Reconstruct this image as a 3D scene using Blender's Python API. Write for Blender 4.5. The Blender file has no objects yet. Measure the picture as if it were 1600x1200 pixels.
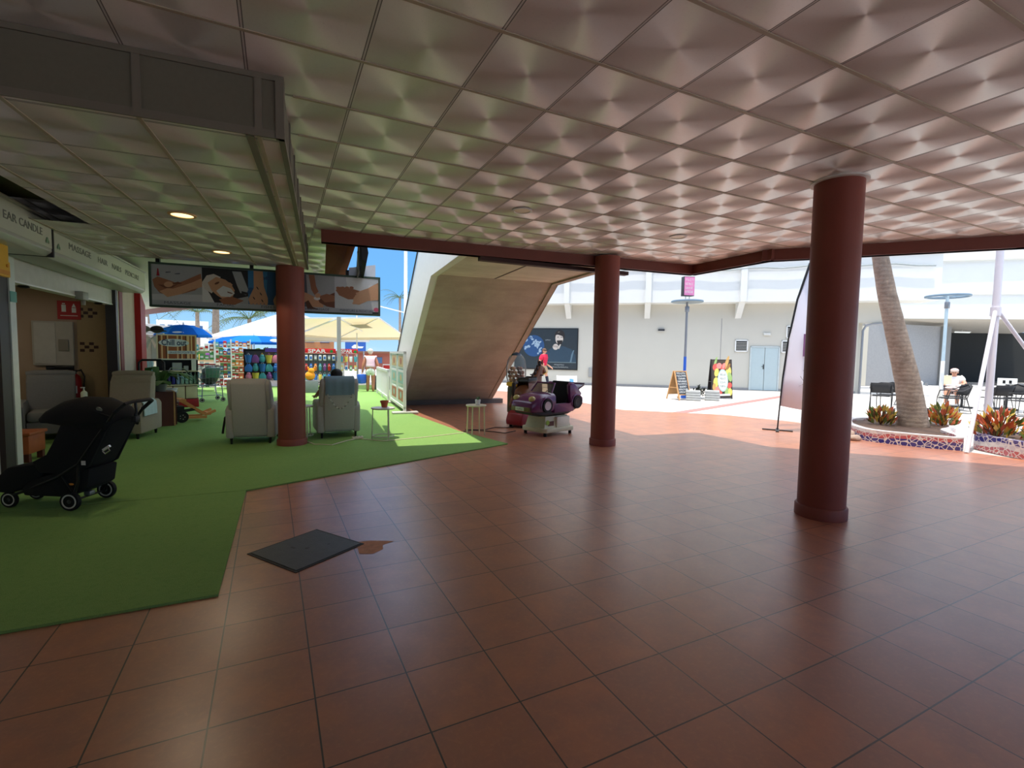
import bpy, bmesh, math, random
from math import sin, cos, pi, radians, atan2, sqrt, hypot
from mathutils import Vector, Matrix
random.seed(7)
SC = bpy.context.scene
COL = SC.collection
H = 1.516

# ------------------------------------------------------------------ helpers
def lin(c):
    return tuple((v/255/12.92 if v/255 <= .04045 else ((v/255+.055)/1.055)**2.4) for v in c)

class M:
    """collects shapes; .ob() links them as one mesh object"""
    def __init__(s):
        s.bm = bmesh.new(); s.mi = 0; s.X = Matrix.Identity(4)
    def _v(s, p): return s.bm.verts.new(s.X @ Vector(p))
    def _f(s, vs):
        try:
            f = s.bm.faces.new(vs); f.material_index = s.mi; return f
        except ValueError: return None
    def poly(s, pts): return s._f([s._v(p) for p in pts])
    def box(s, x0, x1, y0, y1, z0, z1, bev=0, R=None):
        v = [s._v(R @ Vector(p) if R else p) for p in ((x0,y0,z0),(x1,y0,z0),(x1,y1,z0),(x0,y1,z0),(x0,y0,z1),(x1,y0,z1),(x1,y1,z1),(x0,y1,z1))]
        fs = [s._f([v[i] for i in q]) for q in ((3,2,1,0),(4,5,6,7),(0,1,5,4),(1,2,6,5),(2,3,7,6),(3,0,4,7))]
        if bev:
            es = list({e for f in fs for e in f.edges})
            r = bmesh.ops.bevel(s.bm, geom=es, offset=bev, segments=2, profile=.5, affect='EDGES')
            for f in r['faces']: f.material_index = s.mi
        return s
    def bar(s, a, b, w, h=None, up=(0,0,1)):
        """square bar from a to b"""
        h = h or w; a = Vector(a); b = Vector(b); d = (b-a).normalized(); up = Vector(up)
        if abs(d.dot(up)) > .98: up = Vector((1,0,0))
        x = d.cross(up).normalized(); y = x.cross(d)
        r = [[s._v(p + x*w/2*i + y*h/2*j) for i, j in ((-1,-1),(1,-1),(1,1),(-1,1))] for p in (a, b)]
        s._f(r[0][::-1]); s._f(r[1])
        for k in range(4): s._f([r[0][k], r[0][(k+1)%4], r[1][(k+1)%4], r[1][k]])
        return s
    def loft(s, rings, cap=True, closed=True):
        R = [[s._v(p) for p in r] for r in rings]; n = len(R[0])
        for a, b in zip(R, R[1:]):
            for k in range(n if closed else n-1): s._f([a[k], a[(k+1)%n], b[(k+1)%n], b[k]])
        if cap: s._f(R[0][::-1]); s._f(R[-1])
        return s
    def tube(s, pts, r, n=8, cap=True, loop=False):
        P = [Vector(p) for p in pts]; k = len(P); rr = r if isinstance(r, (list, tuple)) else [r]*k
        rings = []; prev = None
        for i in range(k):
            if loop: d = P[(i+1)%k]-P[i-1]
            else: d = P[min(i+1,k-1)]-P[max(i-1,0)]
            d.normalize()
            if prev is None:
                u = Vector((0,0,1)) if abs(d.z) < .9 else Vector((1,0,0))
                x = d.cross(u).normalized()
            else:
                x = (prev - d*prev.dot(d)).normalized()
            prev = x; y = d.cross(x)
            rings.append([P[i]+(x*cos(2*pi*j/n)+y*sin(2*pi*j/n))*rr[i] for j in range(n)])
        if loop: rings.append(rings[0]); cap = False
        return s.loft(rings, cap)
    def cyl(s, a, b, r, r2=None, n=16, cap=True):
        return s.tube([a, b], [r, r if r2 is None else r2], n, cap)
    def lathe(s, prof, n=24, c=(0,0,0), sq=1, cap=True):
        return s.loft([[(c[0]+r*cos(2*pi*j/n), c[1]+sq*r*sin(2*pi*j/n), c[2]+z) for j in range(n)] for r, z in prof], cap)
    def ell(s, c, rx, ry, rz, n=14, m=8, R=None, lo=-.5, hi=.5):
        c = Vector(c); rings = []
        for i in range(m+1):
            t = pi*(lo+(hi-lo)*i/m); q = max(cos(t), .002)
            rings.append([c+((R @ Vector((rx*q*cos(2*pi*j/n), ry*q*sin(2*pi*j/n), rz*sin(t)))) if R else Vector((rx*q*cos(2*pi*j/n), ry*q*sin(2*pi*j/n), rz*sin(t)))) for j in range(n)])
        return s.loft(rings)
    def prism(s, poly, axis, a, b, bev=0):
        """poly in the two other axes, extruded along axis from a to b"""
        def P(p, t):
            return {'x': (t, p[0], p[1]), 'y': (p[0], t, p[1]), 'z': (p[0], p[1], t)}[axis]
        A = [s._v(P(p, a)) for p in poly]; B_ = [s._v(P(p, b)) for p in poly]; n = len(poly)
        fs = [s._f(A[::-1]), s._f(B_)]
        for k in range(n): fs.append(s._f([A[k], A[(k+1)%n], B_[(k+1)%n], B_[k]]))
        fs = [f for f in fs if f]
        if bev:
            es = list({e for f in fs for e in f.edges})
            r = bmesh.ops.bevel(s.bm, geom=es, offset=bev, segments=2, profile=.5, affect='EDGES')
            for f in r['faces']: f.material_index = s.mi
        return s
    def mesh(s, me, X=None):
        vs = [s._v((X @ v.co) if X else v.co) for v in me.vertices]
        for p in me.polygons: s._f([vs[i] for i in p.vertices])
        return s
    def text(s, t, size, X, width=None, depth=.002, bold=0):
        cu = bpy.data.curves.new('t', 'FONT'); cu.body = t; cu.size = size; cu.align_x = 'CENTER'; cu.align_y = 'CENTER'
        cu.extrude = depth; cu.resolution_u = 3; cu.offset = bold
        o = bpy.data.objects.new('t', cu); COL.objects.link(o)
        me = bpy.data.meshes.new_from_object(o.evaluated_get(bpy.context.evaluated_depsgraph_get()))
        xs = [v.co.x for v in me.vertices]
        if width and xs:
            k = width/(max(xs)-min(xs))
            for v in me.vertices: v.co.x *= k
        s.mesh(me, X)
        bpy.data.objects.remove(o); bpy.data.curves.remove(cu); bpy.data.meshes.remove(me)
        return s
    def scribble(s, X, width, h, n, seed=0, th=.12):
        """a line of marks too small to read: short strokes of uneven shape"""
        rn = random.Random(seed); cw = width/n; t = h*th
        def q(x0, y0, x1, y1):
            d = Vector((x1-x0, y1-y0)); L = d.length or 1; nx, ny = -d.y/L*t/2, d.x/L*t/2
            s.poly([X @ Vector(p) for p in ((x0+nx,y0+ny,0),(x0-nx,y0-ny,0),(x1-nx,y1-ny,0),(x1+nx,y1+ny,0))])
        for i in range(n):
            x = -width/2+i*cw; a = .12*cw; b = .82*cw; k = rn.randrange(5)
            q(x+a, -h/2, x+a, h/2)
            if k in (0, 1, 3): q(x+a, h/2-t/2, x+b, h/2-t/2)
            if k in (1, 2): q(x+a, 0, x+b, 0)
            if k in (0, 2, 4): q(x+a, -h/2+t/2, x+b, -h/2+t/2)
            if k in (3, 4): q(x+b, -h/2, x+b, h/2)
        return s
    def ob(s, name, mats, parent=None, smooth=35, loc=None, rotz=0, recalc=True):
        if recalc: bmesh.ops.recalc_face_normals(s.bm, faces=s.bm.faces)
        me = bpy.data.meshes.new(name); s.bm.to_mesh(me); s.bm.free()
        for m in (mats if isinstance(mats, (list, tuple)) else [mats]): me.materials.append(m)
        if smooth:
            for p in me.polygons: p.use_smooth = True
            me.set_sharp_from_angle(angle=radians(smooth))
        o = bpy.data.objects.new(name, me); COL.objects.link(o)
        if parent: o.parent = parent
        if loc: o.location = loc
        if rotz: o.rotation_euler.z = rotz
        return o

def tag(o, label, cat, group=None):
    o['label'] = label; o['category'] = cat
    if group: o['group'] = group
    return o
def thing(name, label, cat, loc=(0,0,0), rotz=0, group=None):
    o = bpy.data.objects.new(name, None); COL.objects.link(o); o.empty_display_size = .1
    o.location = loc; o.rotation_euler.z = rotz
    return tag(o, label, cat, group)
def struct(m, name, mats, **k):
    o = m.ob(name, mats, **k); o['kind'] = 'structure'; return o
def dup(root, loc, rotz, label=None, group=None):
    def cp(o, par):
        c = o.copy(); COL.objects.link(c)
        if par: c.parent = par
        for ch in KIDS.get(o.name, ()): cp(ch, c)
        return c
    KIDS = {}
    for o in COL.objects:
        if o.parent: KIDS.setdefault(o.parent.name, []).append(o)
    r = cp(root, None); r.location = loc; r.rotation_euler.z = rotz
    if label: r['label'] = label
    if group: r['group'] = group
    return r
def face_cam(x, y): return atan2(-x, y)
def front(y=0, z=0, x=0):
    """matrix that stands text up in the local x-z plane, read from -y"""
    return Matrix.Translation((x, y, z)) @ Matrix.Rotation(pi/2, 4, 'X')
def ellp(cx, cy, rx, ry, rot=0, n=20, a0=0, a1=2*pi):
    return [(cx+rx*cos(t)*cos(rot)-ry*sin(t)*sin(rot), cy+rx*cos(t)*sin(rot)+ry*sin(t)*cos(rot)) for t in (a0+(a1-a0)*i/n for i in range(n))]

# ------------------------------------------------------------------ materials
class NT:
    def __init__(s, name):
        s.m = bpy.data.materials.new(name); s.m.use_nodes = True; s.t = s.m.node_tree; s.t.nodes.clear()
        s.out = s.n('ShaderNodeOutputMaterial')
    def n(s, typ, **k):
        nd = s.t.nodes.new(typ)
        for a, v in k.items(): setattr(nd, a, v)
        return nd
    def l(s, a, b): s.t.links.new(a, b); return s
    def set(s, sock, v):
        if hasattr(v, 'is_output'): s.t.links.new(v, sock)
        else: sock.default_value = v
    def math(s, op, a, b=None, c=None):
        nd = s.n('ShaderNodeMath', operation=op); s.set(nd.inputs[0], a)
        if b is not None: s.set(nd.inputs[1], b)
        if c is not None: s.set(nd.inputs[2], c)
        return nd.outputs[0]
    def vm(s, op, a, b=None, scale=None):
        nd = s.n('ShaderNodeVectorMath', operation=op); s.set(nd.inputs[0], a)
        if b is not None: s.set(nd.inputs[1], b)
        if scale is not None: s.set(nd.inputs['Scale'], scale)
        return nd.outputs['Value'] if op in ('LENGTH', 'DOT_PRODUCT') else nd.outputs[0]
    def mix(s, f, a, b):
        nd = s.n('ShaderNodeMix', data_type='RGBA'); s.set(nd.inputs[0], f); s.set(nd.inputs[6], a); s.set(nd.inputs[7], b)
        return nd.outputs[2]
    def noise(s, vec, scale, detail=3, rough=.55):
        nd = s.n('ShaderNodeTexNoise'); s.set(nd.inputs['Vector'], vec); nd.inputs['Scale'].default_value = scale
        nd.inputs['Detail'].default_value = detail; nd.inputs['Roughness'].default_value = rough
        return nd.outputs[0]
    def ramp(s, f, lo, hi):
        nd = s.n('ShaderNodeMapRange'); s.set(nd.inputs[0], f); nd.inputs[1].default_value = lo; nd.inputs[2].default_value = hi
        return nd.outputs[0]
    def bsdf(s, col, rough=.6, metal=0, normal=None, spec=.5, **k):
        b = s.n('ShaderNodeBsdfPrincipled')
        s.set(b.inputs['Base Color'], col); s.set(b.inputs['Roughness'], rough); s.set(b.inputs['Metallic'], metal)
        b.inputs['Specular IOR Level'].default_value = spec
        if normal is not None: s.l(normal, b.inputs['Normal'])
        for a, v in k.items(): s.set(b.inputs[a.replace('_', ' ')], v)
        s.l(b.outputs[0], s.out.inputs[0]); return b
    def bump(s, h, st=.3, dist=.01):
        b = s.n('ShaderNodeBump'); b.inputs['Strength'].default_value = st; b.inputs['Distance'].default_value = dist; s.l(h, b.inputs['Height'])
        return b.outputs[0]
def c4(c): return (*c, 1)
MATS = {}
def pm(name, rgb, rough=.6, var=.12, scale=9, metal=0, bump=0, bscale=60, spec=.4):
    """plain procedural material: colour broken up by noise"""
    if name in MATS: return MATS[name]
    t = NT(name); c = lin(rgb)
    co = t.n('ShaderNodeTexCoord').outputs['Object']
    f = t.noise(co, scale)
    col = t.mix(f, c4([v*(1-var) for v in c]), c4([min(1, v*(1+var)) for v in c]))
    nrm = t.bump(t.noise(co, bscale, 2), bump, .01) if bump else None
    t.bsdf(col, rough, metal, nrm, spec)
    MATS[name] = t.m; return t.m
def emis(name, rgb, st):
    t = NT(name); e = t.n('ShaderNodeEmission'); e.inputs[0].default_value = c4(lin(rgb)); e.inputs[1].default_value = st
    t.l(e.outputs[0], t.out.inputs[0]); return t.m

def tile_floor_mat():
    t = NT('terracotta tiles'); co = t.n('ShaderNodeTexCoord').outputs['Object']
    q = t.vm('SCALE', co, scale=1/.4)
    cell = t.vm('FLOOR', q); fr = t.vm('FRACTION', q); d = t.vm('ABSOLUTE', t.vm('SUBTRACT', fr, (.5,.5,.5)))
    sx = t.n('ShaderNodeSeparateXYZ'); t.l(d, sx.inputs[0])
    e = t.math('MAXIMUM', sx.outputs[0], sx.outputs[1])
    grout = t.math('GREATER_THAN', e, .5-.0085)
    wn = t.n('ShaderNodeTexWhiteNoise', noise_dimensions='2D'); t.l(cell, wn.inputs['Vector'])
    n1 = t.noise(co, 5, 6, .62); n2 = t.noise(co, 1.1, 2); n3 = t.noise(co, 38, 3, .7)
    a, b = lin((194,125,88)), lin((172,112,84))
    col = t.mix(wn.outputs[0], c4(a), c4(b))
    col = t.mix(t.ramp(n1, .35, .75), col, c4(lin((158,108,90))))
    col = t.mix(t.math('MULTIPLY', t.ramp(n3, .5, .75), .35), col, c4(lin((208,144,104))))
    col = t.mix(t.math('MULTIPLY', t.ramp(n2, .45, .8), .3), col, c4(lin((150,96,82))))
    col = t.mix(grout, col, c4(lin((46,32,28))))
    h = t.math('SUBTRACT', t.math('ADD', t.math('MULTIPLY', n1, .35), t.math('MULTIPLY', n3, .25)), t.math('MULTIPLY', grout, .9))
    ro = t.math('ADD', .27, t.math('MULTIPLY', n1, .14))
    t.bsdf(col, ro, 0, t.bump(h, .25, .005), 1.0, Coat_Weight=.35, Coat_Roughness=.3); return t.m
def ceiling_mat(name='ceiling tiles', dx=(.87,.86,.83), met=.5, rough=.5):
    """pressed tiles with fine concentric grooves: anisotropic sheen around each centre"""
    t = NT(name); co = t.n('ShaderNodeTexCoord').outputs['Object']
    q = t.vm('SCALE', co, scale=1/.6)
    cell = t.vm('FLOOR', q)
    loc = t.vm('MULTIPLY', t.vm('SUBTRACT', t.vm('FRACTION', q), (.5,.5,.5)), (1,1,0))
    sx = t.n('ShaderNodeSeparateXYZ'); t.l(t.vm('ABSOLUTE', loc), sx.inputs[0])
    e = t.math('MAXIMUM', sx.outputs[0], sx.outputs[1])
    bar = t.math('GREATER_THAN', e, .5-.017); gap = t.math('MULTIPLY', bar, t.math('LESS_THAN', e, .5-.008))
    vt = t.n('ShaderNodeVectorTransform', vector_type='VECTOR', convert_from='OBJECT', convert_to='WORLD'); t.l(t.vm('NORMALIZE', loc), vt.inputs[0])
    wn = t.n('ShaderNodeTexWhiteNoise', noise_dimensions='2D'); t.l(cell, wn.inputs['Vector'])
    n1 = t.noise(co, 1.3, 4); n2 = t.noise(co, 55, 3, .7)
    col = t.mix(wn.outputs[0], c4(dx), c4([v*.9 for v in dx]))
    col = t.mix(t.math('MULTIPLY', t.ramp(n1, .35, .8), .25), col, c4([v*.72 for v in dx]))
    col = t.mix(t.math('MULTIPLY', t.ramp(n2, .55, .75), .2), col, c4([v*.6 for v in dx]))
    col = t.mix(bar, col, c4([v*.7 for v in dx]))
    col = t.mix(gap, col, c4([v*.16 for v in dx]))
    nb = t.math('SUBTRACT', 1., bar)
    b = t.bsdf(col, rough, t.math('MULTIPLY', nb, met), None, .3)
    t.set(b.inputs['Anisotropic'], t.math('MULTIPLY', nb, .95)); t.l(vt.outputs[0], b.inputs['Tangent']); b.inputs['Anisotropic Rotation'].default_value = ANISO
    return t.m
ANISO = 0.25
def grass_mat():
    t = NT('artificial grass'); co = t.n('ShaderNodeTexCoord').outputs['Object']
    n1 = t.noise(co, 1.2, 3); n2 = t.noise(co, 240, 2, .7); n3 = t.noise(co, 30, 3)
    col = t.mix(n2, c4((.12,.235,.05)), c4((.35,.58,.18)))
    col = t.mix(t.math('MULTIPLY', t.ramp(n1, .4, .75), .4), col, c4((.19,.36,.11)))
    col = t.mix(t.math('MULTIPLY', t.ramp(n3, .5, .75), .25), col, c4((.11,.26,.05)))
    t.bsdf(col, .85, 0, t.bump(n2, .7, .01), .15); return t.m
def plaza_mat():
    t = NT('pale paving'); co = t.n('ShaderNodeTexCoord').outputs['Object']
    br = t.n('ShaderNodeTexBrick'); t.l(co, br.inputs['Vector']); br.inputs['Scale'].default_value = 1.6
    br.inputs['Mortar Size'].default_value = .012
    br.inputs['Color1'].default_value = c4((.64,.61,.57)); br.inputs['Color2'].default_value = c4((.57,.55,.51)); br.inputs['Mortar'].default_value = c4((.48,.45,.42))
    n = t.noise(co, .6, 4)
    col = t.mix(t.math('MULTIPLY', t.ramp(n, .4, .8), .3), br.outputs[0], c4((.55,.52,.47)))
    t.bsdf(col, .7, 0, None, .3); return t.m
def concrete_mat(name, rgb, band=True):
    t = NT(name); co = t.n('ShaderNodeTexCoord').outputs['Object']; c = lin(rgb)
    n1 = t.noise(co, 1.1, 5, .6); n2 = t.noise(co, 22, 4, .65)
    mp = t.n('ShaderNodeMapping'); t.l(co, mp.inputs[0]); mp.inputs['Scale'].default_value = (.5, 3, 3)
    n3 = t.noise(mp.outputs[0], 1.3, 4, .6)
    col = t.mix(t.ramp(n1, .3, .7), c4(c), c4([v*.68 for v in c]))
    col = t.mix(t.math('MULTIPLY', t.ramp(n3, .45, .75), .5), col, c4([c[0]*.55, c[1]*.5, c[2]*.45]))
    col = t.mix(t.math('MULTIPLY', n2, .25), col, c4([min(1, v*1.3) for v in c]))
    t.bsdf(col, .85, 0, t.bump(n2, .3, .01), .2); return t.m
def mosaic_mat(name, flip=False):
    t = NT(name); co = t.n('ShaderNodeTexCoord').outputs['Object']
    vo = t.n('ShaderNodeTexVoronoi', feature='DISTANCE_TO_EDGE'); t.l(co, vo.inputs['Vector']); vo.inputs['Scale'].default_value = 13
    vc = t.n('ShaderNodeTexVoronoi'); t.l(co, vc.inputs['Vector']); vc.inputs['Scale'].default_value = 13
    grout = t.math('LESS_THAN', vo.outputs['Distance'], .06)
    sx = t.n('ShaderNodeSeparateXYZ'); t.l(co, sx.inputs[0])
    n = t.noise(co, 2.2, 1)
    lv = t.math('ADD', sx.outputs[2], t.math('MULTIPLY', t.math('SUBTRACT', n, .5), .16))
    up = t.math('GREATER_THAN', lv, .115); top = t.math('GREATER_THAN', lv, .185)
    blue, red, wh = c4(lin((34,40,120))), c4(lin((190,92,86))), c4(lin((222,214,208)))
    if flip: col = t.mix(up, red, wh); col = t.mix(top, col, blue)
    else: col = t.mix(up, blue, red); col = t.mix(top, col, wh)
    sc = t.n('ShaderNodeSeparateColor'); t.l(vc.outputs['Color'], sc.inputs[0])
    col = t.mix(t.math('MULTIPLY', sc.outputs[0], .4), col, c4(lin((120,104,140))))
    col = t.mix(grout, col, c4(lin((214,206,200))))
    t.bsdf(col, .35, 0, None, .5); return t.m
def trunk_mat():
    t = NT('palm bark'); co = t.n('ShaderNodeTexCoord').outputs['Object']
    sx = t.n('ShaderNodeSeparateXYZ'); t.l(co, sx.inputs[0])
    n = t.noise(co, 7, 5, .65); n2 = t.noise(co, 40, 3, .7)
    w = t.math('SINE', t.math('ADD', t.math('MULTIPLY', sx.outputs[2], 75.), t.math('MULTIPLY', n, 9.)))
    col = t.mix(t.ramp(n, .3, .7), c4(lin((172,154,136))), c4(lin((132,114,98))))
    col = t.mix(t.math('MULTIPLY', t.ramp(w, .2, 1.), .28), col, c4(lin((104,86,74))))
    col = t.mix(t.math('MULTIPLY', n2, .3), col, c4(lin((176,158,140))))
    t.bsdf(col, .9, 0, t.bump(t.math('ADD', t.math('MULTIPLY', w, .35), n2), .4, .01), .2); return t.m
def stripes_mat():
    t = NT('brown and cream stripes'); co = t.n('ShaderNodeTexCoord').outputs['Object']
    sx = t.n('ShaderNodeSeparateXYZ'); t.l(co, sx.inputs[0])
    wn = t.n('ShaderNodeTexWhiteNoise', noise_dimensions='1D'); t.l(t.math('FLOOR', t.math('MULTIPLY', sx.outputs[0], 34.)), wn.inputs['W'])
    col = t.mix(t.math('GREATER_THAN', wn.outputs[0], .55), c4(lin((150,84,44))), c4(lin((226,190,140))))
    col = t.mix(t.math('GREATER_THAN', wn.outputs[0], .85), col, c4(lin((92,50,30))))
    t.bsdf(col, .5); return t.m
def glass_mat(name='clear plastic dome', tint=(.95,.97,.97)):
    t = NT(name)
    a = t.n('ShaderNodeBsdfTransparent'); a.inputs[0].default_value = c4(tint)
    g = t.n('ShaderNodeBsdfGlossy'); g.inputs['Roughness'].default_value = .06
    d = t.n('ShaderNodeBsdfDiffuse'); d.inputs[0].default_value = (.8,.82,.82,1)
    fr = t.n('ShaderNodeFresnel'); fr.inputs[0].default_value = 1.12
    m1 = t.n('ShaderNodeMixShader'); t.l(fr.outputs[0], m1.inputs[0]); t.l(a.outputs[0], m1.inputs[1]); t.l(g.outputs[0], m1.inputs[2])
    m2 = t.n('ShaderNodeMixShader'); m2.inputs[0].default_value = .12; t.l(m1.outputs[0], m2.inputs[1]); t.l(d.outputs[0], m2.inputs[2])
    t.l(m2.outputs[0], t.out.inputs[0]); return t.m
def cloth_through(name, rgb, tr=.45):
    """awning cloth: sunlight glows through it"""
    t = NT(name); c = c4(lin(rgb))
    d = t.n('ShaderNodeBsdfDiffuse'); d.inputs[0].default_value = c
    x = t.n('ShaderNodeBsdfTranslucent'); x.inputs[0].default_value = c
    m = t.n('ShaderNodeMixShader'); m.inputs[0].default_value = tr; t.l(d.outputs[0], m.inputs[1]); t.l(x.outputs[0], m.inputs[2])
    t.l(m.outputs[0], t.out.inputs[0]); return t.m

TERRA = pm('terracotta paint', (136,70,58), .5, .12, 3, bump=.1, bscale=25)
BEAMD = pm('dull brown red board', (128,68,52), .9, .12, 4, spec=.05)
BEAM = pm('brown red steel paint', (118,62,50), .45, .12, 4)
WHITE = pm('white paint', (224,224,220), .5, .05)
WHITEM = pm('white enamel metal', (226,226,222), .35, .05)
OFFW = pm('off white plaster', (214,210,203), .85, .06, 2, bump=.08)
BLACK = pm('black metal', (24,24,26), .4, .2)
BLACKF = pm('black fabric', (19,19,22), .9, .2, 30)
DKGREY = pm('dark grey metal', (58,58,60), .45, .15)
GREYM = pm('grey steel', (140,142,145), .4, .1, metal=.6)
CHROME = pm('bright steel', (200,200,202), .22, .05, metal=1)
RUBBER = pm('black rubber', (18,18,18), .7, .2)
RED = pm('red paint', (170,22,24), .45, .1)
SKIN = pm('skin', (206,150,122), .55, .06, 20)
SKIN2 = pm('tanned skin', (176,116,88), .55, .06, 20)
YELLOW = pm('yellow paint', (224,176,52), .5, .08)
ORANGE = pm('orange plastic', (222,120,48), .5, .08)
BLUE = pm('blue plastic', (40,92,190), .45, .08)
PURPLE = pm('purple gloss paint', (98,42,88), .22, .1, 5, spec=.6)
CREAM = pm('cream enamel', (214,205,176), .45, .08)
WOODD = pm('dark red brown wood', (92,46,34), .5, .2, 14)
WOODL = pm('light pine wood', (198,150,98), .6, .15, 14)
WOODO = pm('orange brown wood', (168,92,48), .55, .2, 14)
LEAF = pm('dark green leaf', (62,104,48), .4, .25, 18, spec=.5)
GREYF = pm('grey upholstery', (178,174,168), .9, .1, 40, bump=.2, bscale=300)
GREYF2 = pm('greige upholstery', (158,149,132), .9, .1, 40, bump=.2, bscale=300)
TOWEL = pm('slate blue towel', (118,140,150), .95, .12, 60, bump=.4, bscale=240)
TOWEL2 = pm('pale blue towel', (190,214,220), .95, .08, 60, bump=.4, bscale=240)
GLASS = glass_mat()
GRASS = grass_mat()

# ------------------------------------------------------------------ camera, sky, sun
cam = bpy.data.cameras.new('camera'); co = bpy.data.objects.new('camera', cam); COL.objects.link(co)
right = Vector((0.89771738, -0.44026769, 0.01636642)); fwd = Vector((0.44037421, 0.89558306, -0.06325774))
up = right.cross(fwd)
co.matrix_world = Matrix(((right.x, up.x, -fwd.x, 0), (right.y, up.y, -fwd.y, 0), (right.z, up.z, -fwd.z, H), (0, 0, 0, 1)))
cam.sensor_width = 36; cam.lens = 36*755.1/1600; cam.clip_start = .05; cam.clip_end = 2000
SC.camera = co
w = bpy.data.worlds.new('sky'); SC.world = w; w.use_nodes = True; nt = w.node_tree; nt.nodes.clear()
def wn(t, **k):
    n = nt.nodes.new(t)
    for a, v in k.items(): setattr(n, a, v)
    return n
tc = wn('ShaderNodeTexCoord'); sp = wn('ShaderNodeSeparateXYZ'); nt.links.new(tc.outputs['Generated'], sp.inputs[0])
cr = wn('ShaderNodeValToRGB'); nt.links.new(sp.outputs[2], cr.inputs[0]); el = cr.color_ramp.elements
el[0].position = 0; el[0].color = (.42,.68,.93,1); el[1].position = .62; el[1].color = (1.75,1.95,2.3,1)  # upper sky, out of view, set extra bright to light the interior
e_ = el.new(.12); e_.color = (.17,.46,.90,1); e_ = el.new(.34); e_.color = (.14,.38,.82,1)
mp = wn('ShaderNodeMapping'); nt.links.new(tc.outputs['Generated'], mp.inputs[0]); mp.inputs['Scale'].default_value = (1.2,1.2,5)
nz = wn('ShaderNodeTexNoise'); nt.links.new(mp.outputs[0], nz.inputs['Vector']); nz.inputs['Scale'].default_value = 2.4; nz.inputs['Detail'].default_value = 6
mr = wn('ShaderNodeMapRange'); nt.links.new(nz.outputs[0], mr.inputs[0]); mr.inputs[1].default_value = .52; mr.inputs[2].default_value = .8; mr.inputs[4].default_value = .5
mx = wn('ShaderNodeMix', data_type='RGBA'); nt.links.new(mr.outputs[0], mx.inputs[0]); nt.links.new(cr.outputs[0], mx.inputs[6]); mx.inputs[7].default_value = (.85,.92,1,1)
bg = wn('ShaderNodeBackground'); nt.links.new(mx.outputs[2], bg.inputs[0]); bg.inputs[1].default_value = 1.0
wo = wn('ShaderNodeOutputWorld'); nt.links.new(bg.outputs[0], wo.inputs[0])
sun = bpy.data.lights.new('sun', 'SUN'); so = bpy.data.objects.new('sun', sun); COL.objects.link(so)
so.rotation_euler = Vector((.17, .08, -1)).to_track_quat('-Z', 'Y').to_euler(); so.location = (-4, -4, 30)
sun.energy = 4.1; sun.angle = radians(.55); sun.color = (1, .91, .77)
SC.view_settings.view_transform = 'Standard'; SC.view_settings.look = 'None'; SC.view_settings.gamma = 1
SC.view_settings.exposure = 0.25
SC.cycles.use_denoising = True
SC.cycles.max_bounces = 10; SC.cycles.diffuse_bounces = 6; SC.cycles.transparent_max_bounces = 12
SC.cycles.sample_clamp_indirect = 6
# ================================================================== SETTING
ROT = -0.0848                    # the shop side and the stairs stand at this angle to the grid
def loc_pts(pts, o, r):
    return [((x-o[0])*cos(r)+(y-o[1])*sin(r), -(x-o[0])*sin(r)+(y-o[1])*cos(r)) for x, y in pts]
def slab(name, pts, z, mat, o=(0,0), r=0, th=0, down=False):
    m = M(); q = loc_pts(pts, o, r)
    if th: m.prism(q, 'z', 0, th)
    else: m.poly([(x, y, 0) for x, y in (q[::-1] if down else q)])
    ob = struct(m, name, mat, smooth=0, recalc=bool(th)); ob.location = (o[0], o[1], z); ob.rotation_euler.z = r
    return ob
# ground
slab('floor', [(-7,-9.3),(14,-9.3),(13.2,-2),(10.6,.6),(10.4,3.4),(10.3,4.3),(11.25,5.9),(11.04,7.43),(10.55,8.87),(8.66,10.66),(8.9,16.6),(7,19),(-7,19)], 0, tile_floor_mat(), (-.266,2.976), .0071)
slab('floor.001', [(-400,-60),(400,-60),(400,900),(-400,900)], -.012, plaza_mat(), (0,0), -.7054)
m = M(); m.poly([(9.0,9.55,0),(9.35,9.35,0),(22.6,13.72,0),(22.4,14.02,0)]); struct(m, 'trim_1', pm('red paving strip', (176,118,112), .7), smooth=0, loc=(0,0,-.006))
# artificial grass mats (loose mats lying on the tiles)
m = M(); m.prism([(-2.9,3.38),(-.33,3.36),(-.29,5.775),(-2.76,5.83)], 'z', 0, .016)
tag(m.ob('grass_mat', GRASS, smooth=0, loc=(0,0,.001)), 'nearest dark green artificial grass mat under the black stroller', 'rug', 'artificial grass mats')
m = M(); m.prism([(-2.76,5.84),(-.3,5.785),(3.47,7.18),(3.16,8.65),(2.95,12.0),(3.1,14.6),(3.85,15.6),(3.95,22),(-7,22),(-7,12.6),(-2.42,12.1),(-2.46,11.05),(-6.55,10.75),(-6.7,7.62),(-2.66,7.42)], 'z', 0, .016)
tag(m.ob('grass_mat', GRASS, smooth=0, loc=(0,0,.001)), 'large green artificial grass mat running from the armchairs to the market stalls', 'rug', 'artificial grass mats')
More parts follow.
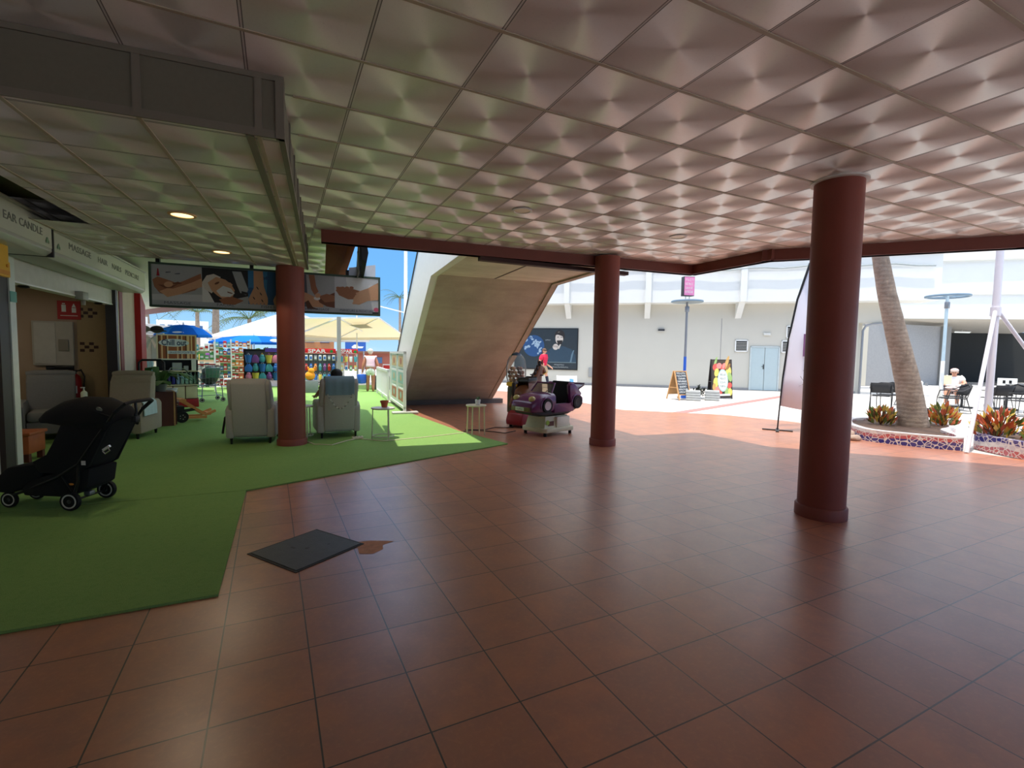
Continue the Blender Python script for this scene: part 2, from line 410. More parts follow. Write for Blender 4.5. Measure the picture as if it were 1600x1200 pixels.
# ceilings
CP = [(-6,-7),(13,-7),(13,-2.2),(8.71,2.8),(6.78,5.02),(6.79,6.51),(.66,7.15),(1.06,12),(-6,12)]
slab('ceiling', CP, 3.158, ceiling_mat(), (.467,2.350), -.0063, down=True)
DO = (.06+(-.128)*cos(ROT)-.06*sin(ROT), 3.35+(-.128)*sin(ROT)+.06*cos(ROT))
def dw(x, y): return (.06+x*cos(ROT)-y*sin(ROT), 3.35+x*sin(ROT)+y*cos(ROT))     # drop-ceiling frame to world
cm2 = ceiling_mat('lower ceiling tiles', (.86,.80,.80), .65, .45)
slab('ceiling.001', [dw(0,0),dw(0,5.12),dw(-3.2,5.12),dw(-3.2,3.1),dw(-2.05,3.1),dw(-2.05,0)], 2.8, cm2, DO, ROT, down=True)
m = M(); m.box(-6,-2.05,0,3.1,0,.03); ob = struct(m, 'ceiling.002', pm('void shade', (84,80,66), .9), smooth=0); ob.location = (*dw(0,0), 3.0); ob.rotation_euler.z = ROT  # shade of the recess above the sign boxes put into this slab's colour
# faces of the lowered ceiling: panels with thin metal frames
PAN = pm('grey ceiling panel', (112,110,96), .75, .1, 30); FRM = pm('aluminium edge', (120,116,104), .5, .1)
m = M(); m.box(-6,0,0,.02,2.8,3.157)
m.mi = 1
m.box(-6,.012,-.012,.0,2.79,2.835); m.box(-6,.012,-.012,.0,3.125,3.157)
for x in (-.128,-.728,-1.328,-1.928,-2.528): m.box(x-.02,x+.02,-.01,0,2.83,3.13)
m.box(-.035,.012,-.014,.02,2.79,3.157)
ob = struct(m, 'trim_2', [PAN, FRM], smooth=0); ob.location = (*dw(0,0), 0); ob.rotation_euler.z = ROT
m = M(); m.box(-.02,0,0,5.12,2.8,3.157); m.mi = 1; m.box(-.02,.014,0,5.12,2.79,2.83)
for i in range(9): m.box(-.02,.012,.06+.6*i-.015,.06+.6*i+.015,2.83,3.157)
m.mi = 1; m.box(-.20,-.155,0.02,5.12,2.792,2.8)
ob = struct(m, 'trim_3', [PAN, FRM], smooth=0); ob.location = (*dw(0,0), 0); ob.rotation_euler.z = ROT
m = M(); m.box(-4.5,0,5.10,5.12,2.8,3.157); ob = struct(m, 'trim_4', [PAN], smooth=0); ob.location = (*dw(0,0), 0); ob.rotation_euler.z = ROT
# white slatted soffit beyond
def slat_mat():
    t = NT('white slatted soffit'); co_ = t.n('ShaderNodeTexCoord').outputs['Object']; sx = t.n('ShaderNodeSeparateXYZ'); t.l(co_, sx.inputs[0])
    f = t.math('FRACT', t.math('MULTIPLY', sx.outputs[1], 6.5)); g = t.math('LESS_THAN', f, .09)
    t.bsdf(t.mix(g, c4((.76,.74,.68)), c4((.36,.34,.3))), .5); return t.m
slab('ceiling.003', [(-9,8.6),(.46,8.5),(1.04,12.0),(1.1,12.35),(.3,15),(-1.82,17.6),(-5,24.5),(-9,24.5)], 2.97, slat_mat(), (0,0), 0, down=True)
# roof slab above everything
slab('trim_5', [(-9,-7.1),(13.2,-7.1),(13.2,-2.1),(8.85,2.92),(6.95,5.08),(6.95,6.66),(1.1,7.3),(1.5,12.3),(.45,15.05),(-1.7,17.7),(-4.9,24.6),(-9,24.6)], 3.2, OFFW, th=.4)
# brown red edge beams
def beam(name, a, b, z0, z1, w_, off):
    d = Vector((b[0]-a[0], b[1]-a[1], 0)).normalized(); n = Vector((d.y, -d.x, 0))*off
    A = Vector((*a, 0))+n; B_ = Vector((*b, 0))+n; mm = M()
    e = d*.07
    mm.bar(tuple(A-e+Vector((0,0,(z0+z1)/2))), tuple(B_+e+Vector((0,0,(z0+z1)/2))), w_, z1-z0)
    mm.bar(tuple(A-e+Vector((0,0,z0+.012))), tuple(B_+e+Vector((0,0,z0+.012))), w_+.03, .024)
    struct(mm, name, BEAM, smooth=0)
beam('trim_6', (.66,7.15), (6.79,6.51), 2.99, 3.19, .12, -.06)
beam('trim_7', (6.79,6.51), (6.78,5.02), 2.99, 3.19, .12, -.06)
beam('trim_8', (6.78,5.02), (8.71,2.8), 2.99, 3.19, .12, -.06)
beam('trim_9', (8.71,2.8), (13,-2.2), 2.99, 3.19, .12, -.06)
m = M(); v = [(.66,7.15,3.18),(.95,7.12,2.99),(1.28,12.2,2.99),(1.06,12.1,3.18)]
m.loft([[v[0],(.72,7.15,3.18),(1.0,7.12,2.99),v[1]],[v[3],(1.12,12.1,3.18),(1.33,12.2,2.99),v[2]]]); struct(m, 'trim_10', BEAMD, smooth=0)
m = M()
P = [(1.15,12.3),(.3,15),(-1.82,17.6),(-5,24.5)]
for a, b in zip(P, P[1:]): m.bar((*a,2.89), (*b,2.89), .12, .18)
struct(m, 'trim_11', BEAM, smooth=0)
m = M(); m.loft([[(.70,7.12,3.185),(1.1,7.1,3.185),(1.1,7.1,3.199),(.70,7.12,3.199)],[(1.10,12.2,3.185),(1.5,12.2,3.185),(1.5,12.2,3.199),(1.1,12.2,3.199)]]); struct(m, 'trim_27', BEAMD, smooth=0)
# dark strip where the beam meets the landing
m = M(); m.box(2.7,5.5,6.98,7.1,2.93,2.99); ob = struct(m, 'trim_12', pm('dark brown strip', (64,40,36), .7), smooth=0, rotz=-.02)

# left wall with shop fronts; frame S: origin (-2.7,7.4), y runs along the front
SO = (-2.7, 7.4); ROT_SHOP = -.055
def sw(x, y): return (SO[0]+x*cos(ROT_SHOP)-y*sin(ROT_SHOP), SO[1]+x*sin(ROT_SHOP)+y*cos(ROT_SHOP))
def S(m, name, mats, st=True, **k):
    ob = struct(m, name, mats, **k) if st else m.ob(name, mats, **k)
    ob.location = (*sw(0,0), 0); ob.rotation_euler.z = ROT_SHOP; return ob
PLAST = pm('beige shop wall', (176,150,126), .8, .1, 3)
m = M(); m.box(-.3,0,-16.5,.0,0,3.0); S(m, 'wall_left', OFFW, smooth=0)
m = M(); m.box(-.3,0,3.63,4.45,0,2.95); S(m, 'wall_left.001', pm('pinkish white wall', (206,192,182), .7), smooth=0)
m = M(); m.box(-4.2,-.3,3.6,3.8,0,2.9); S(m, 'wall_shop', PLAST, smooth=0)
m = M(); m.box(-4.4,-4.2,-1.5,3.8,0,2.9); S(m, 'wall_shop.001', PLAST, smooth=0)
m = M(); m.box(-4.4,-.3,-.2,0,0,2.9); S(m, 'wall_shop.002', PLAST, smooth=0)
m = M(); m.box(-4.4,-.0,0,3.6,2.6,2.7); S(m, 'ceiling.004', OFFW, smooth=0)
m = M(); m.box(-.12,0,0,3.35,2.25,2.62); m.mi = 1; m.box(-.13,.01,0,3.35,2.24,2.26)
S(m, 'trim_13', [pm('ivory lintel', (196,196,184), .5), WHITEM], smooth=0)
# tiled strip on the shop end wall with two rows of dark checks
m = M(); m.box(-.60,-.1,3.585,3.6,0,2.6); m.mi = 1
for z0 in (1.42, 2.02):
    for r in range(3):
        for k in range(4):
            if (r+k) % 2 == 0: m.box(-.57+k*.065, -.505+k*.065, 3.58, 3.586, z0+r*.06, z0+.05+r*.06)
S(m, 'trim_14', [pm('sandy wall tiles', (158,134,96), .4, .1, 20), pm('dark check tile', (60,34,28), .4)], smooth=0)
# jambs of the roller shutter
m = M(); m.box(-.1,.06,-.04,.08,0,2.6); m.mi = 1; m.box(-.1,.05,-.24,-.05,0,2.6); S(m, 'trim_15', [pm('greenish white jamb', (206,214,202), .4), pm('dark brown jamb', (52,42,40), .5)], smooth=0)
m = M(); m.box(-.1,.05,3.27,3.37,0,2.6); m.mi = 1; m.box(-.1,.04,3.38,3.44,0,2.9); m.mi = 2; m.box(-.1,.05,3.45,3.62,0,2.95)
S(m, 'trim_16', [pm('dark shutter guide', (56,54,58), .4), pm('cream stripe', (214,206,176), .5), pm('deep red stripe', (120,18,24), .5)], smooth=0)
m = M(); m.box(-.2,.1,4.45,4.75,1.0,2.35); m.prism([(4.45,2.35),(4.75,2.35),(4.45,2.62)], 'x', -.2, .1); ob = S(m, 'red_panel', RED, st=False, smooth=0)
tag(ob, 'bright red upright panel fixed to the end of the shop wall', 'panel')
m = M(); m.box(-6,1.0,-7.0,-6.8,0,3.2); struct(m, 'light_block_back', pm('light block brown', (126,106,94), .8), smooth=0)  # added unseen wall, closes part of the rear opening to darken the left
# light T-bar runners of the two tiled ceilings
RUN = pm('beige T-bar', (176,166,146), .5, .06)
m = M()
for j in range(-15,9):
    y = .6*j
    x1 = {0:9.0}.get(j, 12.4)
    yy = 2.35+y
    lim = 12.4 if yy < -2.2 else (8.71+(2.8-yy)*.858 if yy < 2.8 else (8.71-(yy-2.8)*.869 if yy < 5.02 else (6.75 if yy < 6.5 else 0)))
    if 6.5 <= yy < 7.1: lim = .66+(7.1-yy)*9.5
    if lim <= 0: continue
    x0 = -6 if yy < 3.2 else .1+.085*(yy-3.3)
    m.box(x0-.467,lim-.467,y-.011,y+.011,-.005,0)
ob = struct(m, 'trim_25', RUN, smooth=0); ob.location = (.467,2.350,3.158); ob.rotation_euler.z = -.0063
m = M()
for k in range(0,5): m.box(-.6*k-.012,-.6*k+.012,(-.05 if k < 4 else 3.0),5.05,-.005,0)
ob = struct(m, 'trim_26', RUN, smooth=0); ob.location = (DO[0],DO[1],2.8); ob.rotation_euler.z = ROT
# columns
def column(x, y, h, label, cap=True):
    t = thing('column', label, 'column', (x, y, 0), 0, 'terracotta columns')
    m = M(); m.lathe([(.203,.11),(.203,h)], 40); m.ob('shaft', TERRA, t)
    m = M(); m.lathe([(.222,0),(.222,.1),(.214,.112),(.2,.115)], 40); m.ob('base', TERRA, t)
    if cap:
        m = M(); m.lathe([(.2,h-.02),(.235,h-.015),(.235,h),(.2,h)], 40); m.ob('collar', WHITE, t)
column(4.73,2.80,3.158,'nearest terracotta column, standing at the right in front of the palm trunk')
column(4.97,6.60,3.13,'terracotta column in the middle beside the purple car ride', False)
column(.235,8.385,2.80,'terracotta column between the two grey armchairs with their backs turned', False)

# staircase
ST = thing('staircase', 'concrete staircase seen from below with white parapet', 'staircase', (2.8,9.35,0), ROT)
CONC = concrete_mat('stained concrete', (180,167,150)); CONC2 = concrete_mat('pale concrete', (196,194,190))
m = M(); m.loft([[(.1,0,3.05),(2.65,0,3.05),(2.65,.15,3.33),(.1,.15,3.33)],[(.1,4.48,0),(2.65,4.48,0),(2.65,4.9,0),(.1,4.9,0)]]); m.ob('flight', CONC, ST, smooth=0)
m = M()
for k in range(18):
    y = .15+k*.262; z = 3.33-.185*k
    m.box(.12,2.63,y,y+.27,z-.2,z)
m.ob('steps', CONC2, ST, smooth=0)
m = M(); m.box(.1,2.65,-2.25,.05,3.05,3.3); m.mi = 1; m.box(1.3,1.33,-2.24,.04,3.044,3.052); m.ob('landing', [concrete_mat('bounce lit concrete', (214,206,190)), BLACK], ST, smooth=0)  # reflected light on the landing soffit put into its concrete colour
pp = [(-2.25,3.02),(0,3.02),(4.46,-.0),(5.35,0),(5.35,.85),(0,4.69),(-2.25,4.69)]
WP = pm('white stair render', (226,224,216), .8, .05)
m = M(); m.prism(pp, 'x', -.02, .12, .01); m.ob('parapet', WP, ST, smooth=0)
m = M(); m.prism(pp, 'x', 2.63, 2.77, .01); m.ob('parapet', CONC, ST, smooth=0)
m = M(); m.box(.15,3.1,4.25,4.52,0,.13); m.ob('plinth', pm('dark kerb', (92,84,80), .8), ST, smooth=0)
m = M(); m.tube([(-.03,5.35,.9),(-.03,0,4.74),(-.03,-2.2,4.74)], .018); m.ob('edge_strip', BLACK, ST)

# far white building; frame W: origin (13.79,20.29), local -y faces the passage
WO = (13.79, 20.29); WR = -.7054
def wl(x, y): return (WO[0]+x*cos(WR)-y*sin(WR), WO[1]+x*sin(WR)+y*cos(WR))
def Wp(m, name, mats, st=True, **k):
    ob = struct(m, name, mats, **k) if st else m.ob(name, mats, **k)
    ob.location = (*WO, 0); ob.rotation_euler.z = WR; return ob
WALL = pm('pale render', (196,192,180), .85, .04, 1.2); PARA = pm('white parapet render', (216,217,214), .8, .03, 1.5)
m = M(); m.box(-6,12.1,0,.4,0,4.3); m.box(12.1,13.6,0,.4,3.1,4.3); m.mi = 1; m.box(-6,12.1,-.03,.0,0,.1); m.box(6.5,6.53,-.004,0,.1,3.3)
Wp(m, 'wall_far', [WALL, pm('grey wall foot', (150,148,146), .8)], smooth=0)
m = M(); m.box(-6,14.6,-.9,.4,3.97,6.4); m.box(-6,14.6,-1.0,-.86,5.86,6.05); m.box(-6,14.6,-.98,-.86,6.4,6.62); Wp(m, 'wall_far.001', PARA, smooth=0)
m = M()
m.tube([(-6+i*.7, -1.02, 5.42+.05*sin(i*1.7)+.04*sin(i*.6)) for i in range(30)], .035, 6)
Wp(m, 'trim_17', pm('wavy shadow grey', (150,158,158), .6))  # wavy grey tube stands for the cast shadow of hanging cables
for i, t_ in enumerate((-4.5,-.64,3.15,7.2,11.1)):
    m = M(); m.prism([(-1.04,6.4),(-1.04,3.97),(-.8,3.95),(0,3.3),(.1,3.3),(.1,6.4)], 'x', t_-.13, t_+.13)
    Wp(m, 'trim_%d' % (18+i), PARA, smooth=0)
m = M(); m.box(-3,14.4,3.5,4,4,12); m.box(14.4,36,13.6,14,4,14); Wp(m, 'wall_far.002', pm('beige upper wall', (216,204,180), .8), smooth=0)
# covered terrace at the right
m = M(); m.box(12.1,12.4,.4,7.6,0,3.4); m.box(15.2,21.2,0,.3,0,3.5, R=Matrix.Translation((0,0,0))) if False else None
m2 = [wl(15.2,7.2), wl(21.0,11.2), wl(20.9,11.6), wl(15.0,7.6)]
m.box(12.1,15.4,7.2,7.6,0,3.4); Wp(m, 'wall_right', WALL, smooth=0)
m = M(); m.prism([(x, y) for x, y in m2], 'z', 0, 3.6); struct(m, 'wall_right.001', pm('grey terrace wall', (150,150,150), .8), smooth=0)
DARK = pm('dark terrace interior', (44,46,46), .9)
m = M(); m.prism([wl(20.9,10.9), wl(21.5,11.3), wl(21.2,11.8), wl(20.6,11.4)], 'z', 0, 3.6); struct(m, 'wall_right.002', pm('grey pier', (132,132,130), .8), smooth=0)
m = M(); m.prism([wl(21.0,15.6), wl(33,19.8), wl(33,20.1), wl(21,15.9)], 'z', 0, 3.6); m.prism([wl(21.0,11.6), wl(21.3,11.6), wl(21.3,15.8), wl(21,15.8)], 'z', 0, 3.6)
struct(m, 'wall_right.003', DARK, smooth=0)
cl_ = wl(16.9,8.3); cr_ = wl(27.5,11.3)
def along(f, back=0):
    d = Vector((cr_[0]-cl_[0], cr_[1]-cl_[1])); n = Vector((-d.y, d.x)).normalized()
    if n.dot(Vector(cl_)) < 0: n = -n
    p = Vector(cl_)+d*f+n*back; return (p.x, p.y)
m = M(); m.loft([[(*along(-.02),3.9),(*along(-.02,.4),3.9),(*along(-.02,.4),7.1),(*along(-.02),7.1)],[(*along(1.3),4.05),(*along(1.3,.4),4.05),(*along(1.3,.4),7.9),(*along(1.3),7.9)]])
m.loft([[(*along(-.02,-.18),7.05),(*along(-.02,.4),7.05),(*along(-.02,.4),7.55),(*along(-.02,-.18),7.55)],[(*along(1.3,-.18),7.8),(*along(1.3,.4),7.8),(*along(1.3,.4),8.35),(*along(1.3,-.18),8.35)]])
m.loft([[(*along(-.02,-.08),5.22),(*along(-.02,.4),5.22),(*along(-.02,.4),5.3),(*along(-.02,-.08),5.3)],[(*along(1.3,-.08),5.6),(*along(1.3,.4),5.6),(*along(1.3,.4),5.7),(*along(1.3,-.08),5.7)]])
struct(m, 'wall_right.004', PARA, smooth=0)
m = M(); m.poly([(*along(-.1),3.9),(*along(1.3),4.05),(*along(1.3,9),3.3),(*along(-.1,9),3.3)]); struct(m, 'ceiling.005', pm('terrace soffit', (196,190,180), .8), smooth=0)
m = M(); m.prism([along(-.12,-.3), along(-.05,-.3), along(-.05,.3), along(-.12,.3)], 'z', 3.9, 9); struct(m, 'trim_24', PARA, smooth=0)
m = M(); m.tube([(*along(-.04,-.12),3.95), (*along(-.04,-.12),5.4)], .12, 8); ob = m.ob('downpipe', pm('faded red pipe', (184,112,108), .6)); tag(ob, 'short faded red downpipe on the white terrace corner', 'pipe')
m = M(); m.box(-.9,.9,-.03,.03,0,.9); m.mi = 1; m.box(-.98,.98,-.05,-.03,-.06,.0); m.box(-.98,.98,-.05,-.03,.9,.96)
ob = struct(m, 'window_1', [pm('blue grey pane', (96,120,140), .15), GREYM], smooth=0); ob.location = (*wl(23.6,13.5), 8.75); ob.rotation_euler.z = WR
# grey pipe around the terrace entry
m = M(); m.tube([(12.25,-.06,0),(12.25,-.06,2.75),(12.35,-.06,2.95),(12.6,-.06,3.04),(13.6,-.06,3.1)], .05, 8)
ob = Wp(m, 'drain_pipe', GREYM, st=False); tag(ob, 'grey pipe rising beside the terrace and bending over its opening', 'pipe')
# double door, vents, lamps and box on the wall
D1 = thing('door', 'pale grey double metal door in the far white wall', 'door', (*wl(8.4,-.02),0), WR); D1.name = 'door_1'; D1['kind'] = 'structure'
del D1['label']; del D1['category']
DOORM = pm('pale blue grey door', (176,192,194), .45, .04)
for s in (-1, 1):
    m = M(); m.box(min(s*.01,s*.56), max(s*.01,s*.56), -.03, .01, .01, 1.96, .004); m.ob('door_leaf', DOORM, D1, smooth=0)
m = M(); m.box(-.62,-.565,-.05,.01,0,2.02); m.box(.565,.62,-.05,.01,0,2.02); m.box(-.62,.62,-.05,.01,1.965,2.02); m.ob('door_frame', pm('door frame grey', (190,200,200), .5), D1, smooth=0)
m = M(); m.box(-.055,-.02,-.05,-.03,.98,1.2); m.tube([(-.04,-.04,1.1),(-.04,-.09,1.1),(-.13,-.09,1.1)], .012, 6); m.ob('door_handle', BLACK, D1)
def vent(t, z, w_, h, label):
    th = thing('wall_vent', label, 'vent', (*wl(t,-.0),z), WR, 'louvred vents around the far door')
    m = M(); fw = .05
    m.box(-w_/2,w_/2,-.05,0,0,fw); m.box(-w_/2,w_/2,-.05,0,h-fw,h); m.box(-w_/2,-w_/2+fw,-.05,0,0,h); m.box(w_/2-fw,w_/2,-.05,0,0,h); m.ob('frame', WHITEM, th, smooth=0)
    m = M(); m.box(-w_/2+fw,w_/2-fw,-.012,0,fw,h-fw)
    m.mi = 1
    k = int((h-.1)/.07)
    for i in range(k): m.box(-w_/2+fw,w_/2-fw,-.045,-.01,fw+i*.07+.01,fw+i*.07+.045)
    m.ob('louvres', [BLACK, pm('louvre grey', (150,148,142), .5)], th, smooth=0)
vent(7.4,1.76,.56,.55,'square louvred vent just left of the grey double door')
vent(9.52,2.4,.56,.57,'upper louvred vent to the right of the grey double door')
vent(9.35,1.74,.56,.56,'lower louvred vent to the right of the grey double door')
m = M(); m.box(-.15,.15,-.1,0,0,.12,.02); ob = m.ob('exit_lamp', pm('translucent lamp', (206,206,200), .4)); ob.location = (*wl(8.45,0),2.52); ob.rotation_euler.z = WR; tag(ob, 'small oblong lamp above the grey double door', 'lamp')
L1 = thing('wall_lamp', 'small dark wall lamp alone on the far wall left of the tall lamp post', 'lamp', (*wl(3.83,0),2.7), WR)
m = M(); m.box(-.15,.15,-.12,0,0,.1,.01); m.ob('housing', DKGREY, L1, smooth=0); m = M(); m.box(-.14,.14,-.11,-.02,-.012,0); m.ob('diffuser', WHITE, L1, smooth=0)
L2 = thing('wall_box', 'grey service box low on the far wall beside the poster', 'box', (*wl(.66,0),.4), WR)
m = M(); m.box(-.25,.25,-.08,0,0,.46,.01); m.ob('housing', pm('service box grey', (150,150,148), .5), L2, smooth=0); m = M(); m.cyl((.03,-.08,.24),(.03,-.1,.24),.06); m.ob('dial', BLACK, L2)
m = M(); m.box(-.1,.1,-.2,0,0,.1); ob = m.ob('security_lamp', DKGREY, smooth=0); ob.location = (*wl(17.0,8.2),2.9); ob.rotation_euler.z = WR; tag(ob, 'small dark lamp on the grey terrace wall left of the palm trunk', 'lamp')
for k, (f, b) in enumerate(((.38,4.2),(.8,4.6))):
    t = thing('tube_light', ('thin lit tube light under the dark terrace ceiling, beside the thin lamp post', 'thin lit tube light under the dark terrace ceiling, at the right edge')[k], 'light', (*along(f, b), 3.45), WR+.4, 'terrace tube lights')
    m = M(); m.box(-.65,.65,-.05,.05,.0,.06); m.ob('housing', WHITE, t, smooth=0); m = M(); m.cyl((-.6,0,-.02),(.6,0,-.02),.025); m.ob('tube', emis('tube glow', (230,240,235), 1.5) if k == 0 else bpy.data.materials['tube glow'], t)
    m = M(); m.bar((0,0,.06),(0,0,.3),.02); m.ob('hanger', WHITE, t)
# ceiling lamps
def downlight(x, y, z, lit, label):
    t = thing('ceiling_lamp', label, 'lamp', (x, y, z), 0, 'recessed ceiling lamps')
    m = M(); m.lathe([(.1,0),(.118,-.004),(.118,-.012),(.094,-.014),(.094,0)], 28); m.ob('trim_ring', WHITE if not lit else pm('lamp glow ring', (230,190,130), .4), t)  # rings of lit lamps carry the lamp's glow in their colour
    m = M(); m.lathe([(.002,-.008),(.094,-.008),(.094,-.002),(.002,-.002)], 28, cap=False); m.ob('diffuser', EM1 if lit else pm('unlit diffuser', (236,226,200), .4), t)
EM1 = emis('warm lamp', (255,214,150), 2.2)
downlight(-.78,5.67,2.8,1,'lit round ceiling lamp in the lower ceiling, the one nearer the camera')
downlight(-.61,7.54,2.8,1,'lit round ceiling lamp in the lower ceiling, nearest the hanging massage sign')
downlight(2.57,5.04,3.158,0,'unlit round ceiling lamp in the high ceiling, in front of the stairs')
downlight(5.0,5.07,3.158,0,'unlit round ceiling lamp in the high ceiling, right of the middle column')
for (x, y), lab in zip(((-.78,5.67),(-.61,7.54)), 'ab'):
    l = bpy.data.lights.new('downlight', 'SPOT'); l.energy = 22; l.spot_size = 2.2; l.color = (1,.8,.55); l.shadow_soft_size = .08
    o = bpy.data.objects.new('downlight', l); COL.objects.link(o); o.location = (x, y, 2.77)
l = bpy.data.lights.new('shop_fill', 'AREA'); l.energy = 6; l.size = .5; l.color = (1,.88,.72); o = bpy.data.objects.new('shop_fill', l); COL.objects.link(o); o.location = (*sw(-1.6,1.8), 2.55)  # added fill light without a fixture, brightens the shop interior
# inspection cover set in the tiles
HC = thing('floor_hatch', 'square dark grey inspection hatch set diagonally among the floor tiles', 'hatch', (0,0,0))
# ================================================================== NEAR AND LEFT
HC.location = (.205, 3.91, 0); HC.rotation_euler.z = radians(33)
m = M(); m.box(-.3,.3,-.285,.285,.0,.005,0); m.ob('frame', pm('hatch frame', (40,36,34), .6), HC, smooth=0)
m = M(); m.box(-.28,.28,-.265,.265,.004,.009); m.mi = 1
m.box(-.06,-.045,.07,.12,.0088,.0096); m.lathe([(.002,.0088),(.016,.0088),(.016,.0096),(.002,.0096)], 12, (.0,0,0)); m.lathe([(.002,.0088),(.01,.0088),(.01,.0096),(.002,.0096)], 12, (.14,-.07,0))
m.box(-.17,-.06,.02,.1,.0088,.0094) if False else None
m.ob('cover', [pm('dark slate cover', (74,76,78), .5, .25, 14, bump=.2, bscale=90), BLACK], HC, smooth=0)
m = M(); m.poly([(.56,3.90,.0015),(.66,3.89,.0015),(.84,3.80,.0015),(.74,3.76,.0015),(.73,3.68,.0015),(.64,3.62,.0015),(.55,3.66,.0015)][::-1]); o = m.ob('cement_patch', pm('cement patch', (190,140,116), .8, .35, 20), smooth=0); tag(o, 'chipped cement patch in the tiles at the right corner of the grey hatch', 'patch')

# ---- shop fascia: two roller shutter boxes carrying the sign
SIGNP = pm('pale green white sign face', (196,200,180), .45, .04); SIGNG = pm('sign edge grey', (176,178,168), .35, .04)
LETT = pm('grey green lettering', (120,124,112), .6)
def bx(d, y): return (-2.23+.03*(y)+d, 7.18+y-.03*d)
def shutter(y0, y1, label, txts, dx=0):
    t = thing('sign_box', label, 'sign', (*bx(dx, y0), 2.5), -.03, 'shop fascia sign boxes')
    L = y1-y0
    m = M(); m.prism([(-.4,.0),(-.05,.0),(0,.05),(0,.4),(-.4,.4)], 'y', 0, L, .008); m.ob('casing', SIGNG, t, smooth=30)
    m = M(); m.box(-.01,.004,.03,L-.03,.085,.36); m.ob('face_panel', SIGNP, t, smooth=0)
    m = M(); m.box(-.42,.02,0,L,.375,.40,.004); m.ob('top_rail', SIGNG, t, smooth=0)
    X = Matrix.Translation((.006,0,.22)) @ Matrix.Rotation(pi/2, 4, 'Z') @ Matrix.Rotation(pi/2, 4, 'X')
    if dx: m = M(); m.box(-.41,.012,L-.035,L+.004,-.004,.39,.004); m.ob('gap_shade', BLACK, t)  # black strip stands for the shade in the gap between the boxes
    for s, y, wd in txts: m = M(); m.text(s, .11, Matrix.Translation((0,y,0)) @ X, wd); m.ob('lettering', LETT, t, smooth=0)
    return t
shutter(-3.2,-.02,'nearer of the two pale shop sign boxes, reading EAR CANDLE', [('EAR', 2.27, .24), ('CANDLE', 2.68, .48)], .035)
shutter(-.0,3.85,'farther of the two pale shop sign boxes, with one long faint line of words', [('MASSAGE', .85, .7), ('HAIR', 1.65, .38), ('NAILS', 2.25, .42), ('PEDICURE', 3.05, .75)])
for y in (-.2,.1):
    m = M(); m.mi = 0
    m.ell((0,0,0),.004,.02,.03); m.ell((0,.025,-.02),.004,.012,.02); m.ell((0,-.025,-.02),.004,.012,.02)
    o = m.ob('leaf_emblem', pm('sage green emblem', (120,150,118), .5)); o.location = (*bx(.012 if y > 0 else .047, y+(.02 if y<0 else .1)),2.66); o.rotation_euler.z = -.03; tag(o, 'small green leaf emblem at the %s end of a shop sign box' % ('far' if y < 0 else 'near'), 'emblem')
m = M(); m.box(-.02,.02,-.14,.1,0.05,.2); m.box(-.015,.015,-.13,.09,.2,.37); m.mi = 1; m.box(.02,.026,-.12,.08,.07,.11); m.cyl((.02,.04,.16),(.03,.04,.16),.016)
o = m.ob('yellow_notice', [YELLOW, pm('ochre print', (214,150,60), .6)], smooth=0); o.location = (*bx(-.14,-.66),2.14); o.rotation_euler.z = -.03; tag(o, 'yellow notice under the shop sign box at the left edge', 'sign')
m = M(); m.box(0,.006,-.06,.06,0,.12); o = m.ob('teal_sticker', pm('teal sticker', (90,160,146), .5), smooth=0); o.location = (*sw(.062,.02),2.0); o.rotation_euler.z = ROT; tag(o, 'teal sticker on the white shutter jamb', 'sticker')
# dark spot fittings in the lintel
for k, y in enumerate((.55, 2.85)):
    m = M(); m.lathe([(.001,0),(.05,0),(.06,-.02),(.03,-.03),(.001,-.03)], 14, sq=1); o = m.ob('spot_fitting', BLACK); o.location = (*sw(-.06,y),2.24); tag(o, ('dark spot fitting under the shop lintel nearer the white jamb','dark spot fitting under the shop lintel at its far end')[k], 'lamp')
m = M(); m.box(-.05,.05,-.1,.1,0,.12,.01); m.cyl((0,.05,-.0),(0,.05,-.07),.025); o = m.ob('camera_unit', pm('camera grey', (150,150,140), .5)); o.location = (*sw(.045,1.9),2.2); o.rotation_euler.z = ROT_SHOP; tag(o, 'small grey camera fixed under the shop lintel', 'camera')
# red fire sign, wall cabinet, extinguisher
FS = thing('fire_sign', 'red fire extinguisher sign with white pictograms on the beige shop wall', 'sign', (*sw(-.70,3.59),1.98), ROT)
m = M(); m.box(-.16,.16,-.012,0,0,.32); m.ob('plate', pm('sign red', (176,30,30), .5), FS, smooth=0)
m = M()
m.box(-.1,-.04,-.015,-.011,.13,.25); m.box(-.09,-.05,-.015,-.011,.26,.28); m.box(.04,.1,-.015,-.011,.12,.2); m.prism([(.04,.21),(.1,.21),(.07,.28)], 'y', -.015, -.011); m.box(-.12,.12,-.015,-.011,.06,.07); m.ob('pictogram', WHITE, FS, smooth=0)
CB = thing('wall_cabinet', 'pale grey flush cabinet on the beige shop wall below the red sign', 'cabinet', (*sw(-1.0,3.59),1.18), ROT)
m = M(); m.box(-.2,.36,-.05,0,0,.76,.006); m.ob('body', pm('putty cabinet', (178,170,156), .5), CB, smooth=0)
m = M(); m.box(-.17,.12,-.06,-.05,.03,.73,.004); m.ob('door', pm('putty door', (190,184,172), .45), CB, smooth=0)
m = M(); m.box(.16,.3,-.075,-.05,.25,.45,.01); m.ob('switch_box', pm('dull plastic', (136,128,114), .5), CB, smooth=0)
m = M(); m.box(-.26,.0,-.05,0,0,.07,.01); m.cyl((-.26,-.03,.035),(-.36,-.05,.02),.03,.05); o = m.ob('wall_bracket', BLACK); o.location = (*sw(-.66,3.59),1.1); o.rotation_euler.z = ROT; tag(o, 'black bracket on the shop wall above the fire extinguisher', 'bracket')
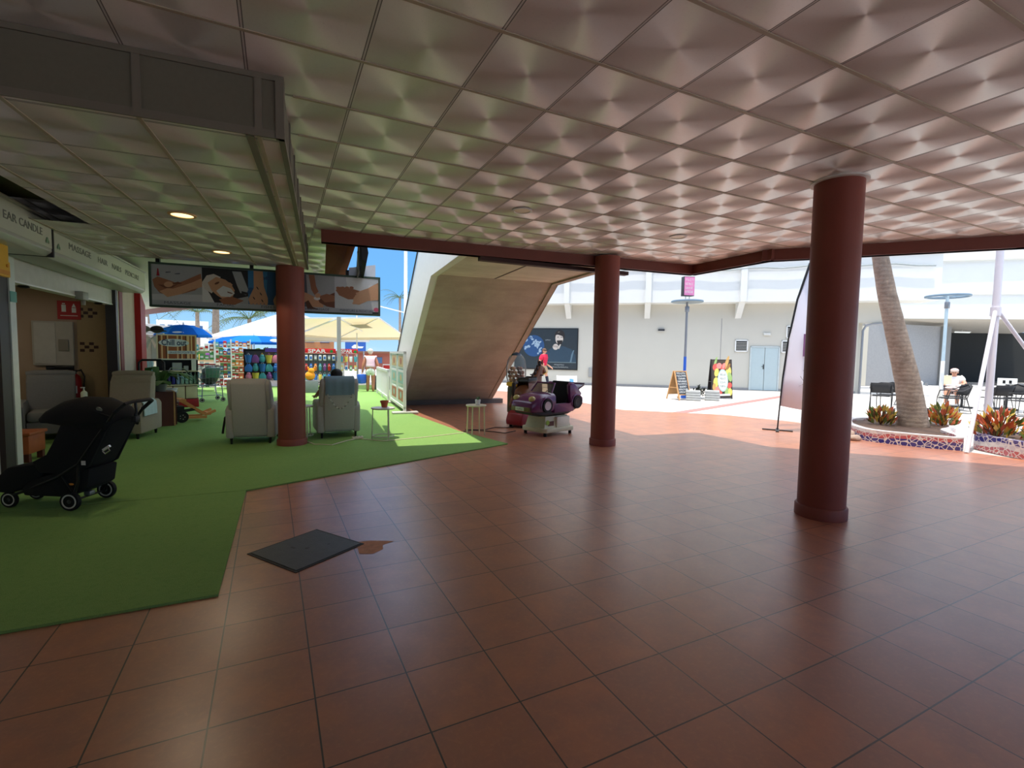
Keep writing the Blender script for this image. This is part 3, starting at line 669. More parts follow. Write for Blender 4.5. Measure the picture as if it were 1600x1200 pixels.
FE = thing('fire_extinguisher', 'red fire extinguisher hanging on the shop wall behind the armchairs', 'extinguisher', (*sw(-.62,3.49),.55), ROT)
m = M(); m.lathe([(.005,0),(.08,.01),(.082,.05),(.082,.38),(.06,.45),(.03,.48),(.005,.49)], 20); m.ob('cylinder', RED, FE)
m = M(); m.box(-.05,.05,-.0835,-.07,.15,.28,.002); m.ob('instruction_label', WHITE, FE)
m = M(); m.cyl((0,0,.48),(0,0,.54),.02); m.box(-.02,.09,-.012,.012,.53,.55); m.ob('valve', BLACK, FE)
m = M(); m.tube([(0,0,.52),(.09,-.02,.56),(.14,-.03,.44),(.12,-.03,.15)], .012, 8); m.ob('hose', BLACK, FE)

# ---- hanging massage banner
BN = thing('hanging_sign', 'long hanging massage banner with five treatment photographs, under the lower ceiling', 'sign', (-1.63,8.80,2.13), -.0897)
BW, BH = 3.27, .63
FG = pm('dark green sign frame', (58,78,66), .45)
m = M(); m.box(0,BW,0,.06,0,BH); m.ob('back_board', pm('banner board', (176,180,184), .6), BN, smooth=0)
m = M()
m.box(-.012,BW+.012,-.014,.07,-.012,.018); m.box(-.012,BW+.012,-.014,.07,BH-.018,BH+.012); m.box(-.012,.018,-.014,.07,0,BH); m.box(BW-.018,BW+.012,-.014,.07,0,BH); m.ob('frame', FG, BN, smooth=0)
for x in (.1,1.33,2.75):
    m = M(); m.box(x-.025,x+.025,.0,.06,BH,BH+.1); m.ob('hanger', BLACK, BN, smooth=0)
def P3(m, pts, d): m.poly([(x, -d, z) for x, z in pts])
PC = {k: pm('print '+k, v, .5, .06, 30) for k, v in dict(skin=(196,150,116), skin2=(150,100,72), shade=(110,66,48), grey=(160,162,164), lgrey=(190,192,194), dark=(34,34,38), blue=(52,120,170), blue2=(36,84,130), white=(214,214,212), towel=(206,200,190), red=(150,24,44), brown=(96,58,38), pink=(200,90,120), ink=(84,90,98), hair=(40,30,26)).items()}
PK = list(PC); PL = list(PC.values())
def art(name, draw, x0, x1):
    m = M()
    def D(col, pts, d): m.mi = PK.index(col); P3(m, [(x0+(x1-x0)*x, .02+(BH-.04)*z) for x, z in pts], d)
    draw(D); return m.ob(name, PL, BN, smooth=0, recalc=False)
R1 = [(0,0),(1,0),(1,1),(0,1)]
def a1(D):
    D('grey', R1, .002); D('lgrey', [(0,0),(1,0),(1,.3),(0,.26)], .003)
    D('skin2', [(.02,.62),(.12,.7),(.35,.62),(.5,.56),(.62,.62),(.98,.84),(1,.55),(.85,.4),(.6,.3),(.35,.22),(.15,.3),(.05,.45)], .004)
    D('skin', [(.15,.34),(.3,.2),(.55,.28),(.8,.42),(1,.5),(1,.72),(.8,.6),(.6,.5),(.42,.42),(.3,.42)], .005)
    D('shade', [(.12,.5),(.26,.42),(.4,.44),(.5,.52),(.42,.5),(.3,.48),(.2,.5)], .006); D('skin', ellp(.33,.52,.09,.07,.3), .0065); D('shade', [(.4,.55),(.52,.6),(.6,.56),(.48,.52)], .007)
    D('red', [(.1,.72),(.16,.72),(.15,.8),(.14,.9),(.12,.9),(.11,.8)], .006); D('ink', [(.28,.8),(.38,.82),(.38,.84),(.28,.83)], .006); D('ink', [(.46,.78),(.56,.79),(.56,.82),(.46,.8)], .006)
def a2(D):
    D('dark', R1, .002); D('grey', [(.4,.0),(1,0),(1,.32),(.6,.2)], .003); D('white', [(.0,.0),(.3,.02),(.15,.35),(0,.6)], .003)
    D('towel', [(.0,.62),(.1,.8),(.25,.85),(.4,.78),(.3,.5),(.2,.35),(.05,.45)], .004)
    D('skin', [(.12,.62),(.3,.78),(.5,.72),(.62,.62),(.7,.46),(.66,.3),(.5,.18),(.32,.3),(.2,.42)], .005)
    D('white', [(.3,.42),(.45,.56),(.62,.5),(.7,.38),(.6,.28),(.4,.28)], .006); D('skin', [(.5,.6),(.6,.66),(.66,.6),(.6,.52)], .0065)
    D('shade', ellp(.32,.62,.06,.025,.6), .007); D('shade', [(.54,.42),(.66,.38),(.64,.36),(.54,.39)], .007); D('skin2', [(.35,.2),(.6,.3),(.9,.2),(.7,.08),(.45,.08)], .0055)
    D('grey', [(.65,.95),(.85,.95),(1,.5),(.95,.35),(.82,.4),(.75,.6)], .004); D('dark', [(.85,.45),(.98,.42),(.95,.36),(.85,.38)], .005)
def foot(D, cx, s):
    D('skin', [(cx-.1*s,1),(cx+.1*s,1),(cx+.12*s,.6),(cx+.2*s,.3),(cx+.2*s,.16),(cx-.2*s,.14),(cx-.22*s,.25),(cx-.1*s,.55)], .004)
    for k in range(5): D('skin', ellp(cx+(-.16+.08*k)*s,.14,.035,.035), .0045)
    for q in ((-.02,.55),(.05,.4),(-.1,.28),(.08,.22)): D('dark', ellp(cx+q[0]*s,q[1],.012,.045,.5), .006)
def a3(D):
    D('blue', R1, .002)
    for k in range(14): D('blue2', ellp(random.random(), random.random(), .06, .05), .003)
    D('blue2', [(.38,0),(.62,0),(.6,1),(.42,1)], .0032); foot(D, .22, 1); foot(D, .76, 1)
def a4(D):
    D('grey', R1, .002); D('ink', [(0,0),(.35,0),(.3,1),(0,1)], .0025); D('white', ellp(.07,.85,.06,.08), .004); D('white', ellp(.08,.65,.06,.08), .004); D('brown', ellp(.1,.55,.04,.05), .004)
    D('skin2', [(.36,1),(.5,1),(.54,.7),(.6,.55),(.5,.45),(.42,.6)], .004); D('skin', [(.05,.55),(.3,.5),(.5,.4),(.72,.2),(.7,.05),(.5,.08),(.3,.25),(.05,.2)], .004); D('brown', [(.28,.25),(.35,.3),(.45,.12),(.6,.06),(.32,.06)], .005)
    D('shade', [(.55,.45),(.75,.42),(1,.55),(1,.12),(.8,.15),(.62,.25)], .005); D('skin2', [(.6,.42),(.8,.5),(1,.46),(1,.3),(.75,.26)], .006); D('white', ellp(.56,.36,.08,.05), .007); D('skin', ellp(.58,.44,.07,.06,.6), .0075)
def a5(D):
    D('lgrey', R1, .002); D('white', [(.3,.55),(1,.6),(1,1),(.25,1)], .003)
    D('skin2', [(.02,.62),(.12,.72),(.4,.68),(.62,.62),(.6,.4),(.3,.38),(.1,.48)], .004); D('skin', [(.42,.42),(.55,.62),(.75,.72),(1,.9),(1,.4),(.75,.36),(.55,.24),(.42,.26)], .005)
    for k in range(5): D('skin', ellp(.44+.02*k,.28+.07*k,.045,.03), .006)
    for k in range(4): D('skin2', ellp(.08+.1*k,.68+.01*k,.05,.04), .0045)
    D('pink', ellp(.95,.12,.06,.06), .005); D('dark', [(.86,0),(1,0),(1,.05),(.86,.05)], .006)
BX = [.02,.66,1.28,1.93,2.55,3.25]
art('picture', a1, BX[0], BX[1]); art('picture', a2, BX[1], BX[2]); art('picture', a3, BX[2], BX[3]); art('picture', a4, BX[3], BX[4]); art('picture', a5, BX[4], BX[5])
m = M(); m.box(.02,BW-.02,-.0045,0,.02,.09); m.ob('caption_band', pm('caption band', (166,172,178), .5), BN, smooth=0)
for s, x, wd in (('MASSAGE', .34, .34), ('FACIAL', .97, .24), ('FISH', 1.53, .14), ('SPA', 1.69, .12), ('THAI', 2.13, .14), ('MASSAGE', 2.34, .24), ('MANICURE', 2.75, .24), ('&', 2.9, .03), ('PEDICURE', 3.05, .24)): m = M(); m.text(s, .055, front(-.006,.055,x), wd, .001); m.ob('lettering', PC['ink'], BN, smooth=0)

# ---- armchairs
def armchair(label, x, y, rz, fab, lever=False, wing=True):
    t = thing('armchair', label, 'armchair', (x, y, .017), rz, 'grey armchairs')
    m = M(); m.box(-.27,.27,-.36,.30,.10,.30,.02); m.ob('seat_base', fab, t)
    m = M(); m.box(-.265,.265,-.40,.2,.30,.46,.05); m.ob('seat_cushion', fab, t)
    # front of the chair is -y; back leans to +y
    m = M(); m.prism([(.12,.40),(.30,.14),(.34,.14),(.46,.96),(.44,1.02),(.36,1.045),(.27,1.0),(.24,.9)], 'x', -.3, .3, .03); m.ob('backrest', fab, t)
    m = M(); m.prism([(.29,.13),(.345,.13),(.472,.96),(.44,1.02)], 'x', -.285, .285, .012); m.ob('back_panel', pm(fab.name+' back', (184,180,173) if fab is GREYF else (166,156,138), .9, .08, 40, bump=.2, bscale=300), t)
    if not wing: m = M(); m.tube([(-.30,.36,1.02),(-.2,.355,1.035),(.2,.355,1.035),(.30,.36,1.02)], [.05,.06,.06,.05], 14); m.ob('roll_top', fab, t)
    for s in (-1, 1):
        a, b = sorted((s*.285, s*.36))
        if wing: m = M(); m.prism([(.05,.6),(.34,.5),(.46,.95),(.40,1.03),(.28,.98),(.16,.78)], 'x', a, b, .025); m.ob('wing', fab, t)
        a, b = sorted((s*.275, s*.42))
        m = M(); m.prism([(-.42,.09),(.34,.09),(.36,.55),(.25,.62),(-.36,.62),(-.45,.54)], 'x', a, b, .035); m.ob('arm', fab, t)
    t.scale = (.84, 1, 1) if wing else (1, 1, 1)
    for sx in (-.33,.33):
        for sy in (-.34,.30):
            m = M(); m.lathe([(.018,0),(.026,.09)], 10, (sx,sy,0)); m.ob('foot', BLACK, t)
    if lever:
        m = M(); m.tube([(.43,.1,.42),(.49,.1,.4),(.50,.2,.2),(.5,.22,.16)], .02, 8); m.ob('lever', BLACK, t)
    return t
armchair('grey reclining armchair seen from behind, left of the terracotta column', -.30, 8.95, pi-.17, GREYF, True)
armchair('grey armchair seen from behind with a blue towel over its back, right of the column', .975, 9.06, pi+.03, GREYF)
armchair('greige armchair facing the room by the shop wall, pale towel on one arm', -2.28, 10.12, -.2, GREYF2, wing=False)
armchair('grey armchair inside the shop opening below the red fire sign', -3.30, 10.4, .25, pm('shaded grey upholstery', (132,128,122), .9, .1, 40), wing=False)  # grey upholstery darkened, the shop's dimness put into its colour
# towels, garland
def curve_cloth(name, mat, prof, x0, x1, label, loc, rz, th=.012, cat='towel'):
    m = M(); n = len(prof); rings = []
    for i in range(13):
        x = x0+(x1-x0)*i/12; wv = .006*sin(i*1.9)
        out = [(x, p[0]+wv, p[1]) for p in prof]
        inn = []
        for k, p in enumerate(prof):
            a = prof[max(k-1,0)]; b = prof[min(k+1,n-1)]; d = Vector((b[0]-a[0], b[1]-a[1])).normalized()
            inn.append((x, p[0]+wv+d.y*th, p[1]-d.x*th))
        rings.append(out+inn[::-1])
    m.loft(rings); o = m.ob(name, mat, smooth=50); o.location = loc; o.rotation_euler.z = rz; tag(o, label, cat); return o
ar = .03+pi
curve_cloth('towel', TOWEL, [(.215,.86),(.235,.93),(.262,1.01),(.30,1.05),(.36,1.066),(.43,1.055),(.468,1.01),(.478,.96),(.47,.86),(.462,.78),(.458,.745)], -.235, .235, 'slate blue towel draped over the back of the armchair right of the column', (.975,9.06,.017), ar)
m = M(); pts = [(-.2+.4*i/16, .50-.03*sin(pi*i/16), .755-.24*sin(pi*i/16)) for i in range(17)]
m.tube(pts, .005, 6)
for k in range(0,17):
    p = pts[k]; m.mi = k % 2; m.tube([(p[0]-.012,p[1],p[2]+.004),(p[0]+.012,p[1],p[2]-.004)], .011, 6)
o = m.ob('garland', [pm('silver garland', (190,188,180), .3, metal=.5), pm('dull garland', (130,128,120), .5)]); o.location = (.975,9.06,.017); o.rotation_euler.z = ar; tag(o, 'silver garland looped across the back of the towelled armchair', 'garland')
curve_cloth('towel', TOWEL2, [(.255,.47),(.262,.56),(.29,.625),(.34,.64),(.40,.632),(.445,.59),(.452,.50),(.455,.38)], -.26, .2, 'pale blue towel hanging over the arm of the greige armchair', (-2.28,10.12,.017), -.2+pi/2)
bpy.data.objects['towel.001'].rotation_euler.z = -.2-pi/2+pi
# fix: lay it over the +x arm
o = bpy.data.objects['towel.001']; bm_ = o.data
for v in bm_.vertices: v.co = Vector((v.co.y, v.co.x-.12, v.co.z))
o.rotation_euler.z = -.2

# ---- side tables
def side_table(x, y, h, r, label, sq=False, ring=True, mat=None):
    mat = mat or WHITEM
    t = thing('side_table', label, 'table', (x, y, .017 if y > 6 and x < 3.2 else .0), .3, 'white side tables')
    m = M(); m.lathe([(.002,h-.016),(r-.01,h-.018),(r,h-.01),(r,h+.004),(r-.006,h+.008),(.002,h)], 32, cap=False); m.ob('tabletop', mat, t)
    n = 4 if sq else 3
    for k in range(n):
        a = 2*pi*k/n+.5; m = M(); m.tube([(cos(a)*r*.85,sin(a)*r*.85,h-.015),(cos(a)*r*.93,sin(a)*r*.93,.0)], .012 if sq else .009, 8); m.ob('leg', mat, t)
    if ring:
        m = M(); m.tube([(cos(2*pi*k/24)*r*.9,sin(2*pi*k/24)*r*.9,.05) for k in range(24)], .007, 6, loop=True); m.ob('ring', mat, t)
    return t
TB = pm('greyish white metal', (188,184,172), .4, .06)
side_table(1.66,8.37,.53,.2,'round white side table with a terracotta pot, right of the towelled armchair', mat=TB)
side_table(3.33,8.26,.55,.19,'round cream side table carrying a small white pot, at the edge of the grass mat', True, False, CREAM)
side_table(.44,8.90,.55,.155,'small cream side table half hidden between the column and the towelled armchair', mat=CREAM)
t = thing('flower_pot', 'terracotta flower pot on the round white side table', 'pot', (1.68,8.36,.558))
m = M(); m.lathe([(.045,0),(.062,.085),(.072,.086),(.072,.115),(.062,.115),(.056,.07),(.002,.06)], 24); m.ob('pot', pm('terracotta pot', (176,92,58), .7), t)
m = M(); m.lathe([(.002,.095),(.06,.095),(.06,.09),(.002,.085)], 16, cap=False); m.ob('soil', pm('potting soil', (70,46,34), .95), t)
t = thing('cactus_pot', 'little plant in a white pot on the cream side table', 'plant', (3.36,8.25,.56))
m = M(); m.lathe([(.04,0),(.052,.09),(.05,.095),(.044,.09),(.002,.08)], 20); m.ob('pot', WHITE, t)
m = M()
for k in range(7):
    a = k*2.4; m.tube([(0,0,.08),(.02*cos(a),.02*sin(a),.12),(.035*cos(a),.035*sin(a),.14+.012*(k%3))], [.008,.007,.002], 6)
m.ob('leaves', LEAF, t)
def cable(name, pts, r, mat, label):
    m = M(); m.tube(pts, r, 6); return tag(m.ob(name, mat), label, 'cable')
cable('extension_cord', [(.42,8.62,.022),(.55,8.2,.024),(.8,8.05,.024),(1.02,8.3,.024),(1.25,8.46,.03),(1.6,8.1,.024),(2.3,8.2,.024),(3.15,8.42,.024)], .008, CREAM, 'thin cream cord lying on the grass mat between the armchair and the side tables')
t = thing('power_strip', 'small cream power strip on the mat behind the towelled armchair', 'power strip', (1.25,8.46,.019), .1)
m = M(); m.box(-.09,.09,-.03,.03,0,.045,.006); m.ob('body', CREAM, t)
m = M(); [m.lathe([(.001,.0445),(.018,.0445),(.018,.047),(.001,.047)], 10, (x,0,0)) for x in (-.05,0,.05)]; m.ob('socket', DKGREY, t)
cable('power_cable', [(4.2,8.35,.01),(3.9,8.2,.008),(3.7,8.5,.008),(3.4,8.65,.022),(3.2,8.55,.024)], .008, BLACK, 'black power cable running from the purple car ride to the mat')
cable('power_cable', [(4.35,8.75,.01),(4.0,8.9,.008),(3.7,8.7,.008),(3.3,8.75,.022)], .008, BLACK, 'black power cable running from the red horse ride to the mat')

# ---- low wooden box and small table in the shop opening
t = thing('wooden_stool', 'orange brown wooden footstool behind the white shutter jamb', 'stool', (*sw(-.45,1.0),.0), ROT)
m = M(); m.box(-.28,.28,-.2,.2,.12,.36,.015); m.ob('body', WOODO, t)
m = M(); m.box(-.3,.3,-.22,.22,.36,.4,.01); m.ob('top', WOODO, t)
for sx in (-.24,.24):
    for sy in (-.16,.16): m = M(); m.box(sx-.03,sx+.03,sy-.03,sy+.03,0,.12); m.ob('leg', WOODD, t, smooth=0)
t = thing('console_table', 'pale wooden side table between the two armchairs by the shop', 'table', (-2.79,10.15,.017), .0)
m = M(); m.box(-.08,.08,-.22,.22,.60,.63,.005); m.ob('tabletop', WOODL, t, smooth=0)
for sx in (-.06,.06):
    for sy in (-.18,.18): m = M(); m.box(sx-.015,sx+.015,sy-.015,sy+.015,0,.6); m.ob('leg', WOODL, t, smooth=0)
t = thing('lotion_bottle', 'milky pump bottle on the pale table between the armchairs', 'bottle', (-2.78,10.06,.647))
m = M(); m.lathe([(.04,0),(.044,.01),(.044,.12),(.03,.14),(.012,.15),(.012,.17)], 18); m.ob('bottle', pm('milky green plastic', (214,222,196), .35), t)
m = M(); m.cyl((0,0,.17),(0,0,.2),.008); m.box(-.045,.015,-.01,.01,.195,.21,.003); m.ob('pump', WHITE, t)
m = M(); m.box(-.07,.07,-.1,.1,0,.03,.004); o = m.ob('folded_towel', pm('white folded cloth', (216,212,204), .9)); o.location = (-2.79,10.24,.647); tag(o, 'folded white cloth on the pale table behind the stroller canopy', 'towel')
m = M(); m.prism(ellp(0,.3,.14,.34,0,24), 'x', -.02, .02, .006); o = m.ob('leaning_board', pm('dark navy board', (30,36,50), .4)); o.location = (*sw(-.95,2.2),.42); o.rotation_euler.z = ROT+1.2; o.location.z = .62; tag(o, 'dark rounded board standing on its end beside the armchair in the shop opening', 'board')
m = M(); m.box(-.1,.1,-.1,.1,0,.58,.01); m2_ = m.ob('black_stand', BLACK); m2_.location = (*sw(-.95,2.2),0); tag(m2_, 'black stand under the dark rounded board in the shop opening', 'stand')

# ---- wooden cabinet with plant, balance trolley
t = thing('wooden_cabinet', 'dark red wooden cabinet under the leafy plant, beyond the greige armchair', 'cabinet', (-1.96,11.33,.017), .25)
m = M(); m.box(-.22,.16,-.2,.2,0,.66,.006); m.ob('body', WOODD, t, smooth=0)
m = M(); m.box(.16,.185,-.2,.2,.0,.66); m.ob('edge_board', WOODL, t, smooth=0)
m = M(); m.box(.19,.21,-.19,.19,.02,.64); m.ob('door', WOODD, t, smooth=0)
m = M(); m.cyl((.21,-.12,.4),(.235,-.12,.4),.012); m.ob('knob', WOODL, t)
t = thing('potted_plant', 'broad leafed dark plant in a pot on the red wooden cabinet', 'plant', (-1.97,11.25,.68))
m = M(); m.lathe([(.08,0),(.11,.12),(.115,.14),(.1,.14),(.002,.11)], 20); m.ob('pot', pm('grey planter', (110,110,112), .5), t)
m = M(); rnd = random.Random(3)
for k in range(15):
    a = k*2.399; L = .34+.24*rnd.random(); e = .25+.75*rnd.random(); d = Vector((cos(a), sin(a), 0)); base = Vector((0,0,.1))
    pts = [base, base+d*L*.35+Vector((0,0,L*e*.8)), base+d*L*.8+Vector((0,0,L*e*.75)), base+d*L*1.15+Vector((0,0,L*e*.35))]
    sd = Vector((-d.y, d.x, 0)); wd = [.014,.065,.075,.006]
    m.loft([[p-sd*w_-Vector((0,0,.012)), p+Vector((0,0,.0)), p+sd*w_-Vector((0,0,.012)), p-Vector((0,0,.006))] for p, w_ in zip(pts, wd)])
m.ob('leaves', LEAF, t)
t = thing('kick_sled', 'orange wooden wheeled balance frame on the mat beside the red cabinet', 'toy', (-1.60,11.8,.017), .35)
m = M()
for y in (-.16,.16):
    m.bar((-.16,y,.46),(.26,y,.13),.04,.05); m.bar((-.25,y,.1),(.28,y,.08),.04,.05)
    m.bar((.26,y,.13),(.45,y+.03,.2),.04,.05)
m.box(-.2,-.08,-.2,.2,.42,.47); m.box(.3,.36,-.18,.18,.12,.16); m.ob('frame', pm('orange pine', (222,152,88), .6, .12, 14), t, smooth=0)
for y in (-.21,.21):
    m = M(); m.lathe([(.05,-.02),(.11,-.02),(.115,0),(.11,.02),(.05,.02)], 24); w1 = m.ob('wheel', RUBBER, t); w1.rotation_euler.x = pi/2; w1.location = (-.16,y,.115)
    m = M(); m.lathe([(.004,-.022),(.07,-.022),(.07,.022),(.004,.022)], 20)
    m.mi = 1
    for k in range(5): a = k*2*pi/5; m.ell((.042*cos(a),.042*sin(a),.0),.016,.016,.026)
    h_ = m.ob('hub', [BLACK, pm('ivory hub', (222,216,196), .4)], w1)
m = M(); m.bar((-.2,-.1,.2),(.1,-.1,.24),.03); m.bar((-.2,.1,.2),(.1,.1,.24),.03); m.box(-.26,-.1,-.12,.12,.2,.32); m.ob('axle_block', BLACK, t, smooth=0)
t = thing('hand_truck', 'black folding hand truck with a rounded loop handle behind the leafy plant', 'trolley', (-2.2,11.8,.017), .2)
m = M(); m.tube([(-.15,0,0),(-.15,0,.95),(-.2,0,1.0),(-.2,0,1.2),(-.15,0,1.25),(.15,0,1.25),(.2,0,1.2),(.2,0,1.0),(.15,0,.95),(.15,0,0)], .022, 10); m.tube([(-.17,0,.97),(.17,0,.97)], .02, 8); m.ob('frame', BLACK, t)
m = M(); m.box(-.18,.18,-.2,.0,.0,.015); m.ob('toe_plate', DKGREY, t, smooth=0)
for x in (-.2,.2):
    m = M(); m.lathe([(.02,-.02),(.07,-.02),(.07,.02),(.02,.02)], 20); w1 = m.ob('wheel', RUBBER, t); w1.rotation_euler.y = pi/2; w1.location = (x,.05,.07)
# white tub hanging by the cabinet
t = thing('plastic_tub', 'pale plastic tub standing on the red wooden crate behind the leafy plant', 'tub', (-2.05,12.3,.38))
m = M(); m.lathe([(.15,0),(.19,.26),(.2,.27),(.19,.28),(.17,.24),(.14,.02),(.002,.02)], 24); m.ob('tub', pm('frosted plastic', (192,198,206), .4), t)
m = M(); m.lathe([(.192,.2),(.2,.2),(.2,.215),(.192,.215)], 24); m.ob('band', pm('tub band', (130,140,150), .4), t)
m = M(); m.box(-.2,.2,-.2,.2,0,.36,.01); m.mi = 1; [m.box(-.205,.205,-.205,.205,z,z+.02) for z in (.1,.25)]
o = m.ob('wooden_crate', [WOODD, BLACK]); o.location = (-2.05,12.3,.017); o.rotation_euler.z = .2; tag(o, 'dark red wooden crate under the pale plastic tub', 'crate')
# ================================================================== STROLLER
t = thing('stroller', 'black baby stroller with raised canopy at the left edge, beside the white shutter jamb', 'stroller', (-1.60,5.83,.017), 2.695)
SR = t
m = M(); YS = .17
for s in (-1, 1):
    y = s*YS
    m.tube([(-.50,y*.95,.985),(-.40,y,.90),(-.22,y,.66),(-.05,y,.42),(.14,y,.30),(.40,y*.9,.19),(.58,y*.8,.12)], .013, 8)
    m.tube([(-.06,y,.43),(-.05,y,.26),(.0,y*1.1,.09)], .013, 8)
    m.tube([(.10,y,.32),(.0,y,.16),(-.02,y*1.1,.1)], .009, 8)
m.tube([(0,-YS*1.15,.085),(0,YS*1.15,.085)], .01, 8); m.tube([(.58,-YS*.8,.12),(.58,YS*.8,.12)], .01, 8); m.tube([(.14,-YS,.3),(.14,YS,.3)], .01, 8)
m.ob('frame', BLACK, t)
m = M(); m.tube([(-.40,-YS,.90),(-.50,-YS*.95,.985),(-.525,-YS*.6,1.0),(-.525,YS*.6,1.0),(-.50,YS*.95,.985),(-.40,YS,.90)], .017, 10); m.ob('handlebar', pm('dark grip', (40,40,42), .8), t)
m = M(); m.tube([(-.50,.05,.985),(-.515,.06,.90),(-.50,.06,.84)], .012, 8); m.box(-.53,-.48,.03,.09,.80,.86,.008); m.ob('fold_lever', BLACK, t)
m = M(); m.prism([(-.38,.84),(-.28,.87),(-.06,.47),(.06,.40),(.34,.43),(.37,.40),(.34,.35),(.02,.32),(-.14,.40)], 'y', -.155, .155, .02); m.ob('seat', BLACKF, t)
m = M(); m.prism([(.25,.43),(.62,.38),(.74,.27),(.74,.14),(.62,.13),(.45,.18),(.3,.3)], 'y', -.15, .15, .03); m.ob('footrest', BLACKF, t)
for s in (-1, 1):
    a, b = sorted((s*.15, s*.175))
    m = M(); m.prism([(-.38,.86),(-.22,.92),(.08,.80),(.16,.62),(.22,.5),(.36,.44),(.3,.34),(0,.32),(-.15,.40)], 'y', a, b, .008); m.ob('side_panel', BLACKF, t)
tops = [(-.42,.84),(-.36,.95),(-.2,1.025),(0,1.03),(.16,.99),(.29,.91),(.33,.85)]
bots = [(-.34,.74),(-.28,.76),(-.18,.76),(-.08,.76),(.06,.78),(.2,.80),(.25,.80)]
rings = []
for (tx, tz), (bx, bz) in zip(tops, bots):
    rings.append([(bx+(tx-bx)*sin(a), -.19*cos(a), bz+(tz-bz)*(sin(a)**.6 if sin(a) > 0 else 0)) for a in (pi*k/14 for k in range(15))])
m = M(); m.loft(rings, cap=False, closed=False); o = m.ob('canopy', BLACKF, t, smooth=60)
sd = o.modifiers.new('thickness', 'SOLIDIFY'); sd.thickness = .012
m = M(); m.lathe([(.014,-.002),(.026,-.002),(.026,.002),(.014,.002)], 16); e_ = m.ob('canopy_badge', GREYM, t); e_.location = (-.26,.165,.93); e_.rotation_euler = (pi/2-.5, 0, 0)
m = M(); m.prism([(-.15,.38),(.06,.37),(.38,.27),(.48,.19),(.46,.12),(.06,.11),(-.12,.2)], 'y', -.165, .165, .02); m.ob('storage_basket', BLACKF, t)
m = M(); m.prism([(-.08,.335),(.05,.31),(.05,.24),(-.02,.22)], 'y', .145, .16, .01); m.ob('mesh_pocket', pm('grey mesh', (62,60,60), .9), t)
m = M(); m.ell((.02,.155,.235),.05,.012,.02); m.ob('reflector', pm('amber patch', (226,150,60), .4), t)
def wheel(parent, x, y, z, r, w_, name='wheel', cap=GREYM):
    m = M(); m.lathe([(r*.62,-w_/2),(r*.95,-w_/2),(r,-w_/4),(r,w_/4),(r*.95,w_/2),(r*.62,w_/2)], 28)
    o = m.ob(name, RUBBER, parent); o.location = (x, y, z); o.rotation_euler.x = pi/2
    m = M(); m.lathe([(r*.56,-w_*.42),(r*.66,-w_*.42),(r*.66,w_*.42),(r*.56,w_*.42)], 28)
    for k in range(5):
        a = 2*pi*k/5; m.bar((0,0,0),(cos(a)*r*.6,sin(a)*r*.6,0), r*.2, w_*.5)
    m.cyl((0,0,-w_*.5),(0,0,w_*.5), r*.22, n=12); m.ob('rim', cap, o)
    m = M(); m.lathe([(r*.58,w_*.44),(r*.62,w_*.56),(r*.74,w_*.56),(r*.76,w_*.44),(r*.76,-w_*.44),(r*.74,-w_*.56),(r*.62,-w_*.56),(r*.58,-w_*.44)], 28, cap=False); m.ob('rim_band', pm('pale rim', (206,204,196), .35), o)
    return o
for s in (-1, 1):
    wheel(t, 0, s*.2, .088, .088, .038); wheel(t, .62, s*.13, .075, .075, .03)
m = M(); m.box(-.14,-.1,.17,.19,.42,.46); m.bar((-.30,.185,.56),(-.36,.185,.60),.02); m.tube([(-.3,.19,.55),(-.33,.2,.53),(-.37,.2,.56),(-.35,.2,.6)],.006,6); m.ob('latch', CHROME, t)
m = M(); m.box(-.03,.03,-.03,.03,.09,.13,.006); m.ob('brake_pedal', GREYM, t)

# ================================================================== PURPLE CAR RIDE
t = thing('kiddie_ride', 'purple toy sports car ride on a cream base beside the middle column', 'ride', (4.69,7.95,0), 3.416)
CAR = t
BASEW = pm('ivory ride base', (204,198,166), .45, .1, 6)
m = M(); m.prism([(-.42,-.26),(-.36,-.33),(.36,-.33),(.42,-.26),(.42,.26),(.36,.33),(-.36,.33),(-.42,.26)], 'z', .07, .15, .012); m.ob('base_skirt', BASEW, t)
m = M(); m.loft([[(-.36,-.26,.14),(.36,-.26,.14),(.36,.26,.14),(-.36,.26,.14)],[(-.3,-.22,.36),(.3,-.22,.36),(.3,.22,.36),(-.3,.22,.36)]]); m.ob('base', BASEW, t, smooth=0)
m = M(); m.box(-.3,.05,.2,.285,.15,.345,.006); m.ob('coin_box', pm('white front panel', (222,216,196), .4), t)
m = M(); m.box(.1,.26,.245,.252,.17,.27); m.ob('recess', WOODD, t, smooth=0)
m = M(); m.lathe([(.001,0),(.045,0),(.045,.006),(.001,.006)], 18); e_ = m.ob('green_sticker', pm('lime sticker', (140,170,50), .5), t); e_.location = (.27,.252,.25); e_.rotation_euler.x = -pi/2
m = M(); m.tube([(-.24,.262,.31),(-.2,.265,.31),(-.18,.265,.29),(-.2,.265,.27)], .008, 6); m.ob('hook_mark', BLACK, t)
for x in (-.34,.34):
    for y in (-.26,.26):
        m = M(); m.cyl((x,y,0),(x,y,.08),.03,n=10); m.ob('foot', RUBBER, t)
for x in (-.12,.14):
    m = M(); m.cyl((x,0,.34),(x*.9,0,.46),.05,.04,12); m.ob('support_post', BLACK, t)
def rr(x, w_, zb, zt, p=.45, n=20):
    zc, h = (zb+zt)/2, (zt-zb)/2
    return [(x, w_*math.copysign(abs(cos(a))**p, cos(a)), zc+h*math.copysign(abs(sin(a))**p, sin(a))) for a in (2*pi*k/n for k in range(n))]
m = M(); m.loft([rr(.73,.20,.50,.60),rr(.70,.275,.46,.66),(rr(.60,.305,.44,.725)),rr(.42,.315,.43,.775),rr(.2,.315,.43,.80),rr(.12,.31,.43,.80)])
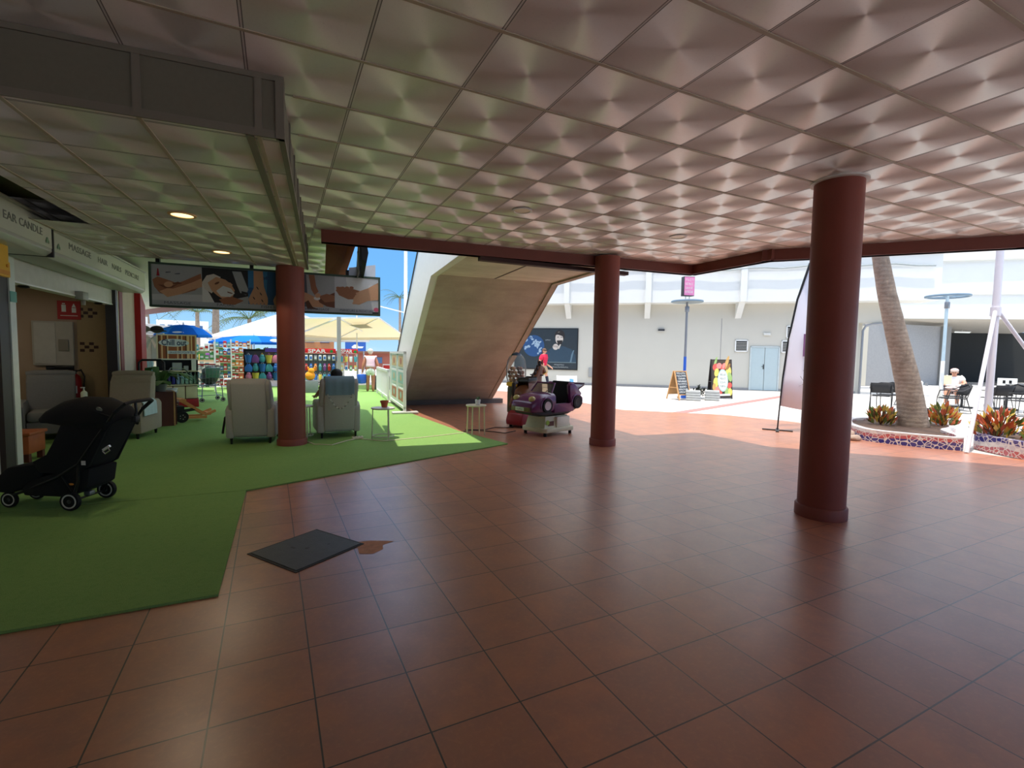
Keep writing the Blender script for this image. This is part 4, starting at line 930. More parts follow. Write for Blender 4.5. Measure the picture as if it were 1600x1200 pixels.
m.loft([rr(-.36,.31,.43,.83,.4),rr(-.45,.31,.45,.82,.42),rr(-.58,.305,.49,.77),rr(-.68,.28,.53,.71),rr(-.73,.2,.56,.66)])
for s in (-1, 1):
    a, b = sorted((s*.235, s*.312)); m.prism([(.16,.43),(.16,.62),(.08,.575),(-.28,.575),(-.38,.7),(-.38,.43)], 'y', a, b, .015)
m.box(-.38,.16,-.25,.25,.43,.5)
for s in (-1, 1):
    a, b = sorted((s*.21, s*.305)); m.prism([(-.30,.6),(-.27,.93),(-.33,.98),(-.42,.95),(-.62,.76),(-.5,.6)], 'y', a, b, .015)
m.ob('body', PURPLE, t, smooth=45)
m = M(); m.loft([rr(.66,.22,.42,.5,.6),rr(.4,.26,.36,.5,.6),rr(-.3,.26,.36,.5,.6),rr(-.62,.2,.44,.56,.6)]); m.ob('underbody', BLACK, t)
for s in (-1, 1):
    for x, z, r in ((.36,.575,.125),(-.47,.60,.125)):
        pts = [(x+cos(a)*(r+.018), s*.305, z+sin(a)*(r+.018)) for a in (-.35+(pi+.7)*k/14 for k in range(15))]
        m = M(); m.tube(pts, .022, 8); m.ob('wheel_arch', PURPLE, t)
        m = M(); m.lathe([(r*.6,-.04),(r*.95,-.04),(r,-.02),(r,.02),(r*.95,.04),(r*.6,.04)], 28); w1 = m.ob('wheel', RUBBER, t); w1.location = (x,s*.30,z); w1.rotation_euler.x = pi/2
        m = M(); m.lathe([(r*.5,-.042),(r*.64,-.044),(r*.64,.044),(r*.5,.042)], 24)
        for k in range(5): a = k*2*pi/5; m.bar((0,0,0),(cos(a)*r*.55,sin(a)*r*.55,0),.02,.076)
        m.cyl((0,0,-.044),(0,0,.044),.02,n=12); m.ob('rim', pm('pale pink rim', (206,190,190), .3) if x > 0 else BLACK, w1)
    m = M(); m.ell((.635,s*.205,.70),.07,.062,.055); m.ob('headlight', pm('yellowish lamp', (196,176,110), .2), t)
m = M(); m.prism([(-.27,.46),(-.20,.5),(-.33,.98),(-.37,1.0),(-.42,.97),(-.36,.5)], 'y', -.23, .23, .02); m.box(-.28,.0,-.22,.22,.5,.55,.015); m.ob('seat', BLACKF, t)
m = M(); m.tube([(.2,-.27,.80),(.07,-.23,.97),(.07,.23,.97),(.2,.27,.80)], .016, 8); m.ob('windscreen_frame', PURPLE, t)
m = M(); m.loft([[(.2,-.26,.80),(.2,.26,.80),(.194,.26,.80),(.194,-.26,.80)],[(.075,-.225,.965),(.075,.225,.965),(.069,.225,.965),(.069,-.225,.965)]]); m.ob('windscreen', glass_mat('smoky windscreen', (.55,.48,.4)), t, smooth=0)
m = M(); m.tube([(.0+.0*cos(a),.1*cos(a),.72+.1*sin(a)) for a in (2*pi*k/18 for k in range(18))], .01, 6, loop=True); m.bar((.0,0,.72),(.12,0,.7),.02); m.bar((0,-.1,.72),(0,.1,.72),.014); m.ob('steering_wheel', BLACK, t)
m = M(); m.box(.69,.745,-.24,.24,.475,.555,.015); m.ob('bumper', pm('olive bumper', (110,100,54), .5), t)
m = M(); m.box(.744,.75,-.11,.11,.485,.55,.002); pl_ = m.ob('number_plate', pm('pale plate', (206,216,196), .4), t)
m = M(); X = Matrix.Translation((.7505,0,.517)) @ Matrix.Rotation(pi/2,4,'Z') @ Matrix.Rotation(pi/2,4,'X'); m.scribble(X, .16, .04, 6, 3); m.ob('plate_lettering', DKGREY, pl_, smooth=0)
m = M(); m.prism([(-.58,.86),(-.74,.92),(-.78,.96),(-.76,.90),(-.6,.83)], 'y', -.24, .24, .006); m.box(-.66,-.62,-.2,-.16,.72,.87); m.box(-.66,-.62,.16,.2,.72,.87); m.ob('spoiler', pm('dark purple', (58,30,58), .3), t)
m = M(); m.box(-.75,-.70,-.22,.22,.58,.64,.01); m.ob('rear_light', RED, t)

# ================================================================== HORSE RIDE and CAPSULE MACHINE
t = thing('kiddie_ride', 'brown horse ride on a red base behind the purple car', 'ride', (4.78,8.98,0), .45)
HB = pm('horse brown', (112,66,40), .45, .2, 10); HBD = pm('horse mane', (48,30,24), .6, .2)
m = M(); m.prism([(-.46,.05),(.42,.05),(.46,.12),(.40,.24),(.1,.33),(-.25,.36),(-.42,.30),(-.48,.14)], 'y', -.2, .2, .03); m.ob('base', pm('deep red base', (140,26,36), .35), t)
for x in (-.36,.34):
    for y in (-.15,.15): m = M(); m.cyl((x,y,0),(x,y,.06),.03,n=10); m.ob('foot', RUBBER, t)
m = M(); m.cyl((0,0,.33),(0,0,.6),.05,n=12); m.ob('support_post', BLACK, t)
def skin_mesh(verts, edges, radii, sub=1):
    me = bpy.data.meshes.new('sk'); me.from_pydata([tuple(v) for v in verts], edges, [])
    o = bpy.data.objects.new('sk', me); COL.objects.link(o)
    o.modifiers.new('s', 'SKIN')
    for i, r in enumerate(radii):
        sv = me.skin_vertices[0].data[i]; sv.radius = (r, r) if not isinstance(r, tuple) else r
    me.skin_vertices[0].data[0].use_root = True
    if sub: o.modifiers.new('b', 'SUBSURF').levels = sub
    dg = bpy.context.evaluated_depsgraph_get(); dg.update()
    out = bpy.data.meshes.new_from_object(o.evaluated_get(dg)); bpy.data.objects.remove(o); bpy.data.meshes.remove(me); return out
vs = [(0,0,.80),(.2,0,.83),(-.22,0,.83),(.32,0,.98),(.40,0,1.13),(.44,0,1.24),(.54,0,1.17),(.64,0,1.08),(.28,.11,.66),(.42,.12,.56),(.36,.12,.42),(.28,-.11,.66),(.42,-.12,.56),(.36,-.12,.42),(-.26,.11,.66),(-.36,.12,.54),(-.44,.12,.4),(-.26,-.11,.66),(-.36,-.12,.54),(-.44,-.12,.4)]
es = [(0,1),(0,2),(1,3),(3,4),(4,5),(5,6),(6,7),(1,8),(8,9),(9,10),(1,11),(11,12),(12,13),(2,14),(14,15),(15,16),(2,17),(17,18),(18,19)]
rs = [.17,.165,.17,.125,.095,.085,.07,.05,.075,.05,.04,.075,.05,.04,.09,.055,.042,.09,.055,.042]
m = M(); me = skin_mesh(vs, es, rs, 2); m.mesh(me)
for s in (-1, 1):
    m.ell((.46,s*.05,1.33),.022,.018,.06); m.ell((.53,s*.062,1.2),.014,.012,.014)
m.ob('body', HB, t, smooth=80)
m = M()
for k in range(9): m.ell((.46-.04*k, .012*(-1)**k, 1.32-.045*k), .04, .03, .05)
m.ob('mane', HBD, t); m = M(); m.tube([(-.36,0,.92),(-.46,0,.9),(-.5,0,.74),(-.48,0,.6)], [.03,.045,.04,.01], 10); m.ob('tail', HBD, t)
m = M(); m.prism([(-.2,.93),(-.14,1.02),(-.06,.985),(.08,.985),(.14,1.05),(.17,.96),(.1,.9),(-.14,.9)], 'y', -.15, .15, .03); m.ob('saddle', BLACK, t)
m = M(); m.tube([(.33,-.17,1.06),(.33,.17,1.06)], .014, 8); m.ob('hand_grip', BLACK, t)
m = M(); m.tube([(.60,-.07,1.1),(.62,0,1.15),(.60,.07,1.1),(.3,.1,1.03),(.2,0,1.04),(.3,-.1,1.03)], .01, 6, loop=True); m.ob('bridle', YELLOW, t)

t = thing('vending_machine', 'toy capsule vending machine with a clear dome behind the horse ride', 'vending machine', (4.85,9.66,0), .6)
m = M(); m.lathe([(.2,.0),(.2,.08),(.15,.1),(.15,.16),(.17,.2)], 28); m.ob('foot', BLACK, t)
m = M(); m.lathe([(.17,.18),(.19,.22),(.19,.74),(.17,.8)], 28); m.ob('cabinet', pm('dark olive cabinet', (70,70,52), .45, .15), t)
m = M(); m.lathe([(.195,.42),(.195,.62)], 28, cap=False) if False else m.box(-.11,.11,-.2,-.17,.25,.6,.01); m.ob('front_panel', pm('green front panel', (96,110,70), .4), t)
m = M(); m.cyl((0,-.2,.58),(0,-.212,.58),.075,n=24); m.ob('round_emblem', pm('orange emblem', (226,150,40), .4), t)
m = M(); m.box(-.06,.06,-.215,-.19,.28,.38,.01); m.ob('dispenser_flap', GREYM, t)
m = M(); m.lathe([(.17,.78),(.215,.8),(.215,.86),(.19,.88)], 28); m.ob('collar', YELLOW, t)
m = M(); prof = [(.19,.87),(.225,1.0),(.225,1.2),(.2,1.36),(.15,1.46),(.09,1.5)]; m.loft([[(r*cos(2*pi*j/28), r*sin(2*pi*j/28), z) for j in range(28)] for r, z in prof], cap=False); m.ob('dome', GLASS, t, recalc=True)
m = M(); m.lathe([(.12,1.47),(.1,1.51),(.03,1.54),(.001,1.545)], 24); m.ob('cap', pm('dark blue cap', (30,56,84), .4), t)
rnd = random.Random(5); brn = [pm('capsule brown', (150,96,70), .4), pm('capsule tan', (206,156,124), .4), pm('capsule dark', (104,68,56), .4)]
caps = []
for layer in range(4):
    n = (8,9,9,6)[layer]
    for k in range(n):
        a = 2*pi*(k+.5*layer)/n; r = (.13,.15,.15,.10)[layer]
        caps.append((4.85+r*cos(a), 9.66+r*sin(a), .925+.085*layer+.0*rnd.random()))
for k, c_ in enumerate(caps):
    m = M(); m.ell((0,0,0),.043,.043,.043,12,8); o = m.ob('toy_capsule', brn[k % 3]); o.location = c_; tag(o, 'brown toy capsule piled in the clear dome of the vending machine', 'capsule', 'toy capsules in the dome')

# ================================================================== PEOPLE
def limb_hand(V, E, Rr, w_, d, side, curl=.4):
    """palm and five fingers continuing from the wrist vertex index w_"""
    d = Vector(d).normalized(); wp = Vector(V[w_]); s = d.cross(Vector((0,0,1)))
    if s.length < .1: s = Vector((1,0,0))
    s.normalize(); nrm = s.cross(d)
    V.append(wp+d*.05); E.append((w_, len(V)-1)); Rr.append((.034,.02)); p = len(V)-1
    V.append(wp+d*.09); E.append((p, p+1)); Rr.append((.032,.016))
    return wp+d*.085, d, s, nrm
def person(name, label, loc, rz, J, cloth, hair, skin=SKIN, hat=None, bulk=1):
    t = thing(name, label, 'person', loc, rz)
    keys = list(J); idx = {}; V, R_ = [], []
    RAD = dict(pelvis=.125, waist=.115, chest=.13, neck=.055, jaw=.07, skull=.092, crown=.06, shL=.07, elL=.045, wrL=.03, shR=.07, elR=.045, wrR=.03, hipL=.09, knL=.062, anL=.042, heL=.04, toL=.032, hipR=.09, knR=.062, anR=.042, heR=.04, toR=.032)
    for q_ in RAD:
        if q_ not in ('jaw','skull','crown','neck'): RAD[q_] *= bulk
    for k in keys: idx[k] = len(V); V.append(Vector(J[k])); R_.append(RAD[k])
    E = [(idx[a], idx[b]) for a, b in (('pelvis','waist'),('waist','chest'),('chest','neck'),('neck','jaw'),('jaw','skull'),('skull','crown'),('chest','shL'),('shL','elL'),('elL','wrL'),('chest','shR'),('shR','elR'),('elR','wrR'),('pelvis','hipL'),('hipL','knL'),('knL','anL'),('anL','toL'),('pelvis','hipR'),('hipR','knR'),('knR','anR'),('anR','toR')) if a in idx and b in idx]
    hands = []
    for S_ in 'LR':
        d = V[idx['wr'+S_]]-V[idx['el'+S_]]; hands.append(limb_hand(V, E, R_, idx['wr'+S_], d, S_))
    m = M(); m.mesh(skin_mesh(V, E, R_, 1))
    for k, (p, d, s, nrm) in enumerate(hands):
        for q, (off, L) in enumerate(((-.027,.062),(-.009,.075),(.009,.072),(.026,.055))):
            a = p+s*off; b = a+d*L*.5-nrm*.008; c = b+d*L*.42-nrm*.022
            m.tube([a, b, c], [.009,.0085,.007], 8)
        sg = 1 if k else -1
        a = p-d*.05+s*sg*.025; m.tube([a, a+s*sg*.025+d*.025, a+s*sg*.03+d*.055], [.011,.01,.008], 8)
    sk = V[idx['skull']]; f = Vector(J.get('look', (0,-1,0)))*1.0; f.normalize(); sd = Vector((0,0,1)).cross(f).normalized(); u = f.cross(sd)
    u = u if u.z > 0 else -u
    # face: nose, brow, lips, ears, eyes
    m.ell(sk+f*.10-u*.03, .014, .018, .022); m.ell(sk+f*.085-u*.075, .026, .018, .009)
    for s in (-1, 1): m.ell(sk+sd*s*.092-u*.02, .014, .02, .032)
    m.mi = 1
    for s in (-1, 1): m.ell(sk+f*.088+sd*s*.033-u*.005, .011, .011, .008)
    m.mi = 0
    m.ob('body', [skin, BLACK], t, smooth=80)
    for cn, parts, dr, mat in cloth:
        V2, R2, id2 = [], [], {}
        E2 = []
        for ch in parts:
            prev = None
            for k in ch:
                if isinstance(k, tuple): a, b, f_ = k; pos = V[idx[a]].lerp(V[idx[b]], f_); r = (RAD[a]*(1-f_)+RAD[b]*f_)+dr; key = k
                else: pos = V[idx[k]]; r = RAD[k]+dr; key = k
                if key not in id2: id2[key] = len(V2); V2.append(pos.copy()); R2.append(r)
                if prev is not None: E2.append((prev, id2[key]))
                prev = id2[key]
        mm = M(); mm.mesh(skin_mesh(V2, E2, R2, 1)); mm.ob(cn, mat, t, smooth=80)
    if hair:
        mm = M(); c_ = sk+u*.028-f*.012; mm.ell(c_, .104, .104, .098, 18, 8, lo=-.12); mm.ell(sk-f*.045-u*.01, .088, .07, .085, 16, 8); mm.ob('hair', hair, t)
    if hat:
        mm = M(); mm.ell(sk+u*.05, .112, .112, .08, 18, 6, lo=0); mm.ell(sk+u*.055+f*.1, .08, .07, .01, 16, 6); mm.ob('cap', hat, t)
    return t
TOPS = [['waist','chest',('chest','neck',.55)],['chest','shL',('shL','elL',.65)],['chest','shR',('shR','elR',.65)]]
SLV = [[('pelvis','waist',.02),('pelvis','waist',.5),'waist','chest',('chest','neck',.5)],['chest','shL',('shL','elL',.08)],['chest','shR',('shR','elR',.08)]]
TOPL = [[('pelvis','waist',.02),('pelvis','waist',.5),'waist','chest',('chest','neck',.55)],['chest','shL',('shL','elL',.65)],['chest','shR',('shR','elR',.65)]]
SHORTS = [['pelvis',('pelvis','waist',.6)],['pelvis','hipL',('hipL','knL',.75)],['pelvis','hipR',('hipR','knR',.75)]]
TROUS = [['pelvis',('pelvis','waist',.6)],['pelvis','hipL','knL',('knL','anL',.9)],['pelvis','hipR','knR',('knR','anR',.9)]]
SHOE = [[('anL','toL',.05),('anL','toL',.5),'toL']]; SHOER = [[('anR','toR',.05),('anR','toR',.5),'toR']]
def stand(h=1.65, lean=0, la=(.30,.02,.78), ra=(-.30,.02,.78), stride=.0, look=(0,-1,0), eL=(.27,.03,1.02), eR=(-.27,.03,1.02)):
    k = h/1.65
    J = dict(pelvis=(0,.0,.90), waist=(0,-.01-lean*.3,1.05), chest=(0,-lean*.7,1.23), neck=(0,-lean,1.39), jaw=(0,-.01-lean*1.1,1.46), skull=(0,-.01-lean*1.2,1.53), crown=(0,-.0-lean*1.2,1.60),
      shL=(.17,-lean*.8,1.31), elL=eL, wrL=la, shR=(-.17,-lean*.8,1.31), elR=eR, wrR=ra,
      hipL=(.09,0,.84), knL=(.10,-stride*.5-.02,.48), anL=(.10,-stride,.085), toL=(.11,-stride-.13,.035),
      hipR=(-.09,0,.84), knR=(-.10,stride*.4-.03,.48), anR=(-.10,stride,.085), toR=(-.11,stride-.13,.035))
    J = {a: tuple(v*k for v in b) for a, b in J.items()}; J['look'] = look
    return J
def fixJ(J):
    L = J.pop('look'); d = dict(J); d_ = d; return d_, L
_old = person
def person(name, label, loc, rz, J, cloth, hair, skin=SKIN, hat=None, bulk=1):
    look = J.pop('look', (0,-1,0))
    class D(dict):
        pass
    JJ = D(J)
    JJ.get = lambda k, dflt=None: look if k == 'look' else dict.get(JJ, k, dflt)
    return _old(name, label, loc, rz, JJ, cloth, hair, skin, hat, bulk)
WHC = pm('white cotton', (226,220,214), .9, .05); PINKC = pm('pale pink cotton', (228,196,206), .9, .05); MINT = pm('pale shorts', (214,222,204), .9, .05)
REDC = pm('crimson cotton', (206,40,72), .9, .06); BEIGE = pm('beige cotton', (178,152,120), .9); NAVY = pm('navy cotton', (34,36,52), .9)
GHAIR = pm('grey blond hair', (200,190,176), .8); BHAIR = pm('black hair', (22,18,18), .6); DHAIR = pm('brown hair', (96,70,52), .7)
# woman seen from behind at the market
W1 = person('person', 'person in a pale pink sleeveless top and pale shorts seen from behind', (3.18,18.35,.017), pi-.15, stand(1.58, .06, stride=.06), [('top', SLV, .045, PINKC), ('shorts', SHORTS, .04, MINT), ('shoe', SHOE, .012, BEIGE), ('shoe', SHOER, .012, BEIGE)], GHAIR, SKIN2, None, 1.25)
m = M(); m.prism([(-.13,0),(.13,0),(.17,.34),(-.17,.34)], 'y', -.09, .09, .03); m.tube([(-.1,0,.33),(-.06,0,.5),(.06,0,.5),(.1,0,.33)], .012, 6); o = m.ob('shopping_bag', BLUE); o.location = (2.87,18.35,.32); o.rotation_euler.z = .6; tag(o, 'blue shopping bag carried by the person in the pale pink top', 'bag')
m = M(); m.prism([(-.11,0),(.11,0),(.13,.3),(-.13,.3)], 'y', -.08, .08, .03); m.tube([(-.08,0,.29),(-.05,0,.42),(.05,0,.42),(.08,0,.29)], .01, 6); o = m.ob('handbag', pm('crimson bag', (190,30,60), .6)); o.location = (3.52,18.32,.42); o.rotation_euler.z = .5; tag(o, 'crimson handbag at the right side of the person in the pale pink top', 'bag')
# passer-by in red
person('person', 'person in a crimson T-shirt walking past the dark wall poster', (10.9,19.0,0), atan2(-10.9,19.0)+1.1, stand(1.78, .03, la=(.24,-.22,.86), eL=(.25,.06,1.03), eR=(-.26,.06,1.04), ra=(-.26,-.1,.82), stride=.2), [('shirt', TOPL, .03, REDC), ('shorts', SHORTS, .05, BEIGE), ('leggings', [[('knL','anL',-.1),('knL','anL',.9)],[('knR','anR',-.1),('knR','anR',.9)]], .012, NAVY), ('shoe', SHOE, .015, WHC), ('shoe', SHOER, .015, WHC)], DHAIR, SKIN, None, 1.1)
# person hidden in the towelled armchair
def seated(h=1.0, arms=None, look=(0,-1,0), legs=.42):
    J = dict(pelvis=(0,.12,.56), waist=(0,.14,.70), chest=(0,.17,.90), neck=(0,.15,1.05), jaw=(0,.12,1.12), skull=(0,.12,1.19), crown=(0,.13,1.26),
      shL=(.17,.16,.97), elL=(.27,.06,.74), wrL=(.24,-.18,.70), shR=(-.17,.16,.97), elR=(-.27,.06,.74), wrR=(-.24,-.18,.70),
      hipL=(.10,.06,.55), knL=(.13,-.36,.55), anL=(.14,-.40,.12), toL=(.15,-.54,.06), hipR=(-.10,.06,.55), knR=(-.13,-.36,.55), anR=(-.14,-.40,.12), toR=(-.15,-.54,.06), look=look)
    if arms: J.update(arms)
    return J
J = seated(arms=dict(pelvis=(0,.0,.56), waist=(0,.02,.70), chest=(.0,.08,.88), neck=(.0,.09,.99), jaw=(.0,.05,1.03), skull=(.0,.05,1.07), crown=(.0,.06,1.12), shL=(.17,.06,.92), shR=(-.17,.06,.92), elL=(.29,-.1,.74), wrL=(.30,-.30,.70), elR=(-.29,-.1,.74), wrR=(-.30,-.30,.70), hipL=(.1,-.06,.55), hipR=(-.1,-.06,.55)))
J['look'] = (0,-1,-.2)
person('person', 'person with black hair sitting in the towelled armchair with only the head top showing', (.975,9.06,0), pi+.03, J, [('shirt', TOPL, .025, pm('charcoal shirt', (44,44,48), .9)), ('trousers', TROUS, .03, pm('grey trousers', (120,122,128), .9)), ('shoe', SHOE, .012, BLACK), ('shoe', SHOER, .012, BLACK)], BHAIR, SKIN2)
# ================================================================== MARKET BEYOND
def T2(n, rgb, r=.5): return pm(n, rgb, r, .08, 12)
PCOL = [(n, T2('goods '+n, c)) for n, c in (('red',(186,44,40)),('orange',(222,128,50)),('yellow',(226,196,84)),('green',(84,150,84)),('blue',(52,110,190)),('purple',(126,70,140)),('pink',(222,130,160)),('white',(220,218,212)),('brown',(128,78,54)),('teal',(70,150,160)))]
PD = dict(PCOL)
# bottle display with striped sign
t = thing('display_stand', 'drinks display stand on a red base under the striped Chill out board', 'display', (-2.22,14.85,.017), .16)
m = M(); m.box(-.45,.42,-.3,.3,0,.2,.01); m.ob('base', pm('dark red base', (150,20,28), .4), t)
m = M(); m.box(-.42,.4,-.24,.24,.2,.55); m.ob('cabinet', WOODD, t, smooth=0)
for x0, x1 in ((-.41,-.13),(-.11,.13),(.15,.39)): m = M(); m.box(x0,x1,-.262,-.24,.22,.53,.004); m.ob('front_panel', pm('cream panel', (206,196,164), .5), t)
m = M(); m.box(-.44,.42,-.28,.26,.55,.575); m.ob('tray', CREAM, t, smooth=0)
m = M(); m.box(-.44,-.42,-.26,.26,.575,1.22); m.box(.4,.42,-.26,.26,.575,1.22); m.box(-.42,.4,.24,.26,.575,1.22); m.ob('side_frame', DKGREY, t, smooth=0)
m = M(); m.box(-.44,.42,-.28,.26,.9,.925); m.ob('shelf', CREAM, t, smooth=0)
m = M(); m.box(-.44,.42,-.28,.26,1.2,1.225); m.ob('top_shelf', WHITEM, t, smooth=0)
bcol = [('purple',pm('purple liquid',(70,40,96),.2)),('navy',pm('navy liquid',(32,38,110),.2)),('navy',None),('deep blue',pm('deep blue liquid',(26,36,130),.2)),('pale blue',pm('pale blue plastic',(130,160,190),.2)),('clear green',pm('clear green plastic',(150,190,172),.15)),('clear green',None),('clear green',None),('clear green',None)]
last = None
def w2(o, x, y, z): # local of an Empty (z rotation only) to world
    r = o.rotation_euler.z; return (o.location.x+x*cos(r)-y*sin(r), o.location.y+x*sin(r)+y*cos(r), o.location.z+z)
for k, (nm, mt) in enumerate(bcol):
    last = mt or last
    b = thing('bottle', 'x', 'bottle', w2(t, -.38+k*.093, -.12, .576), 0, 'bottles on the display stand')
    b['label'] = '%s bottle, %s from the left on the drinks display stand' % (nm, ('first','second','third','fourth','fifth','sixth','seventh','eighth','ninth')[k])
    m = M(); m.lathe([(.03,0),(.04,.01),(.041,.17),(.03,.22),(.014,.26),(.014,.28)], 14); m.ob('body', last, b)
    m = M(); m.lathe([(.016,.28),(.016,.3),(.001,.302)], 12); m.ob('cap', PD['white'], b)
m = M(); m.box(-.12,.08,-.2,-.1,0,.2,.01); m.box(.12,.22,-.22,-.12,0,.12,.01); o = m.ob('carton', pm('pale grey carton', (170,176,184), .6)); o.location = w2(t,0,0,.926); o.rotation_euler.z = .16; tag(o, 'pale grey carton on the upper shelf of the drinks display stand', 'carton')
m = M(); m.box(.28,.38,-.3,-.29,0,.28); o = m.ob('price_card', WHITE, smooth=0); o.location = w2(t,0,0,.93); o.rotation_euler.z = .16; tag(o, 'white price card at the right end of the drinks display stand', 'card')
t2 = thing('sign_board', 'striped brown and cream Chill out board on top of the drinks display', 'sign', w2(t,-.01,-.05,1.226), .16)
m = M(); m.box(-.4,.4,-.02,.02,0,.58); m.ob('board', stripes_mat(), t2, smooth=0)
m = M(); m.box(-.42,-.39,-.03,.03,0,.6); m.box(.39,.42,-.03,.03,0,.6); m.box(-.42,.42,-.03,.03,.58,.61); m.ob('frame', CREAM, t2, smooth=0)
m = M(); m.ell((-.06,-.022,.4),.32,.006,.1); m.box(-.2,.38,-.027,-.02,.12,.2,.003); m.ob('name_plate', pm('pale blue plate', (206,216,226), .5), t2)
m = M(); m.text('Chill out', .2, front(-.03,.4,-.06), .52, .002, .004); m.ob('lettering', pm('navy lettering', (42,66,104), .5), t2, smooth=0)
m = M(); m.scribble(front(-.0285,.16,.09), .5, .05, 15, 5); m.ob('lettering', pm('navy lettering', (42,66,104), .5), t2, smooth=0, recalc=False)
# water packs on a low table, clothes rail
t = thing('low_table', 'red brown low table carrying shrink-wrapped water packs', 'table', (-3.02,15.75,.017), .2)
m = M(); m.box(-.35,.3,-.25,.25,.72,.76); m.ob('tabletop', WOODD, t, smooth=0)
for x in (-.3,.26):
    for y in (-.2,.2): m = M(); m.box(x-.02,x+.02,y-.02,y+.02,0,.72); m.ob('leg', WOODD, t, smooth=0)
for k, (x, z) in enumerate(((-.15,.0),(.15,.0),(0,.21))):
    m = M(); m.mi = 0
    for i in range(3):
        for j in range(2): m.lathe([(.035,0),(.04,.02),(.04,.13),(.018,.18),(.018,.2)], 10, (-.085+.085*i,-.045+.09*j,0))
    o = m.ob('water_pack', pm('clear blue wrap', (170,206,222), .15)); o.location = w2(t,x,0,.76+z); o.rotation_euler.z = .2
    tag(o, ('left lower pack of bottled water on the red brown table','right lower pack of bottled water on the red brown table','top pack of bottled water on the red brown table')[k], 'bottles', 'packs of bottled water')
t = thing('clothes_rail', 'white clothes rail beside the red panel at the far end of the shop', 'rail', (-3.2,16.3,.017), .2)
m = M(); m.tube([(-.5,0,0),(-.5,0,1.9),(.45,0,1.9),(.45,0,0)], .018, 8); m.ob('rail', WHITEM, t)
for x in (-.5,.45): m = M(); m.tube([(x,-.25,.02),(x,.25,.02)], .018, 8); m.ob('foot', WHITEM, t)
def garment(x, mat, label, long=.75, w_=.2):
    g = thing('garment', label, 'clothing', w2(t,x,0,1.88), .2, 'garments on the white clothes rail')
    m = M(); rings = []
    for z, a, d in ((0,.05,.03),(-.05,.12,.05),(-.12,w_,.06),(-.25,w_*.8,.07),(-long*.7,w_*.85,.08),(-long,w_*.95,.09)):
        rings.append([(a*cos(q)*(1+.08*sin(5*q)), d*sin(q)*(1+.1*sin(7*q)), z-.05) for q in (2*pi*k/24 for k in range(24))])
    m.loft(rings); m.ob('cloth', mat, g, smooth=60)
    for s in (-1, 1): m = M(); m.tube([(s*w_*.8,0,-.16),(s*w_*1.15,-.02,-.3),(s*w_*1.2,-.02,-.42)], [.06,.055,.05], 10); m.ob('sleeve', mat, g)
    m = M(); m.tube([(-w_*.7,0,-.07),(0,0,-.02),(w_*.7,0,-.07)], .008, 6); m.tube([(0,0,-.02),(0,0,.02),(.02,0,.05)], .005, 6); m.ob('hanger', WOODL, g)
garment(-.3, pm('blush cotton', (226,198,186), .9), 'blush pink blouse hanging at the left of the white clothes rail')
garment(.02, pm('powder cotton', (232,212,206), .9), 'powder pink shirt hanging in the middle of the white clothes rail', .8)
garment(.3, pm('stone cotton', (196,192,188), .9), 'stone grey shirt hanging at the right of the white clothes rail', .7)
for k, (x, c) in enumerate(((-.3,'charcoal'),(.0,'grey'),(.3,'black'))):
    m = M(); m.ell((0,0,0),.16,.13,.1,16,8); m.ell((0,0,-.04),.24,.2,.025,16,6); o = m.ob('sun_hat', pm(c+' straw', dict(charcoal=(52,50,52), grey=(116,112,108), black=(28,28,30))[c], .9)); o.location = w2(t,x,-.02,2.0); tag(o, c+' hat on top of the white clothes rail', 'hat', 'hats on the clothes rail')

def shelf_rack(x, y, w_, h, n, label, pal, rz=None, prods=4, d=.32, short=''):
    rz = face_cam(x, y) if rz is None else rz
    t = thing('shelf_rack', label, 'shelf', (x, y, 0 if not -7 < x < 3.8 or y > 22 else .017), rz)
    m = M()
    for sx in (-w_/2, w_/2):
        for sy in (-d/2, d/2): m.box(sx-.015,sx+.015,sy-.015,sy+.015,0,h)
    m.ob('frame', WHITEM, t, smooth=0)
    dz = (h-.15)/n
    for i in range(n):
        m = M(); m.box(-w_/2,w_/2,-d/2,d/2,.12+i*dz,.14+i*dz); m.ob('shelf', CREAM, t, smooth=0)
        for j in range(prods):
            nm, mt = pal[(i*7+j*3+(i*j)) % len(pal)]
            pw = w_/prods*.86; ph = dz*(.5+.3*((i*5+j*2) % 3)/2)
            m = M(); m.box(-pw/2,pw/2,-.1,.1,0,ph,.01)
            m.mi = 1; m.box(-pw*.35,pw*.35,-.102,-.099,ph*.3,ph*.65)
            o = m.ob('packet', [mt, PD['white'] if nm != 'white' else PD['red']]); o.location = w2(t, -w_/2+(j+.5)*w_/prods, -.03, .141+i*dz); o.rotation_euler.z = rz
            tag(o, '%s packet with a printed label on the %s' % (nm, short), 'packet', 'packets on the '+short)
    return t
shelf_rack(-2.3,20.1,.75,1.75,5,'white market rack of pale goods behind the shopping trolley', [PCOL[i] for i in (7,7,8,3,7,9)], prods=5, short='white rack behind the shopping trolley')
shelf_rack(-1.72,20.95,.5,1.85,6,'narrow market rack of red and blue goods behind the trolley, left of the stripy rack', [PCOL[i] for i in (0,4,8,0,7,9)], prods=4, short='narrow rack of red and blue goods')
shelf_rack(-1.13,20.75,.62,1.85,7,'market rack of red brown packets just left of the black toy rack', [PCOL[i] for i in (8,0,8,1,7,0)], prods=5, short='rack left of the black toy rack')
